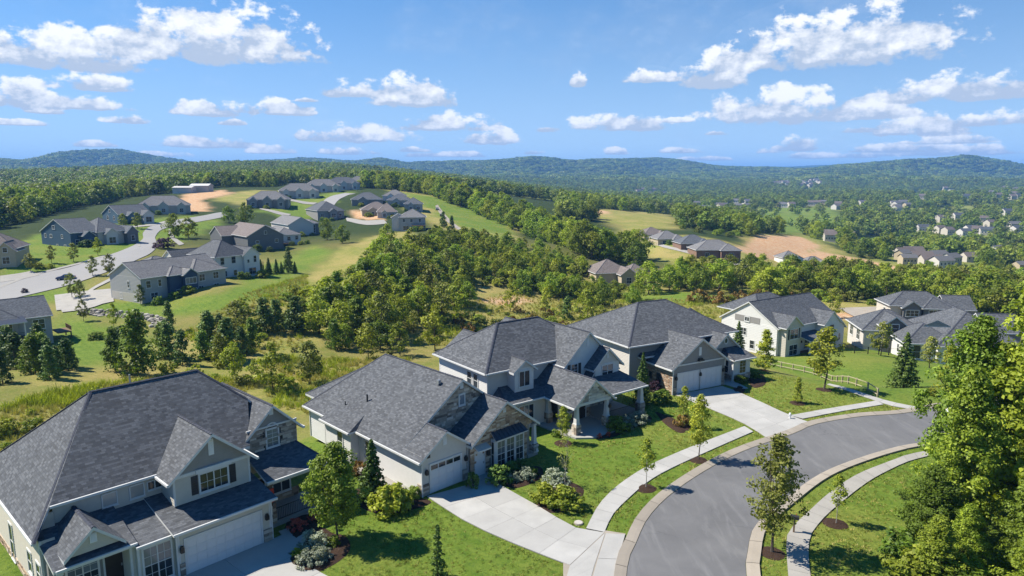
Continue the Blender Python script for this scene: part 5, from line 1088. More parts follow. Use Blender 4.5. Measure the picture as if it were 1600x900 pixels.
blocks('white_ranch_house', 'low white house with dark shutters and broad slate hip roof, beyond the right-hand lawn', at(1464, 568, 124), -10, 'shingle_charcoal', [
    ('h', 0, 12, 0, 16, 3.0, 0.66, 'b', 'lr', 'siding_white'), ('h', -4, 3, 1.2, 9, 3.0, 0.62, 'b', 'lr', 'siding_white'), ('h', -8.0, 1, 8, 16, 3.4, 0.62, 'a', 'lr', 'siding_pale'), ('g', -5.4, -2.0, 7.0, 12, 4.3, 0.8, 'b', 'f', 'siding_dark'), ('g', 10, 15.5, 9, 15, 3.5, 0.75, 'a', 'r', 'siding_taupe')],
    [('front', 0, 2.6, 0.7, 1.2, 1.5, {'cols': 2}), ('front', 0, 6.0, 0.7, 1.2, 1.5, {'cols': 2}), ('front', 0, 9.2, 0.7, 1.2, 1.5, {'cols': 2}), ('front', 7.0, -3.7, 3.0, 1.0, 1.3, {'cols': 1}), ('left', -4, 4.2, 0.6, 0.6, 1.2), ('left', -8.0, 10.5, 1.0, 1.4, 1.6, {'cols': 2}), ('left', -8.0, 14, 1.0, 1.4, 1.6, {'cols': 2}), ('front', 1.2, -2.5, 0.4, 1.0, 2.0, {})], extra=h6x)
blocks('slate_roofed_house', 'grey two-storey house with slate hip roof, farthest back beside the tree belt on the right', at(1390, 499, 168), -8, 'shingle_charcoal', [
    ('h', 0, 12, 0, 7.5, 3.3, 0.6, 'a', 'lr', 'siding_beige'), ('g', 2.2, 5.6, -1, 5, 3.0, 0.7, 'b', 'f', 'siding_dark'), ('h', 6.0, 11.5, -1.2, 5, 3.0, 0.6, 'b', 'lr', 'siding_dark'), ('g', 11, 16.5, 0.5, 7, 2.6, 0.7, 'a', 'r', 'siding_taupe')],
    [('front', -1, 3.9, 1.0, 2.4, 1.2, {'cols': 3}), ('front', -1.2, 7.8, 1.2, 1.5, 1.1, {'cols': 2}), ('front', -1.2, 10, 1.2, 1.0, 1.1), ('left', 0, 3, 0.6, 0.9, 1.4)])
# left hillside
def hAx(h):
    h.floor(-11, -4.2, -2.6, 0, 1.9, 2.2, 'wood_brown'); h.rail((-11, -2.5), (-4.3, -2.5), 2.2)
    for a in (-11, -7.6, -4.4): h.column(a, -2.4, 2.2, 4.9, 0.28, 0); h.beam(a - .15, a + .15, -2.55, -2.25, -3, 2.0, 'stone_cap', 'post')
    h.poly_roof([[(-12.5, -2.9, 5.0), (-4.0, -2.9, 5.0), (-4.0, 0.2, 5.6), (-12.5, 0.2, 5.6)]], mat='metal_roof')
    h.floor(1.2, 3.4, 2, 6, 1.2, 1.4, 'wood_brown', 'deck'); h.rail((3.4, 2), (3.4, 6), 1.4, 0.9, 'wood_brown')
    for b in (2.1, 5.9): h.beam(3.2, 3.4, b - .1, b + .1, -3, 1.2, 'wood_brown', 'post')
blocks('walkout_house', 'grey house with white-columned balcony and side deck, at the left edge', at(84, 536, 126), 46, 'shingle_slate', [
    ('g', -16, 0, 0, 10, 5.4, 0.55, 'a', 'r', 'siding_grey'), ('h', -16, -5, -0.5, 12, 5.6, 0.6, 'a', 'lr', 'siding_grey')],
    [('front', 0, -1.9, 3.0, 1.7, 1.6, {'cols': 2}), ('front', 0, -1.7, 0.4, 1.5, 1.2, {'cols': 2}), ('front', -0.5, -6.4, 3.0, 1.0, 1.6), ('front', -0.5, -9.5, 2.6, 1.6, 2.0, {'cols': 2})], extra=hAx)
def hBx(h):
    h.floor(7.2, 13, -2.4, -1.0, -0.6, -0.35, 'wood_brown', 'deck'); h.beam(12.3, 12.6, -2.3, -2.0, -3, -0.5, 'wood_brown', 'post'); h.band('left', 0, 0, 11, 0, 2.1, 'siding_beige', 0.05, 'lower_wall'); h.door('front', 0, 15.4, 0.1, 0.9, 2.0, 'shutter')
blocks('navy_bay_house', 'grey two-storey house with navy blue bay in the middle and brown roof', at(223, 475, 148), 61, 'shingle_grey', [
    ('g', 0, 21, 0, 11.5, 5.9, 0.52, 'a', 'l', 'siding_grey'), ('h', 12, 21, -1.2, 9, 5.9, 0.5, 'b', 'lr', 'siding_grey'), ('h', 6.2, 12.4, -1.0, 5, 5.85, 0.5, 'b', 'lr', 'siding_navy'), ('g', 9.2, 12.6, -2.0, 3, 5.7, 0.7, 'b', 'f', 'siding_navy'), ('h', 4, 16, 4, 15, 6.4, 0.5, 'a', 'lr', None)],
    [('left', 0, 4.6, 3.3, 0.6, 1.4), ('front', 0, 1.7, 3.4, 1.0, 1.5), ('front', 0, 4.4, 3.4, 0.7, 1.5), ('front', 0, 2.9, 0.7, 1.6, 1.4, {'cols': 2}), ('front', -2.0, 10.9, 3.3, 2.7, 1.3, {'cols': 3, 'rows': 1, 'gl': 'glass_curtain'}), ('front', -2.0, 10.9, 0.5, 2.7, 1.5, {'cols': 3, 'rows': 1, 'gl': 'glass_curtain'}), ('front', -1.0, 8.2, 0.3, 0.9, 1.8), ('front', -1.2, 14.4, 3.4, 1.4, 1.5, {'cols': 2}), ('front', -1.2, 18.2, 3.5, 1.4, 1.5, {'cols': 2}), ('front', -1.2, 14.0, 0.7, 1.2, 1.5, {'cols': 2}), ('front', -1.2, 18.2, 0.7, 1.3, 1.5, {'cols': 2}), ('left', 0, 2.4, 0.6, 0.8, 1.2), ('left', 0, 7.6, 0.6, 0.8, 1.2)], extra=hBx)
def hCx(h):
    h.floor(12.2, 15, 1.5, 5.5, 1.6, 1.8, 'wood_brown', 'deck'); h.rail((15, 1.5), (15, 5.5), 1.8, 0.9, 'wood_brown')
    for b in (1.6, 5.4): h.beam(14.8, 15, b - .1, b + .1, -3, 1.7, 'wood_brown', 'post')
blocks('white_farmhouse', 'white two-storey house with charcoal hip roof, behind the navy-fronted house', at(339, 435, 176), 54, 'shingle_charcoal', [
    ('h', 0, 9.5, 0, 13, 5.8, 0.75, 'b', 'lr', 'siding_white'), ('g', 7.6, 12.2, -0.8, 8, 5.6, 0.8, 'b', 'f', 'siding_white'), ('g', -4, 6, 13, 19, 4.6, 0.7, 'a', 'l', 'siding_white')],
    [('front', 0, 1.8, 3.4, 1.0, 1.7), ('front', 0, 5.0, 3.5, 1.1, 1.7), ('front', 0, 2.4, 0.2, 0.9, 1.4), ('front', 0, 5.3, 0.2, 0.9, 1.4), ('front', -0.8, 10.8, 3.3, 0.8, 1.7), ('front', -0.8, 8.8, 3.3, 0.6, 0.8), ('left', 0, 3, 3.4, 1.0, 1.6), ('left', -4, 16, 2.2, 1.8, 1.6, {'cols': 2}), ('front', -0.8, 9.9, 0.1, 2.0, 1.7, {'cols': 2})], extra=hCx)
blocks('dark_gabled_house', 'dark grey house with brown roof and wide plain gable end, uphill from the white house', at(388, 391, 243), 42, 'shingle_brown', [
    ('g', 0, 13, 0, 24, 5.0, 0.55, 'b', 'f', 'siding_dark'), ('g', -4, 4, 14, 26, 4.6, 0.5, 'a', 'l', 'siding_dark')], [('front', 0, 3.4, 2.2, 1.1, 0.9), ('front', 0, 10.4, 2.2, 1.1, 1.1), ('front', 0, 6.5, 5.4, 0.8, 1.0)])
blocks('pale_hip_house', 'pale single-storey house with grey hip roof and rear deck, next to the dark grey gable', at(434, 384, 262), 38, 'shingle_grey', [
    ('h', 0, 9, 0, 20, 4.2, 0.5, 'b', 'lr', 'siding_white'), ('h', -4, 5, 8, 22, 4.8, 0.5, 'b', 'lr', None)], [('front', 0, 1.6, 1.8, 1.2, 1.4), ('front', 0, 4.4, 1.8, 1.2, 1.4), ('front', 0, 7.4, 2, 1.0, 1.4), ('front', 0, 6, -0.2, 1.2, 1.0)],
    extra=lambda h: (h.floor(0.5, 4.5, -3, 0, 0.8, 1.0, 'wood_brown', 'deck'), h.rail((0.5, -3), (4.5, -3), 1.0, 0.9, 'wood_brown')))
blocks('beige_gabled_house', 'beige house with pale gable wall and tall dark windows at its corner', at(452, 369, 296), 38, 'shingle_grey', [
    ('g', 0, 11, 0, 22, 5.0, 0.55, 'b', 'f', 'siding_pale'), ('h', 9, 14, 1.5, 14, 5.2, 0.5, 'b', 'lr', 'siding_dark')], [('front', 1.5, 11.6, 0.8, 1.4, 3.4, {'rows': 3}), ('right', 14, 4, 1, 2, 3.2, {'cols': 2})])
blocks('purple_roofed_house', 'brown brick house with dark purple-grey hip roof, at the bend of the upper road', at(497, 345, 362), 32, 'shingle_charcoal', [
    ('h', 0, 14, 0, 22, 5.4, 0.62, 'b', 'lr', 'siding_taupe'), ('g', 6, 10, -1.5, 6, 5.0, 0.7, 'b', 'f', 'siding_taupe')], [('front', -1.5, 8, 1.5, 2.2, 2.2, {'cols': 2}), ('front', 0, 2.4, 1.6, 1.4, 1.8, {'cols': 2}), ('front', 0, 12, 1.6, 1.2, 1.8)])
TEAL = [('left', 0, 4.8, 2.7, 0.9, 1.1), ('left', 0, 9.3, 5.6, 1.4, 1.1), ('left', 0, 11.2, 2.7, 1.2, 1.0), ('left', 0, 3.6, 0.0, 1.2, 0.5), ('left', 0, 8, 0.0, 0.9, 0.5)]
blocks('teal_gabled_house', 'dark teal house with broad plain gable end, left of the upper road', at(112, 386, 222), 62, 'shingle_slate', [
    ('g', 0, 10, 0, 17, 4.8, 0.48, 'a', 'l', 'siding_teal'), ('h', 8, 19, -1.5, 14, 4.6, 0.55, 'a', 'lr', 'siding_beige'), ('g', 3.0, 6.5, -2.2, 6, 3.8, 0.8, 'b', 'f', 'siding_teal'), ('g', 10, 14, -3, 6, 4.0, 0.8, 'b', 'f', 'siding_pale'), ('g', 17, 21, -3.5, 6, 4.0, 1.0, 'b', 'f', 'siding_dark')], TEAL + [('front', 0, 2, 0.6, 1.2, 1.6), ('front', -2.2, 4.8, 0.6, 1.4, 1.6), ('front', -3, 12, 0.4, 2.2, 2.0, {'cols': 2}), ('front', -3.5, 19, 0.8, 1.2, 1.8), ('left', 0, 14.5, 2.7, 0.9, 1.1)])
blocks('blue_gabled_house', 'mid-blue house with arched gable windows, second up the left road', at(186, 350, 288), 56, 'shingle_slate', [
    ('g', 0, 14, 0, 13.5, 4.2, 0.52, 'a', 'l', 'siding_blue'), ('g', 3, 6.5, -2.5, 6, 3.8, 0.8, 'b', 'f', 'siding_blue'), ('g', 9, 13.5, -3, 6, 3.8, 0.8, 'b', 'f', 'siding_pale')], [('left', 0, 3.6, 1.6, 1.4, 1.0, {'arch': True}), ('left', 0, 9.0, 1.6, 1.6, 1.0, {'arch': True}), ('left', 0, 7, 4.8, 1.2, 1.0), ('front', 0, 2, 0.6, 1.2, 1.8), ('front', -3, 11.2, 0.4, 2.4, 2.2, {'cols': 2})])
blocks('tan_edge_house', 'tan stone house with brown roof, cut by the left edge', at(27, 415, 188), 20, 'shingle_brown', [('h', -14, 0, 0, 12, 5.2, 0.7, 'a', 'lr', 'siding_tan'), ('g', -4.4, 0.4, -1.6, 6, 4.6, 0.95, 'b', 'f', 'siding_tan'), ('g', -9, -5, -1, 6, 3.2, 0.9, 'b', 'f', 'siding_tan')], [('front', -1.6, -2, 0.8, 1.6, 1.8, {'cols': 2}), ('front', -1.6, -2, 4.0, 1.0, 1.2), ('front', 0, -6, 3.6, 1.2, 1.2)])
def manor(name, label, px, py, Y, ang, roof, w, d, ze, wm, group=None):
    n = max(2, int(w / 7)); bl = [('h', 0, w, 0, d, ze, 0.62, 'a', 'lr', wm)]; wn = []
    for i in range(n):
        a = w * (i + 0.5) / n; g = 2.4 if i % 2 else 1.9; bl.append(('g', a - g, a + g, -1.6 if i % 2 else -2.4, 5, ze - 0.4, 0.85, 'b', 'f', wm)); wn.append(('front', -1.6 if i % 2 else -2.4, a, 0.8, 1.6, 1.8, {'cols': 2}))
    wn += [('front', 0, w * 0.03 + 1.0, 0.9, 1.0, 1.6), ('left', 0, d * 0.4, 0.9, 1.2, 1.6), ('right', w, d * 0.4, 0.9, 1.2, 1.6)]
    return blocks(name, label, at(px, py, Y), ang, roof, bl, wn, lap=0.5, group=group)
manor('stone_manor', 'pale stone house with grey hip roof, third up the left road below bare earth', 213, 335, 335, 25, 'shingle_grey', 24, 14, 4.4, 'siding_beige')
manor('gabled_manor', 'grey stone house with clustered front gables, right of the earth mound', 386, 324, 388, 12, 'shingle_grey', 22, 14, 4.6, 'siding_taupe')
manor('gabled_manor', 'house with pale gable end, second of the hilltop row behind the gabled stone house', 437, 310, 436, 20, 'shingle_grey', 24, 14, 5.0, 'siding_pale')
manor('gabled_manor', 'long grey-roofed house, third of the hilltop row', 478, 301, 490, 22, 'shingle_grey', 24, 14, 5.0, 'siding_pale')
manor('gabled_manor', 'house with dark peaked gables, fourth of the hilltop row', 512, 297, 535, 20, 'shingle_slate', 24, 14, 5.4, 'siding_pale')
manor('gabled_manor', 'last and farthest house of the hilltop row, against the trees', 545, 293, 590, 18, 'shingle_grey', 26, 14, 5.0, 'siding_taupe')
blocks('walkout_grey_house', 'tall grey house with light hip roof at the right end of the hill cluster', at(625, 362, 285), 8, 'shingle_grey', [('h', 0, 11, 0, 13, 6.4, 0.5, 'a', 'lr', 'siding_grey'), ('g', -3.5, 2, 4, 11, 6.0, 0.6, 'b', 'f', 'siding_pale')], [('front', 0, 1.8, 4.2, 1.0, 1.2), ('front', 0, 5, 4.2, 1.0, 1.2), ('front', 0, 8.6, 4.2, 1.0, 1.2), ('front', 0, 2.6, 0.6, 2.4, 1.8, {'cols': 2}), ('front', 0, 6.6, 0.6, 1.0, 1.8), ('front', 0, 9, 0.6, 2.2, 1.8, {'cols': 2})],
    extra=lambda h: (h.floor(5, 11, -2.6, 0, 2.6, 2.8, 'wood_brown', 'deck'), h.rail((5, -2.6), (11, -2.6), 2.8)))
for k, (px, py, Y, ang, rf, w, d, ze, wm, lb) in enumerate([
    (566, 338, 335, 16, 'shingle_brown', 16, 14, 3.6, 'siding_tan', 'brown-roofed house with tan stone front in the middle of the hill cluster'), (590, 341, 318, 12, 'shingle_brown', 10, 16, 3.4, 'siding_beige', 'brown-roofed house beside the tall grey house'),
    (550, 322, 385, 14, 'shingle_slate', 18, 14, 4.0, 'siding_taupe', 'dark slate roof behind the brown roofs of the hill cluster'), (606, 322, 380, 10, 'shingle_slate', 14, 12, 3.6, 'siding_grey', 'blue-grey roofed house behind the tall grey house'),
    (598, 314, 425, 8, 'shingle_grey', 14, 12, 3.4, 'siding_white', 'pale roofed house near the top of the hill cluster'), (632, 330, 360, 8, 'shingle_slate', 10, 12, 4.2, 'siding_grey', 'small slate-roofed house right of the hill cluster')]):
    blocks('hill_house', lb, at(px, py, Y), ang, rf, [('h', 0, w, 0, d, ze, 0.55, 'a', 'lr', wm), ('g', w * .2, w * .5, -1.5, 5, ze - .3, 0.7, 'b', 'f', wm)], [('front', -1.5, w * .35, 0.8, 1.4, 1.6), ('front', 0, w * .75, 0.8, 1.8, 1.6, {'cols': 2})], lap=0.5)
blocks('white_shed', 'long low white shed on the rise, left of its pair', at(270, 303, 500) + Vector((0, 0, 1.5)), 4, 'siding_pale', [('g', 0, 13, 0, 9, 3.0, 0.2, 'a', 'lr', 'siding_pale')], lap=0.5); blocks('white_shed', 'white-roofed shed on the rise, right of its pair', at(297, 301, 520) + Vector((0, 0, 1.5)), 4, 'siding_white', [('g', 0, 13, 0, 10, 3.6, 0.25, 'a', 'lr', 'siding_beige')], lap=0.5)
# right-hand slope
for (px, py, Y, ang, w, d, ze, wm, lb, rf) in [(1007, 377, 335, 15, 13, 12, 3.6, 'siding_tan', 'topmost brown house of the four on the right slope', 'shingle_brown'), (1028, 384, 318, 10, 13, 12, 3.4, 'siding_tan', 'second house down of the four on the right slope', 'shingle_grey'),
    (1064, 391, 304, 5, 14, 12, 3.2, 'brick_far', 'third house down of the four on the right slope, brick walls', 'shingle_slate'), (1088, 404, 288, 2, 18, 13, 3.8, 'brick_far', 'lowest brick house with deck of the four on the right slope', 'shingle_grey')]:
    blocks('slope_house', lb, at(px, py, Y), ang, rf, [('h', 0, w, 0, d, ze, 0.55, 'a', 'lr', wm), ('h', w * .55, w, -2, 6, ze, 0.6, 'b', 'lr', wm)], [('front', 0, w * .25, 0.8, 1.6, 1.5, {'cols': 2}), ('front', -2, w * .78, 0.8, 2.0, 1.6, {'cols': 2})], lap=0.5, z0=-4,
        extra=(lambda h: (h.floor(10, 16, -5, -2, 0.2, 0.4, 'wood_brown', 'deck'), h.rail((10, -5), (16, -5), 0.4, 0.9, 'wood_brown'))) if w == 18 else None)
blocks('tan_valley_house', 'tan house with grey-brown roofs half hidden by trees below the ridge', at(935, 446, 222), 14, 'shingle_brown', [('h', 0, 12, 2, 14, 3.8, 0.6, 'a', 'lr', 'siding_tan'), ('g', 7, 12, -2, 6, 3.6, 0.75, 'b', 'f', 'siding_tan'), ('h', 10, 18, 0, 9, 3.4, 0.6, 'a', 'lr', 'siding_tan')], [('front', -2, 9.5, 0.6, 1.6, 1.8, {'cols': 2}), ('front', 0, 14, 0.6, 1.6, 1.6, {'cols': 2})], z0=-4)
for (px, py, Y, w, lb) in [(1223, 413, 352, 9, 'small new white house with grey roof beside the earthworks, left of its pair'), (1258, 422, 340, 11, 'small new white house with grey roof beside the earthworks, right of its pair')]:
    blocks('new_house', lb, at(px, py, Y), 4, 'shingle_grey', [('h', 0, w, 0, 9, 3.2, 0.6, 'a', 'lr', 'siding_white'), ('g', w * .5, w * .95, -2, 4, 3.0, 0.6, 'b', 'f', 'siding_white')], [('front', 0, w * .25, 0.8, 1.4, 1.4), ('front', -2, w * .72, 0.4, 2.4, 2.0, {'cols': 2})], lap=0.5, z0=-4)
# ------------------------------------------------------------------ far roads and drives on the hill
def far_strip(name, pl, pr, lift, mat, n=40, thick=0.0, **kw):
    a = resample(smooth_line([P(*p).to_2d() for p in pl], 2.0), n); b = resample(smooth_line([P(*p).to_2d() for p in pr], 2.0), n)
    mid = 5; rows = [[a[i].lerp(b[i], k / mid) for k in range(mid + 1)] for i in range(n)]; mb = MB()
    g = [[(p.x, p.y, Zf(p.x, p.y) + lift) for p in r_] for r_ in rows]
    for i in range(n - 1):
        for k in range(mid): mb.face([g[i][k], g[i][k + 1], g[i + 1][k + 1], g[i + 1][k]])
    o = mb.build(name, mat, **kw); me = o.data
    if sum(p.normal.z for p in me.polygons) < 0: me.flip_normals()
    return o
far_strip('hill_road', [(-60,452),(40,432),(120,415),(190,392),(222,375),(225,362),(250,350),(300,340),(345,332)], [(-60,482),(60,458),(150,432),(215,406),(246,386),(243,370),(262,356),(310,347),(360,337)], 0.16, 'road_far', 60, kind='structure')
far_strip('hill_road', [(500,322),(508,312),(520,306),(540,302)], [(520,324),(528,314),(538,308),(556,303)], 0.25, 'road_far', 16, kind='structure')
for k, (l, r_) in enumerate([([(85,462),(140,455),(176,452)], [(88,486),(140,480),(178,472)]), ([(0,432),(30,428),(50,424)], [(0,442),(34,437),(62,431)]), ([(95,482),(130,478),(150,474)], [(97,489),(135,484),(160,476)]),
        ([(84,421),(130,409.5),(172,397)], [(86,423),(131,411.5),(172,399.5)]), ([(0,448),(45,431),(84,421)], [(0,451),(46,433.5),(86,423)]), ([(120,474),(150,447),(196,424)], [(124,476),(153,449.5),(199,426)]), ([(150,371),(180,369),(205,366)], [(150,374),(182,372),(207,369)]), ([(185,358),(225,352),(260,345)], [(188,360),(228,354),(263,347)]), ([(205,366),(210,376),(216,386)], [(209,366),(216,376),(220,386)]),
        ([(262,360),(266,372),(280,384)], [(266,358),(272,370),(288,382)]), ([(405,327),(430,334),(450,338)], [(408,325),(436,331),(455,335)]), ([(540,340),(570,345),(600,344)], [(542,346),(575,352),(606,350)]), ([(445,312),(470,318),(490,320)], [(450,310),(475,315),(496,317)]),
        ([(680,322),(690,338),(705,352),(716,360)], [(684,320),(696,336),(710,350),(722,358)]), ([(1005,374),(1040,388),(1120,408),(1185,422)], [(1008,372),(1044,385),(1124,405),(1190,418)]), ([(1310,482),(1345,500),(1400,520)], [(1372,480),(1390,500),(1425,520)])]):
    far_strip('hill_path', l, r_, 0.2, 'concrete_walk' if k not in (13, 15) else 'concrete_curb', 14, kind='structure')

# ------------------------------------------------------------------ tree and shrub shapes
def leaves(rng, tips, per, leaf, tipr, up=0.5, outw=0.7, rnd=0.7, squash=0.8, ctr=None, tone_lo=0.0):
    n = len(tips); c = np.repeat(tips, per, 0); off = rng.normal(0, 1, (n * per, 3)); off /= np.linalg.norm(off, axis=1)[:, None] + 1e-9
    rad = rng.random(n * per) ** 0.45; off = off * (rad * np.repeat(tipr, per) if hasattr(tipr, '__len__') else rad * tipr)[:, None]; off[:, 2] *= squash
    p = c + off; ax = np.zeros((n * per, 3)) if ctr is None else np.tile(ctr, (n * per, 1)); 
    o = p - ax; 
    if ctr is None: o[:, 2] = 0
    o /= np.linalg.norm(o, axis=1)[:, None] + 1e-6
    oc = off / (np.linalg.norm(off, axis=1)[:, None] + 1e-6)
    nm = o * outw * 0.6 + oc * outw + np.array([0, 0, up]) + rng.normal(0, rnd, p.shape) ; nm /= np.linalg.norm(nm, axis=1)[:, None] + 1e-9
    t = np.cross(nm, rng.normal(0, 1, p.shape)); t /= np.linalg.norm(t, axis=1)[:, None] + 1e-9; b = np.cross(nm, t)
    s = leaf * rng.uniform(0.65, 1.3, (n * per, 1))
    V = np.stack([p + t * s * .62, p + b * s * .36 + nm * s * .08, p - t * s * .55, p - b * s * .36 + nm * s * .08], 1).reshape(-1, 3)
    F = np.arange(len(V)).reshape(-1, 4); tone = np.clip(np.repeat(rng.normal(0.45, 0.22, n), per) + rng.normal(0, 0.2, n * per), tone_lo, 1)
    return V, F, tone
def tips_in(rng, n, prof, z0, z1, shell=0.5, lob=None):
    t = rng.random(n); z = z0 + (z1 - z0) * t; r = np.array([prof(q) for q in t]) * rng.random(n) ** shell; a = rng.random(n) * 2 * math.pi
    if lob is not None: r = r * (1 + lob * np.sin(a * 3 + z * 1.3 + lob * 9) * 0.6 + lob * np.sin(a * 5 - z * 2.1) * 0.4)
    return np.stack([r * np.cos(a), r * np.sin(a), z], 1)
def trunk_mesh(name, rng, h, r0, tips, n_limb, mat='bark', top=0.92, bend=0.03):
    mb = MB(); pts = [Vector((h * bend * math.sin(3 * k / 6 + h), h * bend * math.cos(2 * k / 6 + h) * 0.6, h * top * k / 6)) for k in range(7)]; pts = [p - Vector((pts[0].x, pts[0].y, 0)) for p in pts]
    pts[0].z = -0.25
    for k in range(6): mb.tube(pts[k], pts[k + 1], r0 * (1 - k / 6.6) * (1.35 if k == 0 else 1), r0 * (1 - (k + 1) / 6.6), 7, cap=False)
    if len(tips):
        for i in rng.choice(len(tips), min(n_limb, len(tips)), replace=False):
            tp = Vector(tips[i]); zz = max(h * 0.16, tp.z - Vector((tp.x, tp.y)).length * 0.9); k = min(5, int(zz / (h * top) * 6)); s = pts[k].lerp(pts[k + 1], min(1, max(0, zz / (h * top) * 6 - k))); rr = r0 * (1 - k / 6.6) * 0.5
            m_ = s.lerp(tp, 0.55) + Vector((0, 0, -0.06 * (tp - s).length)); mb.tube(s, m_, rr, rr * 0.6, 5, cap=False); mb.tube(m_, tp, rr * 0.6, rr * 0.2, 4, cap=False)
    return mb.mesh(name, [mat], smooth=True)
PROTO = {}
def proto(key, crown, trunk): PROTO[key] = (crown, trunk)
def make_broad(key, mat, H, Rr, z0, ntip, per, leaf, tipr, seed, prof=None, limbs=14, r0=None, shell=0.45, lob=0.18, bark='bark', up=0.5):
    rng = np.random.default_rng(seed); prof = prof or (lambda t: Rr * max(0.05, math.sin(math.pi * min(1, 0.10 + 0.88 * t) ** 0.85)) ** 0.75)
    tp = tips_in(rng, ntip, prof, z0, H - tipr * 0.5, shell, lob); rad = tipr * rng.uniform(0.7, 1.3, ntip)
    V, F, tone = leaves(rng, tp, per, leaf, rad, ctr=np.array([0, 0, z0 + (H - z0) * 0.4]), up=up)
    proto(key, mesh_np(key + '_crown', V, F, [mat], tone), trunk_mesh(key + '_trunk', rng, H, r0 or H * 0.016, tp, limbs, bark)); return tp
def make_cone(key, mat, H, Rr, z0, seed, layers=16, per_b=9, leaf=0.25, sweep=0.25, dens=10, r0=None):
    """conifer: whorls of drooping boughs"""
    rng = np.random.default_rng(seed); tips = []; rad = []
    for L in range(layers):
        t = L / (layers - 1); z = z0 + (H - z0) * t ** 0.92; r = Rr * (1 - t) ** 0.85 + 0.06; nb = max(3, int(per_b * (0.35 + 0.65 * (1 - t))))
        for k in range(nb):
            a = 2 * math.pi * (k + rng.random() * 0.7) / nb + L; rr = r * rng.uniform(0.78, 1.12)
            for q in (0.35, 0.62, 0.88): tips.append((rr * q * math.cos(a), rr * q * math.sin(a), z - sweep * rr * q + rng.normal(0, 0.05))); rad.append(max(0.10, rr * 0.23))
    tips = np.array(tips); rad = np.array(rad)
    V, F, tone = leaves(rng, tips, dens, leaf, rad, up=0.45, outw=0.8, rnd=0.6, squash=0.45)
    proto(key, mesh_np(key + '_crown', V, F, [mat], tone), trunk_mesh(key + '_trunk', rng, H, r0 or H * 0.013, tips[:0], 0))
ovoid = lambda Rr: (lambda t: Rr * (math.sin(math.pi * (0.06 + 0.92 * t) ** 0.8) ** 0.8 if t < 0.98 else 0.08))
spire = lambda Rr: (lambda t: Rr * ((1 - t) ** 0.8 * min(1, t * 6 + 0.35) + 0.05))
# near trees, leaf by leaf
make_broad('street_maple', 'leaf_green', 7.6, 1.65, 1.9, 150, 40, 0.175, 0.42, 1, ovoid(1.65), 34, 0.085, 0.6, 0.25)
make_broad('olive_maple', 'leaf_olive', 7.6, 1.6, 1.7, 130, 36, 0.17, 0.42, 2, ovoid(1.55), 40, 0.08, 0.6, 0.3)
make_broad('lime_maple', 'leaf_lime', 6.0, 1.25, 1.6, 85, 28, 0.18, 0.36, 3, ovoid(1.25), 26, 0.06, 0.6, 0.25)
make_broad('sapling', 'leaf_lime', 4.2, 0.8, 1.3, 42, 24, 0.16, 0.28, 4, ovoid(0.8), 16, 0.04, 0.6, 0.2, 'bark_pale')
make_broad('bare_sapling', 'leaf_olive', 4.6, 0.9, 1.6, 40, 7, 0.12, 0.3, 5, ovoid(0.9), 32, 0.035, 0.6, 0.2, 'bark_pale')
make_broad('garden_maple', 'leaf_green', 7.4, 2.0, 1.5, 230, 58, 0.175, 0.46, 6, ovoid(2.0), 40, 0.08, 0.55, 0.3)
make_broad('big_maple', 'leaf_maple', 12.5, 2.7, 0.8, 360, 80, 0.20, 0.55, 7, spire(3.1), 70, 0.16, 0.55, 0.45)
make_broad('big_green', 'leaf_green', 12.5, 3.4, 0.6, 360, 80, 0.205, 0.6, 8, ovoid(3.0), 50, 0.17, 0.55, 0.45)
make_broad('lime_spire', 'leaf_lime', 5.5, 1.2, 0.5, 120, 34, 0.17, 0.33, 9, spire(1.3), 20, 0.05, 0.55, 0.15)
make_cone('arborvitae', 'needle', 5.0, 1.15, 0.15, 10, 22, 11, 0.19, 0.05, 12)
make_cone('yard_spruce', 'needle', 7.0, 1.9, 0.3, 11, 20, 11, 0.24, 0.2, 12)
make_cone('thin_fir', 'needle', 3.6, 0.55, 0.2, 12, 14, 6, 0.15, 0.1, 10)
# trees of the wood
for k in range(4):
    make_broad('wood_tree%d' % k, 'leaf_wood', 9.5, 3.4 + 0.3 * k, 1.2, 62, 30, 0.52, 1.05, 20 + k, None, 14, 0.17, 0.4, 0.3)
    make_broad('light_tree%d' % k, 'leaf_lime' if k % 2 else 'leaf_olive', 7.0, 2.0 + 0.15 * k, 1.3, 46, 26, 0.36, 0.62, 30 + k, ovoid(2.1), 16, 0.09, 0.5, 0.3)
fir = lambda Rr: (lambda t: Rr * (max(0.0, 1 - t) ** 0.62 * min(1, t * 4 + 0.55) + 0.04))
make_broad('wood_cedar0', 'needle', 6.5, 2.0, 0.3, 90, 24, 0.34, 0.62, 40, fir(1.9), 10, 0.09, 0.55, 0.3); make_broad('wood_cedar1', 'needle', 6.5, 1.7, 0.2, 84, 24, 0.32, 0.55, 41, fir(1.6), 10, 0.09, 0.55, 0.3)
make_broad('light_pine0', 'leaf_green', 8.0, 2.4, 0.4, 110, 26, 0.36, 0.66, 42, fir(2.3), 14, 0.1, 0.55, 0.35)
def make_bush(key, mat, H, Rr, n, per, leaf, seed):
    rng = np.random.default_rng(seed); a = rng.random(n) * 6.283; t = rng.random(n); r = Rr * np.sqrt(rng.random(n)) * np.sqrt(np.clip(1 - (t * 0.9) ** 2, 0, 1)); tp = np.stack([r * np.cos(a), r * np.sin(a), 0.12 * H + t * H * 0.8], 1)
    V, F, tone = leaves(rng, tp, per, leaf, 0.22 * Rr, ctr=np.array([0, 0, H * 0.2]), up=0.5); mb = MB()
    PROTO[key] = (mesh_np(key, V, F, [mat], tone), trunk_mesh(key + '_stem', rng, H * 0.7, 0.02 + 0.012 * H, tp, 9))
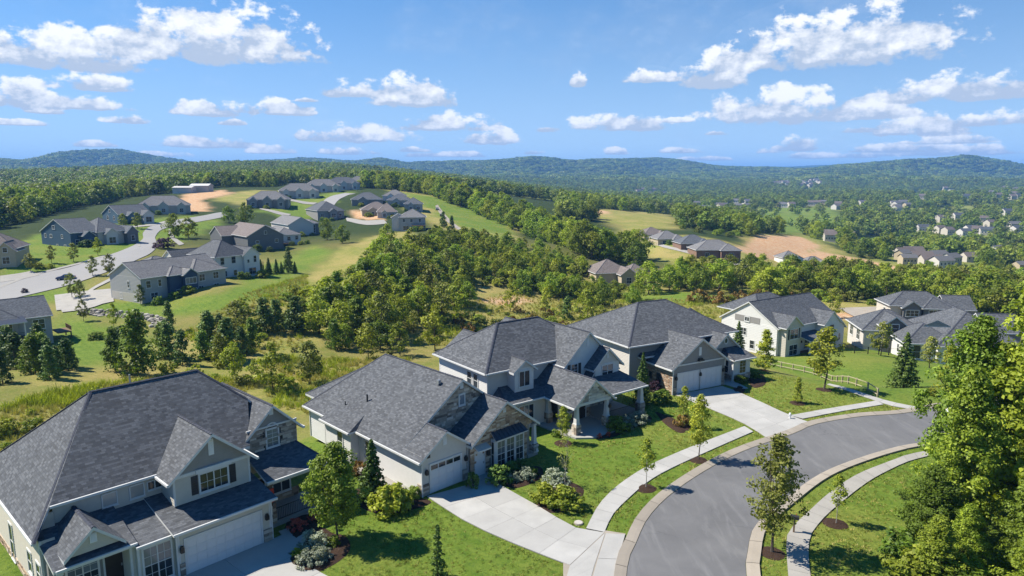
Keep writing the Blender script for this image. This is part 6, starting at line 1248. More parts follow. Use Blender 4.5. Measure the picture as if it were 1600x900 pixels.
make_bush('green_bush', 'leaf_green', 1.1, 0.8, 60, 24, 0.13, 50); make_bush('lime_bush', 'leaf_lime', 1.1, 0.85, 60, 24, 0.14, 51); make_bush('silver_bush', 'leaf_silver', 0.9, 0.75, 60, 26, 0.10, 52); make_bush('plum_bush', 'leaf_plum', 1.6, 1.1, 60, 24, 0.16, 53); make_bush('autumn_bush', 'leaf_autumn', 1.2, 0.9, 50, 20, 0.15, 54); make_bush('flower_bush', 'petal_red', 0.7, 0.45, 26, 14, 0.11, 55); make_bush('dark_bush', 'needle', 1.1, 0.8, 60, 24, 0.13, 56)
make_bush('scrub0', 'leaf_wood', 2.2, 1.9, 40, 22, 0.34, 57); make_bush('scrub1', 'leaf_olive', 1.8, 1.6, 36, 20, 0.30, 58); make_bush('scrub2', 'leaf_lime', 2.0, 1.5, 34, 20, 0.3, 59); make_bush('scrub3', 'leaf_autumn', 1.6, 1.5, 30, 20, 0.28, 60)
PH = {'street_maple': 7.6, 'olive_maple': 7.6, 'lime_maple': 6.0, 'sapling': 4.2, 'bare_sapling': 4.6, 'garden_maple': 7.4, 'big_maple': 12.5, 'big_green': 12.5, 'lime_spire': 5.5, 'arborvitae': 5.0, 'yard_spruce': 7.0, 'thin_fir': 3.6, 'wood_cedar0': 6.5, 'wood_cedar1': 6.5, 'light_pine0': 8.0,
      'green_bush': 1.1, 'lime_bush': 1.1, 'silver_bush': 0.9, 'plum_bush': 1.6, 'autumn_bush': 1.2, 'flower_bush': 0.7, 'dark_bush': 1.1, 'scrub0': 2.2, 'scrub1': 1.8, 'scrub2': 2.0, 'scrub3': 1.6}
for k in range(4): PH['wood_tree%d' % k] = 9.5; PH['light_tree%d' % k] = 7.0
def plant(key, p, h, label, cat='tree', group=None, wide=1.0, name=None, rz=None):
    s = h / PH[key]; bush = cat in ('shrub', 'flower')
    nm = name or {'tree': 'broadleaf_tree', 'shrub': 'shrub', 'flower': 'flowering_plant'}.get(cat, cat)
    r_ = ob(nm, None, None, p, random.uniform(0, 6.28) if rz is None else rz, (s * wide, s * wide, s), label=label, cat=cat, group=group)
    c, t = PROTO[key]; ob('foliage' if bush else 'crown', c, r_); ob('stem' if bush else 'trunk', t, r_)
    return r_
def on(px, py): return P(px, py)

# ---- trees one by one along the street and in the gardens
for key, px, py, h, wide, nm, lb in [
    ('garden_maple', 528, 846, 6.9, 1.0, 'maple_tree', 'dense green maple in the mulch bed before the near left house'),
    ('arborvitae', 583, 782, 4.7, 1.05, 'arborvitae', 'dark conical evergreen against the white side wall of the second house'),
    ('thin_fir', 685, 903, 3.3, 1.0, 'fir_tree', 'thin sparse little conifer in the lawn at the bottom edge'),
    ('lime_maple', 880, 693, 3.6, 1.0, 'young_tree', 'small yellow-green tree beside the stone entrance porch'),
    ('bare_sapling', 882, 760, 4.6, 1.0, 'young_tree', 'nearly bare sapling in the round mulch bed of the front lawn'),
    ('sapling', 1009, 763, 4.1, 0.95, 'street_tree', 'slim lime-green street tree in the grass strip nearest the driveway mouth'),
    ('lime_maple', 1091, 719, 5.9, 0.85, 'street_tree', 'taller sparse street tree with yellowing lower leaves in the grass strip'),
    ('sapling', 1068, 668, 4.2, 0.8, 'young_tree', 'thin sapling on the lawn left of the fourth driveway'),
    ('olive_maple', 1206, 864, 8.1, 1.05, 'street_tree', 'tall airy street tree casting its shadow on the inner pavement'),
    ('sapling', 1306, 819, 3.7, 0.9, 'young_tree', 'slender young tree in the lawn inside the curve'),
    ('yard_spruce', 1003, 632, 5.6, 0.75, 'spruce_tree', 'dark spruce between the third and fourth houses'),
    ('lime_spire', 1195, 579, 5.4, 1.2, 'young_tree', 'bright yellow-green tree in the lawn right of the fourth house'),
    ('yard_spruce', 1152, 562, 6.4, 0.95, 'evergreen_tree', 'dark green tree behind the bay of the fourth house'),
    ('lime_maple', 1287, 609, 7.4, 1.35, 'young_tree', 'tall leafy tree in a mulch ring by the rail fence'),
    ('lime_spire', 1246, 630, 2.9, 0.95, 'young_tree', 'short round yellow-green tree in a mulch ring on the corner lawn'),
    ('yard_spruce', 1411, 606, 6.9, 1.1, 'spruce_tree', 'blue-green spruce on the right-hand lawn'),
    ('light_tree0', 1376, 556, 6.0, 1.0, 'broadleaf_tree', 'tree in front of the paved court of the white ranch house'),
    ('light_tree2', 1452, 575, 5.0, 1.0, 'broadleaf_tree', 'small tree left of the ranch house front windows'), ('sapling', 1509, 574, 5.2, 1.3, 'young_tree', 'sapling in front of the ranch house windows'),
    ('lime_maple', 1478, 640, 7.0, 1.1, 'broadleaf_tree', 'yellow-green tree rising above the big right-hand maples on the lawn edge'),
    ('light_tree1', 1303, 497, 7.5, 0.8, 'young_tree', 'lone round-headed tree on the straw-coloured field'), ('light_tree2', 1258, 486, 6.0, 0.85, 'young_tree', 'small round tree on the field edge left of the lone one'),
    ('light_tree1', 427, 612, 7.0, 1.0, 'young_tree', 'yellow-green young tree behind the gap between the first two houses'), ('light_tree3', 367, 596, 6.0, 0.9, 'young_tree', 'slim yellowish young tree above the first house roof'),
    ('light_tree2', 484, 598, 6.4, 1.1, 'young_tree', 'pale spreading young tree nearest the second house roof'), ('light_tree1', 398, 604, 4.0, 0.9, 'young_tree', 'small dark-stemmed tree between the two yellowish young trees'),
    ('light_tree1', 797, 487, 7.2, 1.0, 'young_tree', 'lime tree on the bare slope above the third house'), ('light_tree3', 853, 488, 6.8, 0.9, 'young_tree', 'thin tree on the bare slope, right of the lime one'),
    ('wood_cedar1', 886, 500, 6.0, 1.0, 'cedar_tree', 'dark little cedar above the third house ridge'), ('light_tree1', 917, 508, 8.4, 1.05, 'broadleaf_tree', 'bright leafy tree between the third and fourth roofs'),
    ('light_tree1', 680, 548, 8.6, 0.95, 'broadleaf_tree', 'bright leafy tree just left of the third house ridge'), ('light_tree3', 575, 562, 6.6, 1.15, 'broadleaf_tree', 'yellow-green tree above the second house ridge'), ('light_tree1', 625, 556, 6.2, 1.0, 'broadleaf_tree', 'second yellow-green tree above the second house ridge'),
    ('light_pine0', 216, 585, 9.6, 1.0, 'pine_tree', 'tallest bright pine left of centre in the gully'), ('light_pine0', 180, 580, 6.6, 0.9, 'pine_tree', 'smaller pine at the left flank of the tallest bright pine'),
    ('light_tree1', 178, 512, 5.0, 0.7, 'young_tree', 'slim yellow tree before the boulder wall'), ('wood_cedar1', 265, 518, 6.0, 0.8, 'cedar_tree', 'dark slim cedar at the right end of the boulder wall'),
    ('light_tree0', 131, 502, 4.6, 0.75, 'young_tree', 'small tree in a grass ring left of the boulder wall'), ('light_tree2', 220, 476, 4.6, 0.85, 'broadleaf_tree', 'round tree at the corner of the navy-fronted house'),
    ('light_tree0', 113, 466, 6.0, 0.85, 'street_tree', 'leafy street tree by the blue car on the upper road'), ('light_tree2', 126, 470, 5.0, 0.8, 'street_tree', 'street tree at the drive of the navy-fronted house'),
    ('light_tree2', 145, 431, 5.6, 0.9, 'street_tree', 'street tree on the upper road, opposite the teal house lawn'), ('light_tree0', 172, 432, 6.2, 0.9, 'street_tree', 'street tree on the upper road behind the navy-fronted house roof'),
    ('light_tree2', 115, 409, 5.6, 1.0, 'broadleaf_tree', 'round dark tree on the teal house lawn'), ('light_tree0', 81, 411, 5.2, 0.9, 'broadleaf_tree', 'tree left of the round dark one on the teal house lawn'), ('light_tree1', 153, 399, 5.6, 0.8, 'street_tree', 'street tree at the bend below the teal house'),
    ('light_tree0', 48, 424, 5.0, 1.0, 'broadleaf_tree', 'dark tree at the left end of the teal house lawn'), ('light_tree2', 193, 359, 6.5, 0.9, 'broadleaf_tree', 'round tree in front of the blue house'), ('light_tree2', 215, 357, 6.5, 1.0, 'broadleaf_tree', 'second round tree in front of the blue house'),
    ('wood_tree1', 272, 372, 9.5, 0.9, 'broadleaf_tree', 'leafy tree beside the upper road bend'), ('wood_tree2', 295, 372, 8.0, 1.0, 'broadleaf_tree', 'broad bush-like tree next to the one at the upper road bend'), ('wood_tree0', 384, 352, 11, 0.9, 'broadleaf_tree', 'big dark tree behind the brown roof'), ('wood_tree3', 358, 348, 8, 1.0, 'broadleaf_tree', 'lighter tree left of the big dark one behind the brown roof'),
    ('wood_tree0', 511, 375, 9.0, 0.9, 'broadleaf_tree', 'round dark tree on the slope below the beige gabled house'), ('wood_tree1', 535, 380, 7.0, 1.0, 'broadleaf_tree', 'broad dark tree right of the round one on the slope'), ('wood_tree2', 606, 387, 8.5, 0.8, 'broadleaf_tree', 'upright dark tree below the tall grey house'),
    ('wood_cedar0', 451, 426, 7.5, 0.7, 'cedar_tree', 'tall slim cedar at the end of the planted evergreen row'), ('wood_cedar0', 693, 356, 7.5, 0.8, 'cedar_tree', 'slim cedar beside the hilltop track'), ('wood_cedar1', 706, 365, 7.5, 0.8, 'cedar_tree', 'second slim cedar beside the hilltop track')]:
    plant(key, on(px, py), h, lb, 'tree', None, wide, nm)
for k, (px, hh) in enumerate([(408, 4.0), (420, 4.4), (432, 4.0), (440, 3.2), (461, 3.2)]):
    plant('arborvitae', on(px, 428 - k * 0.5), hh, ['first', 'second', 'third', 'fourth', 'last'][k] + ' evergreen of the planted row behind the white two-storey house, from the left', 'tree', 'planted evergreen row', 1.1, 'arborvitae')
# the big trees at the right edge
for key, x, y, h, wide, lb in [('big_maple', 29.6, 42.0, 12.0, 0.95, 'tall yellow-green maple with a visible dark trunk, foremost at the right edge'), ('big_maple', 35.2, 43.5, 19.0, 1.0, 'tallest maple, cut by the right edge'),
    ('big_green', 32.8, 46.5, 14.5, 0.85, 'green tree behind the foremost maple'), ('big_green', 30.5, 36.5, 8.0, 1.0, 'leafy tree low in the right corner'), ('big_maple', 35.0, 38.5, 10.5, 1.1, 'maple right of the foremost one, lower down'), ('big_green', 39.5, 50.0, 12.0, 1.0, 'green tree far right above the parked car'),
    ('big_maple', 27.0, 37.5, 5.0, 1.2, 'low yellow-green growth at the foot of the right-hand maples'), ('big_green', 33.0, 33.0, 7.5, 1.1, 'dark green tree at the very bottom right corner'), ('big_maple', 24.8, 36.8, 4.6, 1.5, 'broad low leafy growth reaching farthest left from the right-hand trees'), ('big_green', 26.6, 40.3, 6.2, 1.25, 'leafy young growth at the left foot of the foremost maple'), ('big_maple', 29.0, 34.0, 6.5, 1.4, 'wide bright leafy growth along the bottom right'), ('big_maple', 40.5, 46.0, 12.5, 1.0, 'maple behind the tallest one at the right edge')]:
    plant(key, Vector((x, y, 0)), h, lb, 'tree', None, wide, 'maple_tree')
for k, (x, y) in enumerate([(24.2, 37.5), (25.6, 35.2), (27.6, 33.4), (25.2, 40.0), (27.5, 40.5), (29.5, 33.0)]): plant(['lime_bush', 'green_bush'][k % 2], Vector((x, y, 0)), random.uniform(1.7, 2.4), 'loose green bush in the thicket at the foot of the right-hand maples', 'shrub', 'thicket bushes at the right', 1.2)
# shrubs of the beds
for key, (px, py), h, wide, cat, lb in [
    ('silver_bush', z8(215, 705), 1.0, 1.3, 'shrub', 'larger silver-leaved shrub in the bed before the near left house'), ('silver_bush', z8(245, 790), 0.8, 1.1, 'shrub', 'small silver-leaved shrub on the right of three'), ('silver_bush', z8(185, 825), 0.95, 1.15, 'shrub', 'silver-leaved shrub nearest the bottom edge'),
    ('flower_bush', z8(105, 605), 0.9, 1.2, 'flower', 'coral-red flowering plant by the porch of the near left house'), ('flower_bush', z8(210, 545), 0.8, 1.0, 'flower', 'second coral-red flowering plant nearer the maple'), ('green_bush', z8(335, 705), 0.7, 1.0, 'shrub', 'low green shrub at the foot of the maple'), ('lime_bush', z8(100, 770), 0.5, 1.0, 'shrub', 'tiny yellow-flowered plant by the garden path'),
    ('lime_bush', z8(690, 480), 1.9, 1.1, 'shrub', 'spreading yellow-green shrub in the side bed of the second house'), ('lime_bush', z8(760, 478), 1.3, 1.0, 'shrub', 'smaller yellow-green shrub right of the spreading one'), ('green_bush', z8(845, 400), 0.9, 1.1, 'shrub', 'green shrub against the corner of the white side wall'), ('autumn_bush', z8(490, 260), 1.2, 1.1, 'shrub', 'brownish shrub along the white side wall'),
    ('dark_bush', z7(372, 362), 1.5, 0.95, 'shrub', 'dark clipped shrub left below the bay window'), ('dark_bush', z7(262, 378), 1.2, 0.7, 'shrub', 'small dark shrub beside the single garage'), ('silver_bush', z7(432, 352), 0.8, 0.9, 'shrub', 'white-flowering shrub under the bay window, left'), ('silver_bush', z7(480, 345), 1.0, 1.0, 'shrub', 'white-flowering shrub under the bay window, right'),
    ('dark_bush', z7(420, 318), 1.0, 1.0, 'shrub', 'dark shrub close under the bay window'), ('dark_bush', z7(462, 308), 1.0, 1.0, 'shrub', 'dark shrub at the porch corner of the second house'), ('green_bush', z7(508, 330), 0.8, 1.0, 'shrub', 'green shrub at the end of the bay window bed'),
    ('lime_bush', z7(562, 440), 1.4, 1.05, 'shrub', 'yellow-green shrub on the left of the round lawn bed'), ('lime_bush', z7(648, 458), 1.45, 1.3, 'shrub', 'wide yellow-green shrub on the right of the round lawn bed'), ('silver_bush', z7(610, 355), 1.0, 1.4, 'shrub', 'pale grass-like shrub behind the round lawn bed'), ('lime_bush', z7(592, 468), 0.45, 1.0, 'shrub', 'tiny shrub between the two yellow-green ones'),
    ('green_bush', z7(865, 140), 1.3, 1.4, 'shrub', 'rounded shrub right of the entrance porch'), ('silver_bush', z7(915, 122), 1.1, 1.3, 'shrub', 'greyish shrub in the middle of the porch bed'), ('silver_bush', z7(955, 108), 1.1, 1.2, 'shrub', 'greyish shrub at the far end of the porch bed'), ('flower_bush', z7(790, 172), 0.5, 0.8, 'flower', 'red flower clump left by the entrance porch'), ('flower_bush', z7(828, 165), 0.5, 0.8, 'flower', 'red flower clump right by the entrance porch'), ('green_bush', z7(610, 165), 0.7, 1.0, 'shrub', 'green shrub at the foot of the small porch tree'),
    ('autumn_bush', z7(1140, 125), 1.3, 1.0, 'shrub', 'russet shrub left of the fourth driveway'), ('green_bush', z7(1050, 25), 1.4, 1.2, 'shrub', 'green shrub against the brick garage wall'), ('autumn_bush', (1035, 606), 1.4, 1.0, 'shrub', 'reddish shrub at the brick garage corner'), ('plum_bush', (1025, 612), 1.4, 0.8, 'shrub', 'dark plum shrub by the brick garage wall'),
    ('lime_bush', (985, 575), 3.4, 1.0, 'shrub', 'tall yellow-brown shrub between third and fourth houses'), ('green_bush', (1158, 598), 0.9, 1.4, 'shrub', 'low shrub under the projecting bay of the fourth house'), ('green_bush', (1178, 590), 0.9, 1.5, 'shrub', 'low shrub right of the bay of the fourth house'), ('lime_bush', (1455, 618), 0.9, 1.2, 'shrub', 'small bush at the foot of the right-hand spruce'),
    ('plum_bush', (257, 388), 3.6, 1.5, 'shrub', 'round dark purple shrub beside the upper road'), ('plum_bush', (38, 458), 1.3, 1.0, 'shrub', 'dark plum shrub at the mouth of the left drive')]:
    plant(key, on(px, py), h, lb, cat, None, wide)

# clipped shrubs along the fronts of the hillside houses
for hs_ in [o for o in scene.objects if o.get('category') == 'house' and 130 < o.location.length < 470]:
    for k in range(3):
        q = hs_.matrix_basis @ Vector((random.uniform(0.5, 11), random.uniform(-4.5, -2.8), 0)); q.z = Zf(q.x, q.y)
        plant(random.choice(['green_bush', 'dark_bush', 'lime_bush']), q, random.uniform(1.2, 2.4), 'small rounded shrub before the front of a house on the hillside', 'shrub', 'hillside foundation shrubs', random.uniform(0.9, 1.3))
# ---- woods: nearest trees one by one, the rest as one mass
HOUSES = [o.location.copy() for o in scene.objects if o.get('category') == 'house']
def region(pts): return [tuple(P(*p)[:2]) for p in pts]
def scatter(poly, sp, seed, jit=0.45):
    rng = np.random.default_rng(seed); xs = [p[0] for p in poly]; ys = [p[1] for p in poly]; gx, gy = np.meshgrid(np.arange(min(xs), max(xs), sp), np.arange(min(ys), max(ys), sp))
    x = gx.ravel() + rng.uniform(-jit, jit, gx.size) * sp; y = gy.ravel() + rng.uniform(-jit, jit, gx.size) * sp; ok = in_poly(x, y, poly); return x[ok], y[ok]
STUFF = []      # key, x, y, z, height
def near_house(x, y, d=11):
    return any((x - h.x) ** 2 + (y - h.y) ** 2 < d * d for h in HOUSES)
WOODS = [
    ([(470,545),(520,480),(560,432),(600,404),(650,396),(735,432),(735,480),(700,520),(640,540),(560,555)], 4.5, ['wood_tree0', 'wood_tree1', 'wood_tree2', 'wood_tree3', 'light_tree0', 'light_tree1', 'light_pine0'], (3.2, 9.5), 'tree in the dense wood of the gully', 'gully wood'),
    ([(640,400),(690,372),(760,374),(830,388),(900,412),(965,440),(990,468),(900,468),(800,452),(740,440)], 4.7, ['wood_tree0', 'wood_tree1', 'wood_tree2', 'wood_tree3', 'light_tree1', 'light_tree3'], (3.2, 7), 'tree on the scrubby hillside below the ridge', 'hillside wood'),
    ([(560,293),(650,302),(735,332),(815,366),(900,398),(1000,425),(1010,408),(900,372),(800,335),(700,306),(600,286)], 7.5, ['wood_tree0', 'wood_tree1', 'wood_tree2', 'wood_tree3'], (9, 14), 'big tree along the crest of the wooded ridge', 'ridge crest trees'),
    ([(995,462),(1060,462),(1130,458),(1200,468),(1380,470),(1500,482),(1600,500),(1600,455),(1480,448),(1380,444),(1130,440),(1030,440)], 6.5, ['wood_tree0', 'wood_tree1', 'wood_tree2', 'wood_tree3', 'light_tree0'], (7, 10.5), 'tree in the belt behind the right-hand houses', 'tree belt'),
    ([(1500,500),(1600,530),(1600,500),(1530,485)], 6.0, ['wood_tree0', 'wood_tree2'], (9, 13), 'large tree beside the slate-roofed house at the right', 'trees at the right edge'),
    ([(0,606),(78,596),(84,570),(40,560),(0,566)], 3.6, ['wood_cedar0', 'light_pine0', 'wood_cedar1'], (4.5, 6.5), 'evergreen in the clump below the left-edge house', 'left evergreen clump'),
    ([(90,590),(130,588),(120,572),(88,575)], 3.6, ['light_pine0', 'wood_cedar1'], (3.5, 5.5), 'evergreen beside the clump below the left-edge house', 'left evergreen clump'),
    ([(236,590),(330,580),(420,545),(480,520),(470,500),(400,512),(330,530),(250,550)], 5.0, ['wood_cedar0', 'wood_cedar1', 'light_pine0', 'wood_tree0', 'light_tree0'], (4.5, 7.5), 'evergreen on the near bank of the gully', 'gully evergreens'),
    ([(820,462),(900,452),(1000,470),(1000,482),(900,478)], 7, ['wood_tree0', 'light_tree1', 'wood_tree1'], (5, 8), 'tree at the lower edge of the hillside wood', 'hillside wood'),
    ([(1330,430),(1400,436),(1500,440),(1600,448),(1600,432),(1480,430)], 9, ['wood_tree0', 'wood_tree1', 'wood_tree3'], (5, 8), 'tree by the earthworks in the right valley', 'valley trees')]
cand = []
for wi, (pts, sp, kinds, hr, lb, grp) in enumerate(WOODS):
    x, y = scatter(region(pts), sp, 100 + wi)
    for a, b in zip(x, y):
        if not near_house(a, b, 9): cand.append((math.hypot(a, b), random.choice(kinds), a, b, random.uniform(*hr), lb, grp))
cand.sort(key=lambda c: c[0]); PXR = {}
for k, (r_, key, a, b, h, lb, grp) in enumerate(cand):
    z = Zf(a, b) - 0.15
    lb = {'c': 'dark conical evergreen', 'p': 'bright feathery pine', 'l': 'light yellow-green tree', 'w': 'round green tree'}['c' if 'cedar' in key else 'p' if 'pine' in key else key[0]] + lb.replace('big tree', '').replace('large tree', '').replace('evergreen', '').replace('tree', '', 1).rstrip() if True else lb
    px_ = 800 + FPX * a / (b * math.cos(PITCH) + (CAMZ - z) * math.sin(PITCH)); lim = PXR.setdefault(grp, (min(800 + FPX * q[2] / q[3] for q in cand if q[6] == grp), max(800 + FPX * q[2] / q[3] for q in cand if q[6] == grp)))
    t_ = (px_ - lim[0]) / max(1, lim[1] - lim[0]); lb = ('tall ' if h > 7.6 else 'low ' if h < 5.2 else '') + ' '.join(lb.split()) + (', left part' if t_ < 0.25 else ', centre-left part' if t_ < 0.5 else ', centre-right part' if t_ < 0.75 else ', right part')
    if k < 300: plant(key, Vector((a, b, z)), h, lb, 'tree', grp, random.uniform(0.85, 1.25), {'c': 'cedar_tree', 'p': 'pine_tree'}.get('c' if 'cedar' in key else 'p' if 'pine' in key else 't', 'broadleaf_tree'))
    else: STUFF.append((key, a, b, z, h))
# scrub on the meadow
for pts, sp, kinds, hr, sd in [([(0,640),(90,625),(300,560),(420,540),(520,560),(560,590),(470,610),(330,600),(140,640),(60,690),(0,720)], 4.0, ['scrub0', 'scrub1', 'scrub2'], (0.7, 1.9), 1), ([(560,560),(700,520),(760,470),(900,485),(1000,480),(1000,510),(880,520),(760,520),(640,560)], 5.0, ['scrub0', 'scrub1', 'scrub2', 'scrub3'], (0.7, 2.2), 2),
        ([(480,460),(560,400),(640,370),(700,370),(640,400),(560,440)], 5.0, ['scrub0', 'scrub1', 'scrub2'], (0.8, 2.2), 3), ([(640,420),(760,380),(960,440),(990,470),(800,460)], 4.0, ['scrub0', 'scrub2', 'scrub1'], (1.2, 3.0), 4), ([(1060,345),(1150,360),(1200,368),(1130,372),(1060,360)], 9, ['scrub0', 'scrub1'], (1.5, 4), 5),
        ([(280,520),(420,470),(500,440),(500,500),(400,540)], 4.0, ['scrub0', 'scrub1', 'scrub2'], (0.9, 2.4), 6), ([(0,700),(20,690),(30,660),(0,650)], 2.0, ['scrub0', 'scrub2'], (1.5, 2.6), 7), ([(1080,478),(1230,470),(1380,480),(1600,505),(1600,490),(1380,465),(1100,465)], 5, ['scrub0', 'scrub1', 'scrub3'], (1.5, 3.5), 8)]:
    x, y = scatter(region(pts), sp, 300 + sd)
    for a, b in zip(x, y):
        if not near_house(a, b, 9) and random.random() < 0.75: STUFF.append((random.choice(kinds), a, b, Zf(a, b) - 0.05, random.uniform(*hr)))
# ------------------------------------------------------------------ far valley houses
def tiny_mesh(k, wm, rm):
    rnd = random.Random(k); mb = MB(); w, d, h = rnd.uniform(9, 15), rnd.uniform(7, 10), rnd.uniform(3, 5.2); z = -5.0
    mb.box(-w / 2, w / 2, -d / 2, d / 2, z, h, 0); o = 0.5; zr = h + d * 0.32
    A = [(-w/2-o, -d/2-o, h-.1), (w/2+o, -d/2-o, h-.1), (w/2+o, 0, zr), (-w/2-o, 0, zr)]; B = [(w/2+o, d/2+o, h-.1), (-w/2-o, d/2+o, h-.1), (-w/2-o, 0, zr), (w/2+o, 0, zr)]
    mb.face(A, 1); mb.face(B, 1); mb.face([(-w/2, -d/2, h), (-w/2, 0, zr - .2), (-w/2, d/2, h)], 0); mb.face([(w/2, -d/2, h), (w/2, d/2, h), (w/2, 0, zr - .2)], 0)
    for u in np.linspace(-w * .35, w * .35, 4): mb.box(u - .5, u + .5, -d / 2 - .05, -d / 2, 0.9, 2.3, 2)
    return mb.mesh('valley_house', [wm, rm, 'glass'])
TINY = [tiny_mesh(k, wm, rm) for k, (wm, rm) in enumerate([('siding_pale', 'shingle_grey'), ('siding_beige', 'shingle_brown'), ('siding_beige', 'shingle_brown'), ('brick_far', 'shingle_brown'), ('siding_tan', 'shingle_grey'), ('siding_pale', 'shingle_slate')])]
for p, (sel, lb, grp) in zip(TPOS, TSPEC):
    far_ = min(1.2, 0.62 + p.y / 2600); ob('valley_house', TINY[rt.choice(sel)], None, p + Vector((0, 0, 1.5)), rt.uniform(-0.6, 0.6), far_, label=lb, cat='house', group=grp)

# ------------------------------------------------------------------ far forest, grass: masses
for k in range(3):
    rng = np.random.default_rng(70 + k); n = 26; t = rng.random(n); a = rng.random(n) * 6.283; r = 4.2 * np.sqrt(np.clip(1 - (2 * t - 0.8) ** 2 * 0.7, 0.05, 1)) * rng.random(n) ** 0.4
    tp = np.stack([r * np.cos(a), r * np.sin(a), 2.5 + t * 7.5], 1); V, F, tone = leaves(rng, tp, 12, 1.25, 1.7, ctr=np.array([0, 0, 4.0]), up=0.6, rnd=0.5)
    mb = MB(); mb.tube((0, 0, -1), (0, 0, 6), 0.25, 0.12, 5); PROTO['far_tree%d' % k] = (mesh_np('far_crown', V, F, ['leaf_far'], tone), None); PH['far_tree%d' % k] = 11.0
for k in range(2):     # a clump of several crowns for the far hills
    rng = np.random.default_rng(80 + k); n = 42; a = rng.random(n) * 6.283; r = 15 * np.sqrt(rng.random(n)); tp = np.stack([r * np.cos(a), r * np.sin(a), 5 + 5 * rng.random(n)], 1)
    V, F, tone = leaves(rng, tp, 7, 4.2, 3.2, ctr=None, up=1.0, rnd=0.5); PROTO['far_clump%d' % k] = (mesh_np('far_clump', V, F, ['leaf_far'], tone), None); PH['far_clump%d' % k] = 12.0
def tuft(key, mat, n, h, seed):
    rng = np.random.default_rng(seed); a = rng.random(n) * 6.283; r = 0.28 * np.sqrt(rng.random(n)); b = np.stack([r * np.cos(a), r * np.sin(a), np.zeros(n)], 1); l = rng.normal(0, 0.35, (n, 3)); l[:, 2] = 1; hh = h * rng.uniform(0.5, 1.2, (n, 1)); tip = b + l * hh
    w = np.stack([-np.sin(a), np.cos(a), np.zeros(n)], 1) * 0.035; V = np.stack([b - w, b + w, tip + w * .2, tip - w * .2], 1).reshape(-1, 3); PROTO[key] = (mesh_np(key, V, np.arange(len(V)).reshape(-1, 4), [mat], np.clip(rng.normal(.5, .25, n), 0, 1)), None); PH[key] = h
tuft('tuft0', 'grass_blade', 26, 0.5, 90); tuft('tuft1', 'leaf_lime', 24, 0.4, 91); tuft('tuft2', 'grass_blade', 30, 0.7, 92)

def zone_at(x, y):
    m = np.zeros(len(x))
    for key in ('lawn', 'dry', 'dirt'):
        for poly, w in ZONES[key]: m = np.maximum(m, soft_poly(x, y, poly, w * 0.5))
    f = fbm(x / 420, y / 260, 3, 77); r = np.hypot(x, y)
    return np.maximum(m, sstep(0.36, 0.42, f) * sstep(600, 900, r) * (1 - sstep(2600, 3200, r)) * (x > -200))
def px_of(x, y, z):
    dep = y * math.cos(PITCH) - (z - CAMZ) * math.sin(PITCH); up = y * math.sin(PITCH) + (z - CAMZ) * math.cos(PITCH)
    return 800 + FPX * x / dep, 450 - FPX * up / dep
F1 = region([(-120,372),(0,358),(40,347),(110,327),(200,309),(262,303),(330,294),(420,292),(470,287),(560,287),(600,283),(600,277),(300,277),(-120,277)])
def far_points(r0, r1, sp, seed):
    rng = np.random.default_rng(seed); out = []
    A = R(45); nr = int((r1 - r0) / sp); xs = []; ys = []
    for i in range(nr):
        r = r0 + i * sp; na = int(2 * A * r / sp); a = -A + 2 * A * (np.arange(na) + rng.random(na)) / na; q = r + rng.uniform(-.5, .5, na) * sp; xs.append(q * np.sin(a)); ys.append(q * np.cos(a))
    x = np.concatenate(xs); y = np.concatenate(ys); return x, y, rng
def add_far(r0, r1, sp, seed, keys, hr):
    x, y, rng = far_points(r0, r1, sp, seed); r = np.hypot(x, y); az = np.arctan2(x, y); split = math.atan((870 - 800) / FPX)
    ok = np.where(az > split, r > 430, r > 640) | in_poly(x, y, F1); zn = zone_at(x, y); ok &= (zn < 0.35) | ((rng.random(len(x)) < 0.05) & (r > 600))
    x, y = x[ok], y[ok]; z = Z(x, y)
    keep = np.ones(len(x), bool)
    for p in TPOS + HOUSES:
        d = 15 if math.hypot(p.x, p.y) < 900 else 13; dx = x - p.x; dy = y - p.y
        keep &= ~((dx * dx + dy * dy < d * d) | ((np.abs(dx - dy * p.x / p.y) < 7.5) & (dy < 0) & (dy > -15 - 0.11 * p.y)))
    # hidden behind the land: leave out what no one sees
    x, y, z = x[keep], y[keep], z[keep]
    hh = rng.uniform(*hr, len(x)) * (1 + 0.25 * fbm(x / 120, y / 120, 2, 5)); ki = rng.integers(0, len(keys), len(x))
    for a, b, c, h, k in zip(x, y, z, hh, ki): STUFF.append((keys[k], a, b, c - 0.6, h))
FT = ['far_tree0', 'far_tree1', 'far_tree2']
add_far(300, 640, 6.8, 400, FT + ['wood_tree0', 'wood_tree2', 'wood_tree1'], (7.5, 14)); add_far(640, 1300, 8.6, 401, FT, (8, 14.5)); add_far(1300, 2600, 12.5, 402, FT, (10, 16)); add_far(2600, 7000, 30, 403, ['far_clump0', 'far_clump1'], (11, 17))
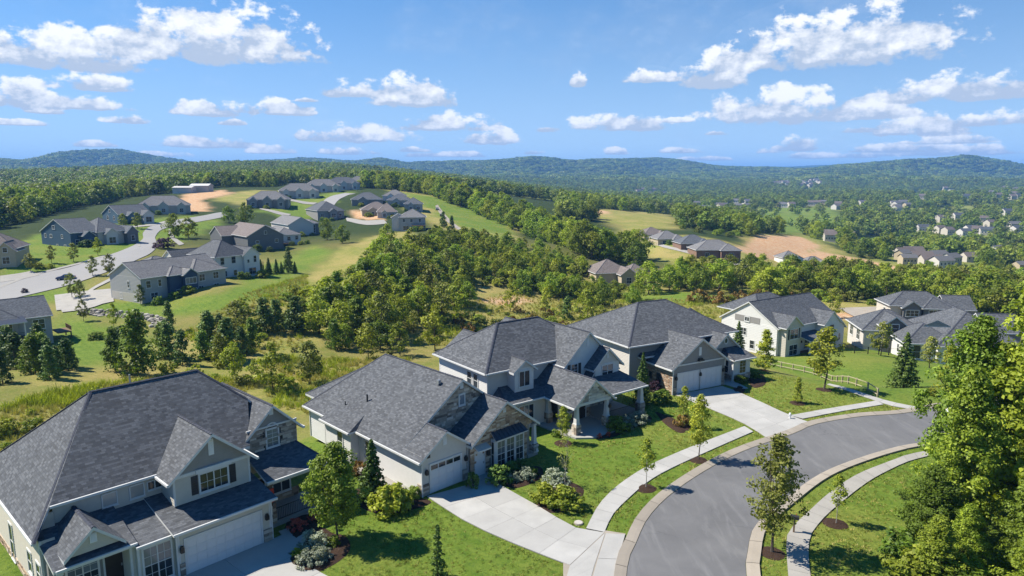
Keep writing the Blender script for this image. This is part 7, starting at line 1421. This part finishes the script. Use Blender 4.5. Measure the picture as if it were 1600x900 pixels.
# tall grass
for pts, sp, sd in [([(0,640),(100,610),(240,590),(330,590),(420,600),(300,640),(140,650),(60,690),(0,725)], 0.55, 1), ([(420,560),(520,560),(640,560),(640,640),(440,640),(400,600)], 0.75, 2), ([(640,540),(740,470),(800,455),(1000,468),(1150,478),(1180,520),(900,530),(760,540)], 1.1, 3), ([(270,525),(330,495),(480,430),(480,540),(380,560)], 0.9, 4)]:
    x, y = scatter(region(pts), sp, 500 + sd); z = Z(x, y); rng = np.random.default_rng(sd); keep = rng.random(len(x)) < 0.8
    pl = in_poly(x, y, PLATEAU) & (poly_dist(x, y, PLATEAU) > 2.0); keep &= ~pl; g = fbm(x / 6, y / 6, 3, 31)
    for a, b, c, h, q in zip(x[keep], y[keep], z[keep], rng.uniform(0.35, 0.75, len(x))[keep], g[keep]): STUFF.append((('tuft1' if q > 0.15 else 'tuft0' if q > -0.15 else 'tuft2'), a, b, c - 0.02, h * (1 + 0.6 * q)))

# mown grass near by: short tufts, so that the lawns have a nap and ragged edges
def lawn_tuft(key, n, h, seed, mat='lawn_blade'):
    rng = np.random.default_rng(seed); a = rng.random(n) * 6.283; r = 0.20 * np.sqrt(rng.random(n)); b = np.stack([r * np.cos(a), r * np.sin(a), np.zeros(n)], 1); l = rng.normal(0, 0.5, (n, 3)); l[:, 2] = 1; tip = b + l * h * rng.uniform(0.5, 1.2, (n, 1))
    w = np.stack([-np.sin(a), np.cos(a), np.zeros(n)], 1) * 0.022; V = np.stack([b - w, b + w, tip + w * .3, tip - w * .3], 1).reshape(-1, 3); PROTO[key] = (mesh_np(key, V, np.arange(len(V)).reshape(-1, 4), [mat], np.clip(rng.normal(.5, .25, n), 0, 1)), None); PH[key] = h
for k in range(3): lawn_tuft('mown%d' % k, 16, 0.085, 95 + k)
lawn_tuft('mown_dry', 14, 0.085, 99, 'grass_blade')
LAWN = []
x, y = scatter([(-22, 34), (30, 33), (46, 62), (30, 86), (5, 80), (-14, 66), (-30, 46)], 0.36, 777, 0.6); keep = np.ones(len(x), bool)
for pv in PAVED: keep &= ~in_poly(x, y, pv)
g1 = fbm(x / 2.2, y / 2.2, 3, 41); g2 = fbm(x / 9, y / 9, 2, 43); keep &= (np.random.default_rng(8).random(len(x)) < 0.62 + 0.5 * g1)
dry_ = (g2 + 0.6 * fbm(x / 1.2, y / 1.2, 2, 45))[keep]; x, y = x[keep], y[keep]; hh = 0.055 + 0.05 * np.clip(0.5 + g1[keep] + 0.5 * g2[keep], 0, 1); zq = Z(x, y)
for k, (a, b, c, h) in enumerate(zip(x, y, zq, hh)): LAWN.append(('mown_dry' if (dry_[k] > 0.16 and random.random() < 0.75) or random.random() < 0.06 else 'mown%d' % (k % 3), a, b, c, h))

def mass(name, items, label, cat=None):
    keys = sorted(set(i[0] for i in items)); src = bpy.data.collections.new('source_' + name)
    for k, key in enumerate(keys):
        c, t = PROTO[key]; me = c
        if t is not None:      # crown and trunk in one mesh
            bm = bmesh.new(); bm.from_mesh(c); nf = len(bm.faces); lay = bm.faces.layers.float.get('tone')
            bm2 = bmesh.new(); bm2.from_mesh(t); off = {}
            for v in bm2.verts: off[v] = bm.verts.new(v.co)
            for f in bm2.faces:
                g = bm.faces.new([off[v] for v in f.verts]); g.material_index = 1
            me = bpy.data.meshes.new(key + '_whole'); bm.to_mesh(me); bm.free(); bm2.free(); me.materials.append(c.materials[0]); me.materials.append(t.materials[0])
        o = bpy.data.objects.new('%02d_%s' % (k, key), me); src.objects.link(o)
    idx = {k: i for i, k in enumerate(keys)}; pts = np.array([(i[1], i[2], i[3]) for i in items], np.float32); me = bpy.data.meshes.new(name); me.vertices.add(len(pts)); me.vertices.foreach_set('co', pts.ravel())
    rng = np.random.default_rng(len(items))
    for nm, ty, val in (('pick', 'INT', np.array([idx[i[0]] for i in items], np.int32)), ('size', 'FLOAT', np.array([i[4] / PH[i[0]] for i in items], np.float32)), ('turn', 'FLOAT', rng.uniform(0, 6.28, len(items)).astype(np.float32))):
        at_ = me.attributes.new(nm, ty, 'POINT'); at_.data.foreach_set('value', val)
    o = ob(name, me, label=label, cat=cat, kind='stuff')
    ng = bpy.data.node_groups.new(name, 'GeometryNodeTree'); ng.interface.new_socket('Geometry', in_out='INPUT', socket_type='NodeSocketGeometry'); ng.interface.new_socket('Geometry', in_out='OUTPUT', socket_type='NodeSocketGeometry')
    N = ng.nodes; gi = N.new('NodeGroupInput'); go = N.new('NodeGroupOutput'); ip = N.new('GeometryNodeInstanceOnPoints'); ci = N.new('GeometryNodeCollectionInfo')
    ci.inputs['Collection'].default_value = src; ci.inputs['Separate Children'].default_value = True; ci.inputs['Reset Children'].default_value = True
    def na(nm, ty):
        n = N.new('GeometryNodeInputNamedAttribute'); n.data_type = ty; n.inputs['Name'].default_value = nm; return n.outputs[0]
    cx = N.new('ShaderNodeCombineXYZ'); ng.links.new(na('turn', 'FLOAT'), cx.inputs[2])
    ng.links.new(gi.outputs[0], ip.inputs['Points']); ng.links.new(ci.outputs[0], ip.inputs['Instance']); ip.inputs['Pick Instance'].default_value = True
    ng.links.new(na('pick', 'INT'), ip.inputs['Instance Index']); ng.links.new(cx.outputs[0], ip.inputs['Rotation']); ng.links.new(na('size', 'FLOAT'), ip.inputs['Scale']); ng.links.new(ip.outputs[0], go.inputs[0])
    md = o.modifiers.new('scatter', 'NODES'); md.node_group = ng
    return o
mass('forest', [i for i in STUFF if i[0].startswith(('far', 'wood', 'light'))], 'mass of broadleaf forest over the far valley and ridges', 'forest')
mass('scrub', [i for i in STUFF if i[0].startswith('scrub')], 'rough scrub growing over the meadow and slopes', 'scrub')
mass('tall_grass', [i for i in STUFF if i[0].startswith('tuft')], 'tall unmown grass of the meadow behind the houses', 'grass')
mass('lawn_grass', LAWN, 'short mown grass of the front lawns', 'grass')
print('lawn', len(LAWN)); print('stuff', len(STUFF), 'woods', len(cand))

# ------------------------------------------------------------------ boulder wall, fences, mailbox, cars
def boulder_mesh(k):
    rng = np.random.default_rng(600 + k); bm = bmesh.new(); bmesh.ops.create_icosphere(bm, subdivisions=2, radius=0.5)
    for v in bm.verts:
        n = v.co.normalized(); v.co = Vector((v.co.x * rng.uniform(.92, 1.08), v.co.y * rng.uniform(.92, 1.08), v.co.z * rng.uniform(.92, 1.08))); 
        for ax in range(3): v.co[ax] = max(-0.36, min(0.36, v.co[ax]))
    me = bpy.data.meshes.new('stone'); lay = bm.faces.layers.float.new('tone')
    for f in bm.faces: f[lay] = float(np.clip(0.5 + 0.15 * k - 0.3, 0, 1))
    bm.to_mesh(me); bm.free(); me.materials.append(MAT['boulder']); return me
BM = [boulder_mesh(k) for k in range(5)]
w0 = ob('boulder_wall', None, None, P(200, 494), label='stacked pale boulder retaining wall below the navy-fronted house', cat='wall')
line = smooth_line([P(*q).to_2d() for q in [(128,489),(160,491),(200,494),(240,499),(258,506)]], 1.1)
for row in range(3):
    for k, p in enumerate(line):
        q = p + Vector((random.uniform(-.3, .3), -0.55 * row + random.uniform(-.2, .2)))
        s = random.uniform(0.65, 1.35); o = ob('stone', random.choice(BM), w0, None, random.uniform(0, 6.28), (s * 1.3, s, s * 0.9)); o.location = Vector((q.x, q.y, Zf(q.x, q.y) + 0.75 - 0.4 * row + random.uniform(-.15, .15))) - w0.location
for k in range(26):
    p = P(random.uniform(236, 260), random.uniform(500, 512)); s = random.uniform(0.7, 1.4); o = ob('stone', random.choice(BM), w0, None, random.uniform(0, 6.28), (s * 1.2, s, s * .8)); o.location = p + Vector((0, 0, .15)) - w0.location

def fence(name, pts, label, mat, h=1.1, sp=2.4, rails=(0.45, 0.95), pw=0.06, rw=0.035, pickets=False):
    l = smooth_line([p.to_2d() for p in pts], sp); base = Vector((l[0].x, l[0].y, Zf(l[0].x, l[0].y))); r_ = ob(name, None, None, base, label=label, cat='fence'); pm = MB(); pm.box(-pw, pw, -pw, pw, -0.2, h); pme = pm.mesh('post', [mat])
    q = [Vector((p.x, p.y, Zf(p.x, p.y))) - base for p in l]
    for p in q: ob('post', pme, r_, p)
    for a, b in zip(q, q[1:]):
        for z in rails:
            m_ = MB(); m_.tube(a + Vector((0, 0, z)), b + Vector((0, 0, z)), rw, rw, 6); m_.build('rail', mat, r_)
fence('rail_fence', [P(1204, 571), P(1275, 587), P(1327, 600), P(1357, 611), P(1371, 620)], 'pale wooden rail fence curving along the path on the right lawn', 'wood_fence', 1.0, 2.6, (0.25, 0.9), 0.07, 0.06)
fence('metal_fence', [P(1312, 551), P(1350, 553), P(1400, 556), P(1450, 560)], 'thin black metal fence in front of the ranch house court', 'black_metal', 1.3, 2.2, (0.2, 1.25), 0.06, 0.025)

def mailbox(p):
    r_ = ob('mailbox', None, None, p, R(60), label='dark mailbox on a post at the inner kerb, beside the tall street tree', cat='mailbox'); m_ = MB(); m_.box(-.055, .055, -.055, .055, -.1, 1.05); m_.build('post', 'wood_brown', r_)
    b = MB(); prof = [(-.13, 0), (.13, 0), (.13, .14)] + [(.13 * math.cos(t), .14 + .13 * math.sin(t)) for t in np.linspace(0.3, 2.84, 7)] + [(-.13, .14)]
    for a, c in zip(prof, prof[1:] + prof[:1]): b.face([(a[0], -.28, 1.05 + a[1]), (c[0], -.28, 1.05 + c[1]), (c[0], .28, 1.05 + c[1]), (a[0], .28, 1.05 + a[1])])
    b.face([(x, .28, 1.05 + z) for x, z in prof]); b.build('box', 'black_metal', r_); d = MB(); d.face([(x, -.285, 1.05 + z) for x, z in prof]); d.build('door', 'shutter', r_); f = MB(); f.box(.135, .15, -.1, -.06, 1.1, 1.38); f.build('flag', 'red_cloth', r_)
mailbox(G0(1240, 833))

def car(p, rz, paint, label):
    n = NT('paint_' + paint[0]); MAT['paint_' + paint[0]] = n.pbr(paint[1], 0.25, 0.5, coat=0.6); pm = 'paint_' + paint[0]
    r_ = ob('parked_car', None, None, p, rz, label=label, cat='car')
    prof = [(-2.2, .35), (-2.25, .62), (-2.1, .92), (-1.75, .98), (-1.25, 1.42), (-.3, 1.48), (.45, 1.40), (1.05, .98), (1.95, .84), (2.2, .62), (2.2, .35)]
    mb = MB(); W_ = .88
    def ring_(y, k): return [(x, y * (1 - .16 * max(0, (z - .95) / .5)) , z) for x, z in prof]
    ys = [-W_, -W_ * .96, W_ * .96, W_]
    L, Q = ring_(-W_, 0), ring_(W_, 0)
    for i in range(len(prof) - 1): mb.face([L[i], L[i + 1], Q[i + 1], Q[i]][::-1])
    mb.face(L); mb.face(Q[::-1]); mb.face([L[0], Q[0], Q[-1], L[-1]]); mb.build('body', pm, r_)
    for s in (-1, 1):
        g = MB(); y = s * (W_ * .93 + .012); pts = [(-1.2, y, 1.0), (.85, y, 1.0), (.4, y * .935, 1.33), (-1.1, y * .93, 1.36)]; g.face(pts if s < 0 else pts[::-1]); g.build('side_window', 'glass', r_)
        hl = MB(); hl.box(2.15, 2.22, s * .5, s * .8, .62, .76) if s > 0 else hl.box(2.15, 2.22, -.8, -.5, .62, .76); hl.build('headlight', 'glass_blind', r_); tl = MB(); tl.box(-2.26, -2.18, min(s * .5, s * .82), max(s * .5, s * .82), .7, .86); tl.build('tail_light', 'red_cloth', r_)
    g = MB(); g.face([(1.02, -.72, 1.02), (1.02, .72, 1.02), (.5, .66, 1.39), (.5, -.66, 1.39)]); g.build('windscreen', 'glass', r_); g = MB(); g.face([(-1.72, .72, 1.02), (-1.72, -.72, 1.02), (-1.3, -.66, 1.4), (-1.3, .66, 1.4)]); g.build('rear_window', 'glass', r_)
    for x in (-1.35, 1.35):
        for s in (-1, 1):
            t = MB(); t.tube((x, s * .72, .33), (x, s * .92, .33), .33, .33, 16); o = t.build('wheel', 'rubber', r_); t = MB(); t.tube((x, s * .915, .33), (x, s * .93, .33), .2, .2, 12); t.build('rim', 'grey_metal', o)
car(P(103, 437), R(205), ('blue', (0.02, 0.05, 0.16)), 'dark blue car parked at the kerb of the upper left road'); car(P(1519, 655), R(-15), ('white', (0.7, 0.7, 0.7)), 'white car half hidden behind the right-hand maples'); car(P(683, 328), R(100), ('grey', (0.25, 0.26, 0.27)), 'grey car on the hilltop track, front one'); car(P(690, 338), R(100), ('dark', (0.03, 0.03, 0.035)), 'dark car on the hilltop track, second one')
# kerb inlet lids, utility markers
def lid(p, label):
    r_ = ob('utility_cover', None, None, p, R(20), label=label, cat='utility cover'); m_ = MB(); m_.tube((0, 0, 0), (0, 0, .10), .34, .32, 14); m_.build('rim', 'concrete_curb', r_); m_ = MB(); m_.tube((0, 0, .10), (0, 0, .115), .27, .27, 14); m_.build('lid', 'yellow_box' if False else 'stone_cap', r_)
lid(G0(904, 818), 'round utility cover in the lawn beside the pavement and driveway')
def hydrant(p):
    r_ = ob('fire_hydrant', None, None, p, label='small pale hydrant at the corner of the fourth driveway', cat='hydrant'); m_ = MB(); m_.tube((0, 0, 0), (0, 0, .55), .1, .1, 10); m_.tube((0, 0, .55), (0, 0, .68), .13, .05, 10); m_.tube((0, 0, .0), (0, 0, .06), .15, .15, 10); m_.build('barrel', 'pipe_white', r_); m_ = MB(); m_.tube((-.17, 0, .42), (.17, 0, .42), .05, .05, 8); m_.build('outlet', 'pipe_white', r_)
hydrant(G0(1234, 655))

# ------------------------------------------------------------------ air
def haze():
    n = NT('haze'); v = n.N.new('ShaderNodeVolumePrincipled'); v.inputs['Color'].default_value = (0.20, 0.48, 1.0, 1); v.inputs['Density'].default_value = 0.00013; v.inputs['Anisotropy'].default_value = 0.0
    n.link(v.outputs[0], n.out.inputs['Volume']); lo = float(GZ.min()) - 3; hi = float(GZ.max()) + 45
    mb = MB(); mb.box(-16400, 16400, -16400, 16400, lo, hi); o = mb.build('haze', n.mat, label='thin blue haze in the air over the valley', kind='stuff'); return o
haze()
scene.cycles.volume_step_rate = 1.0
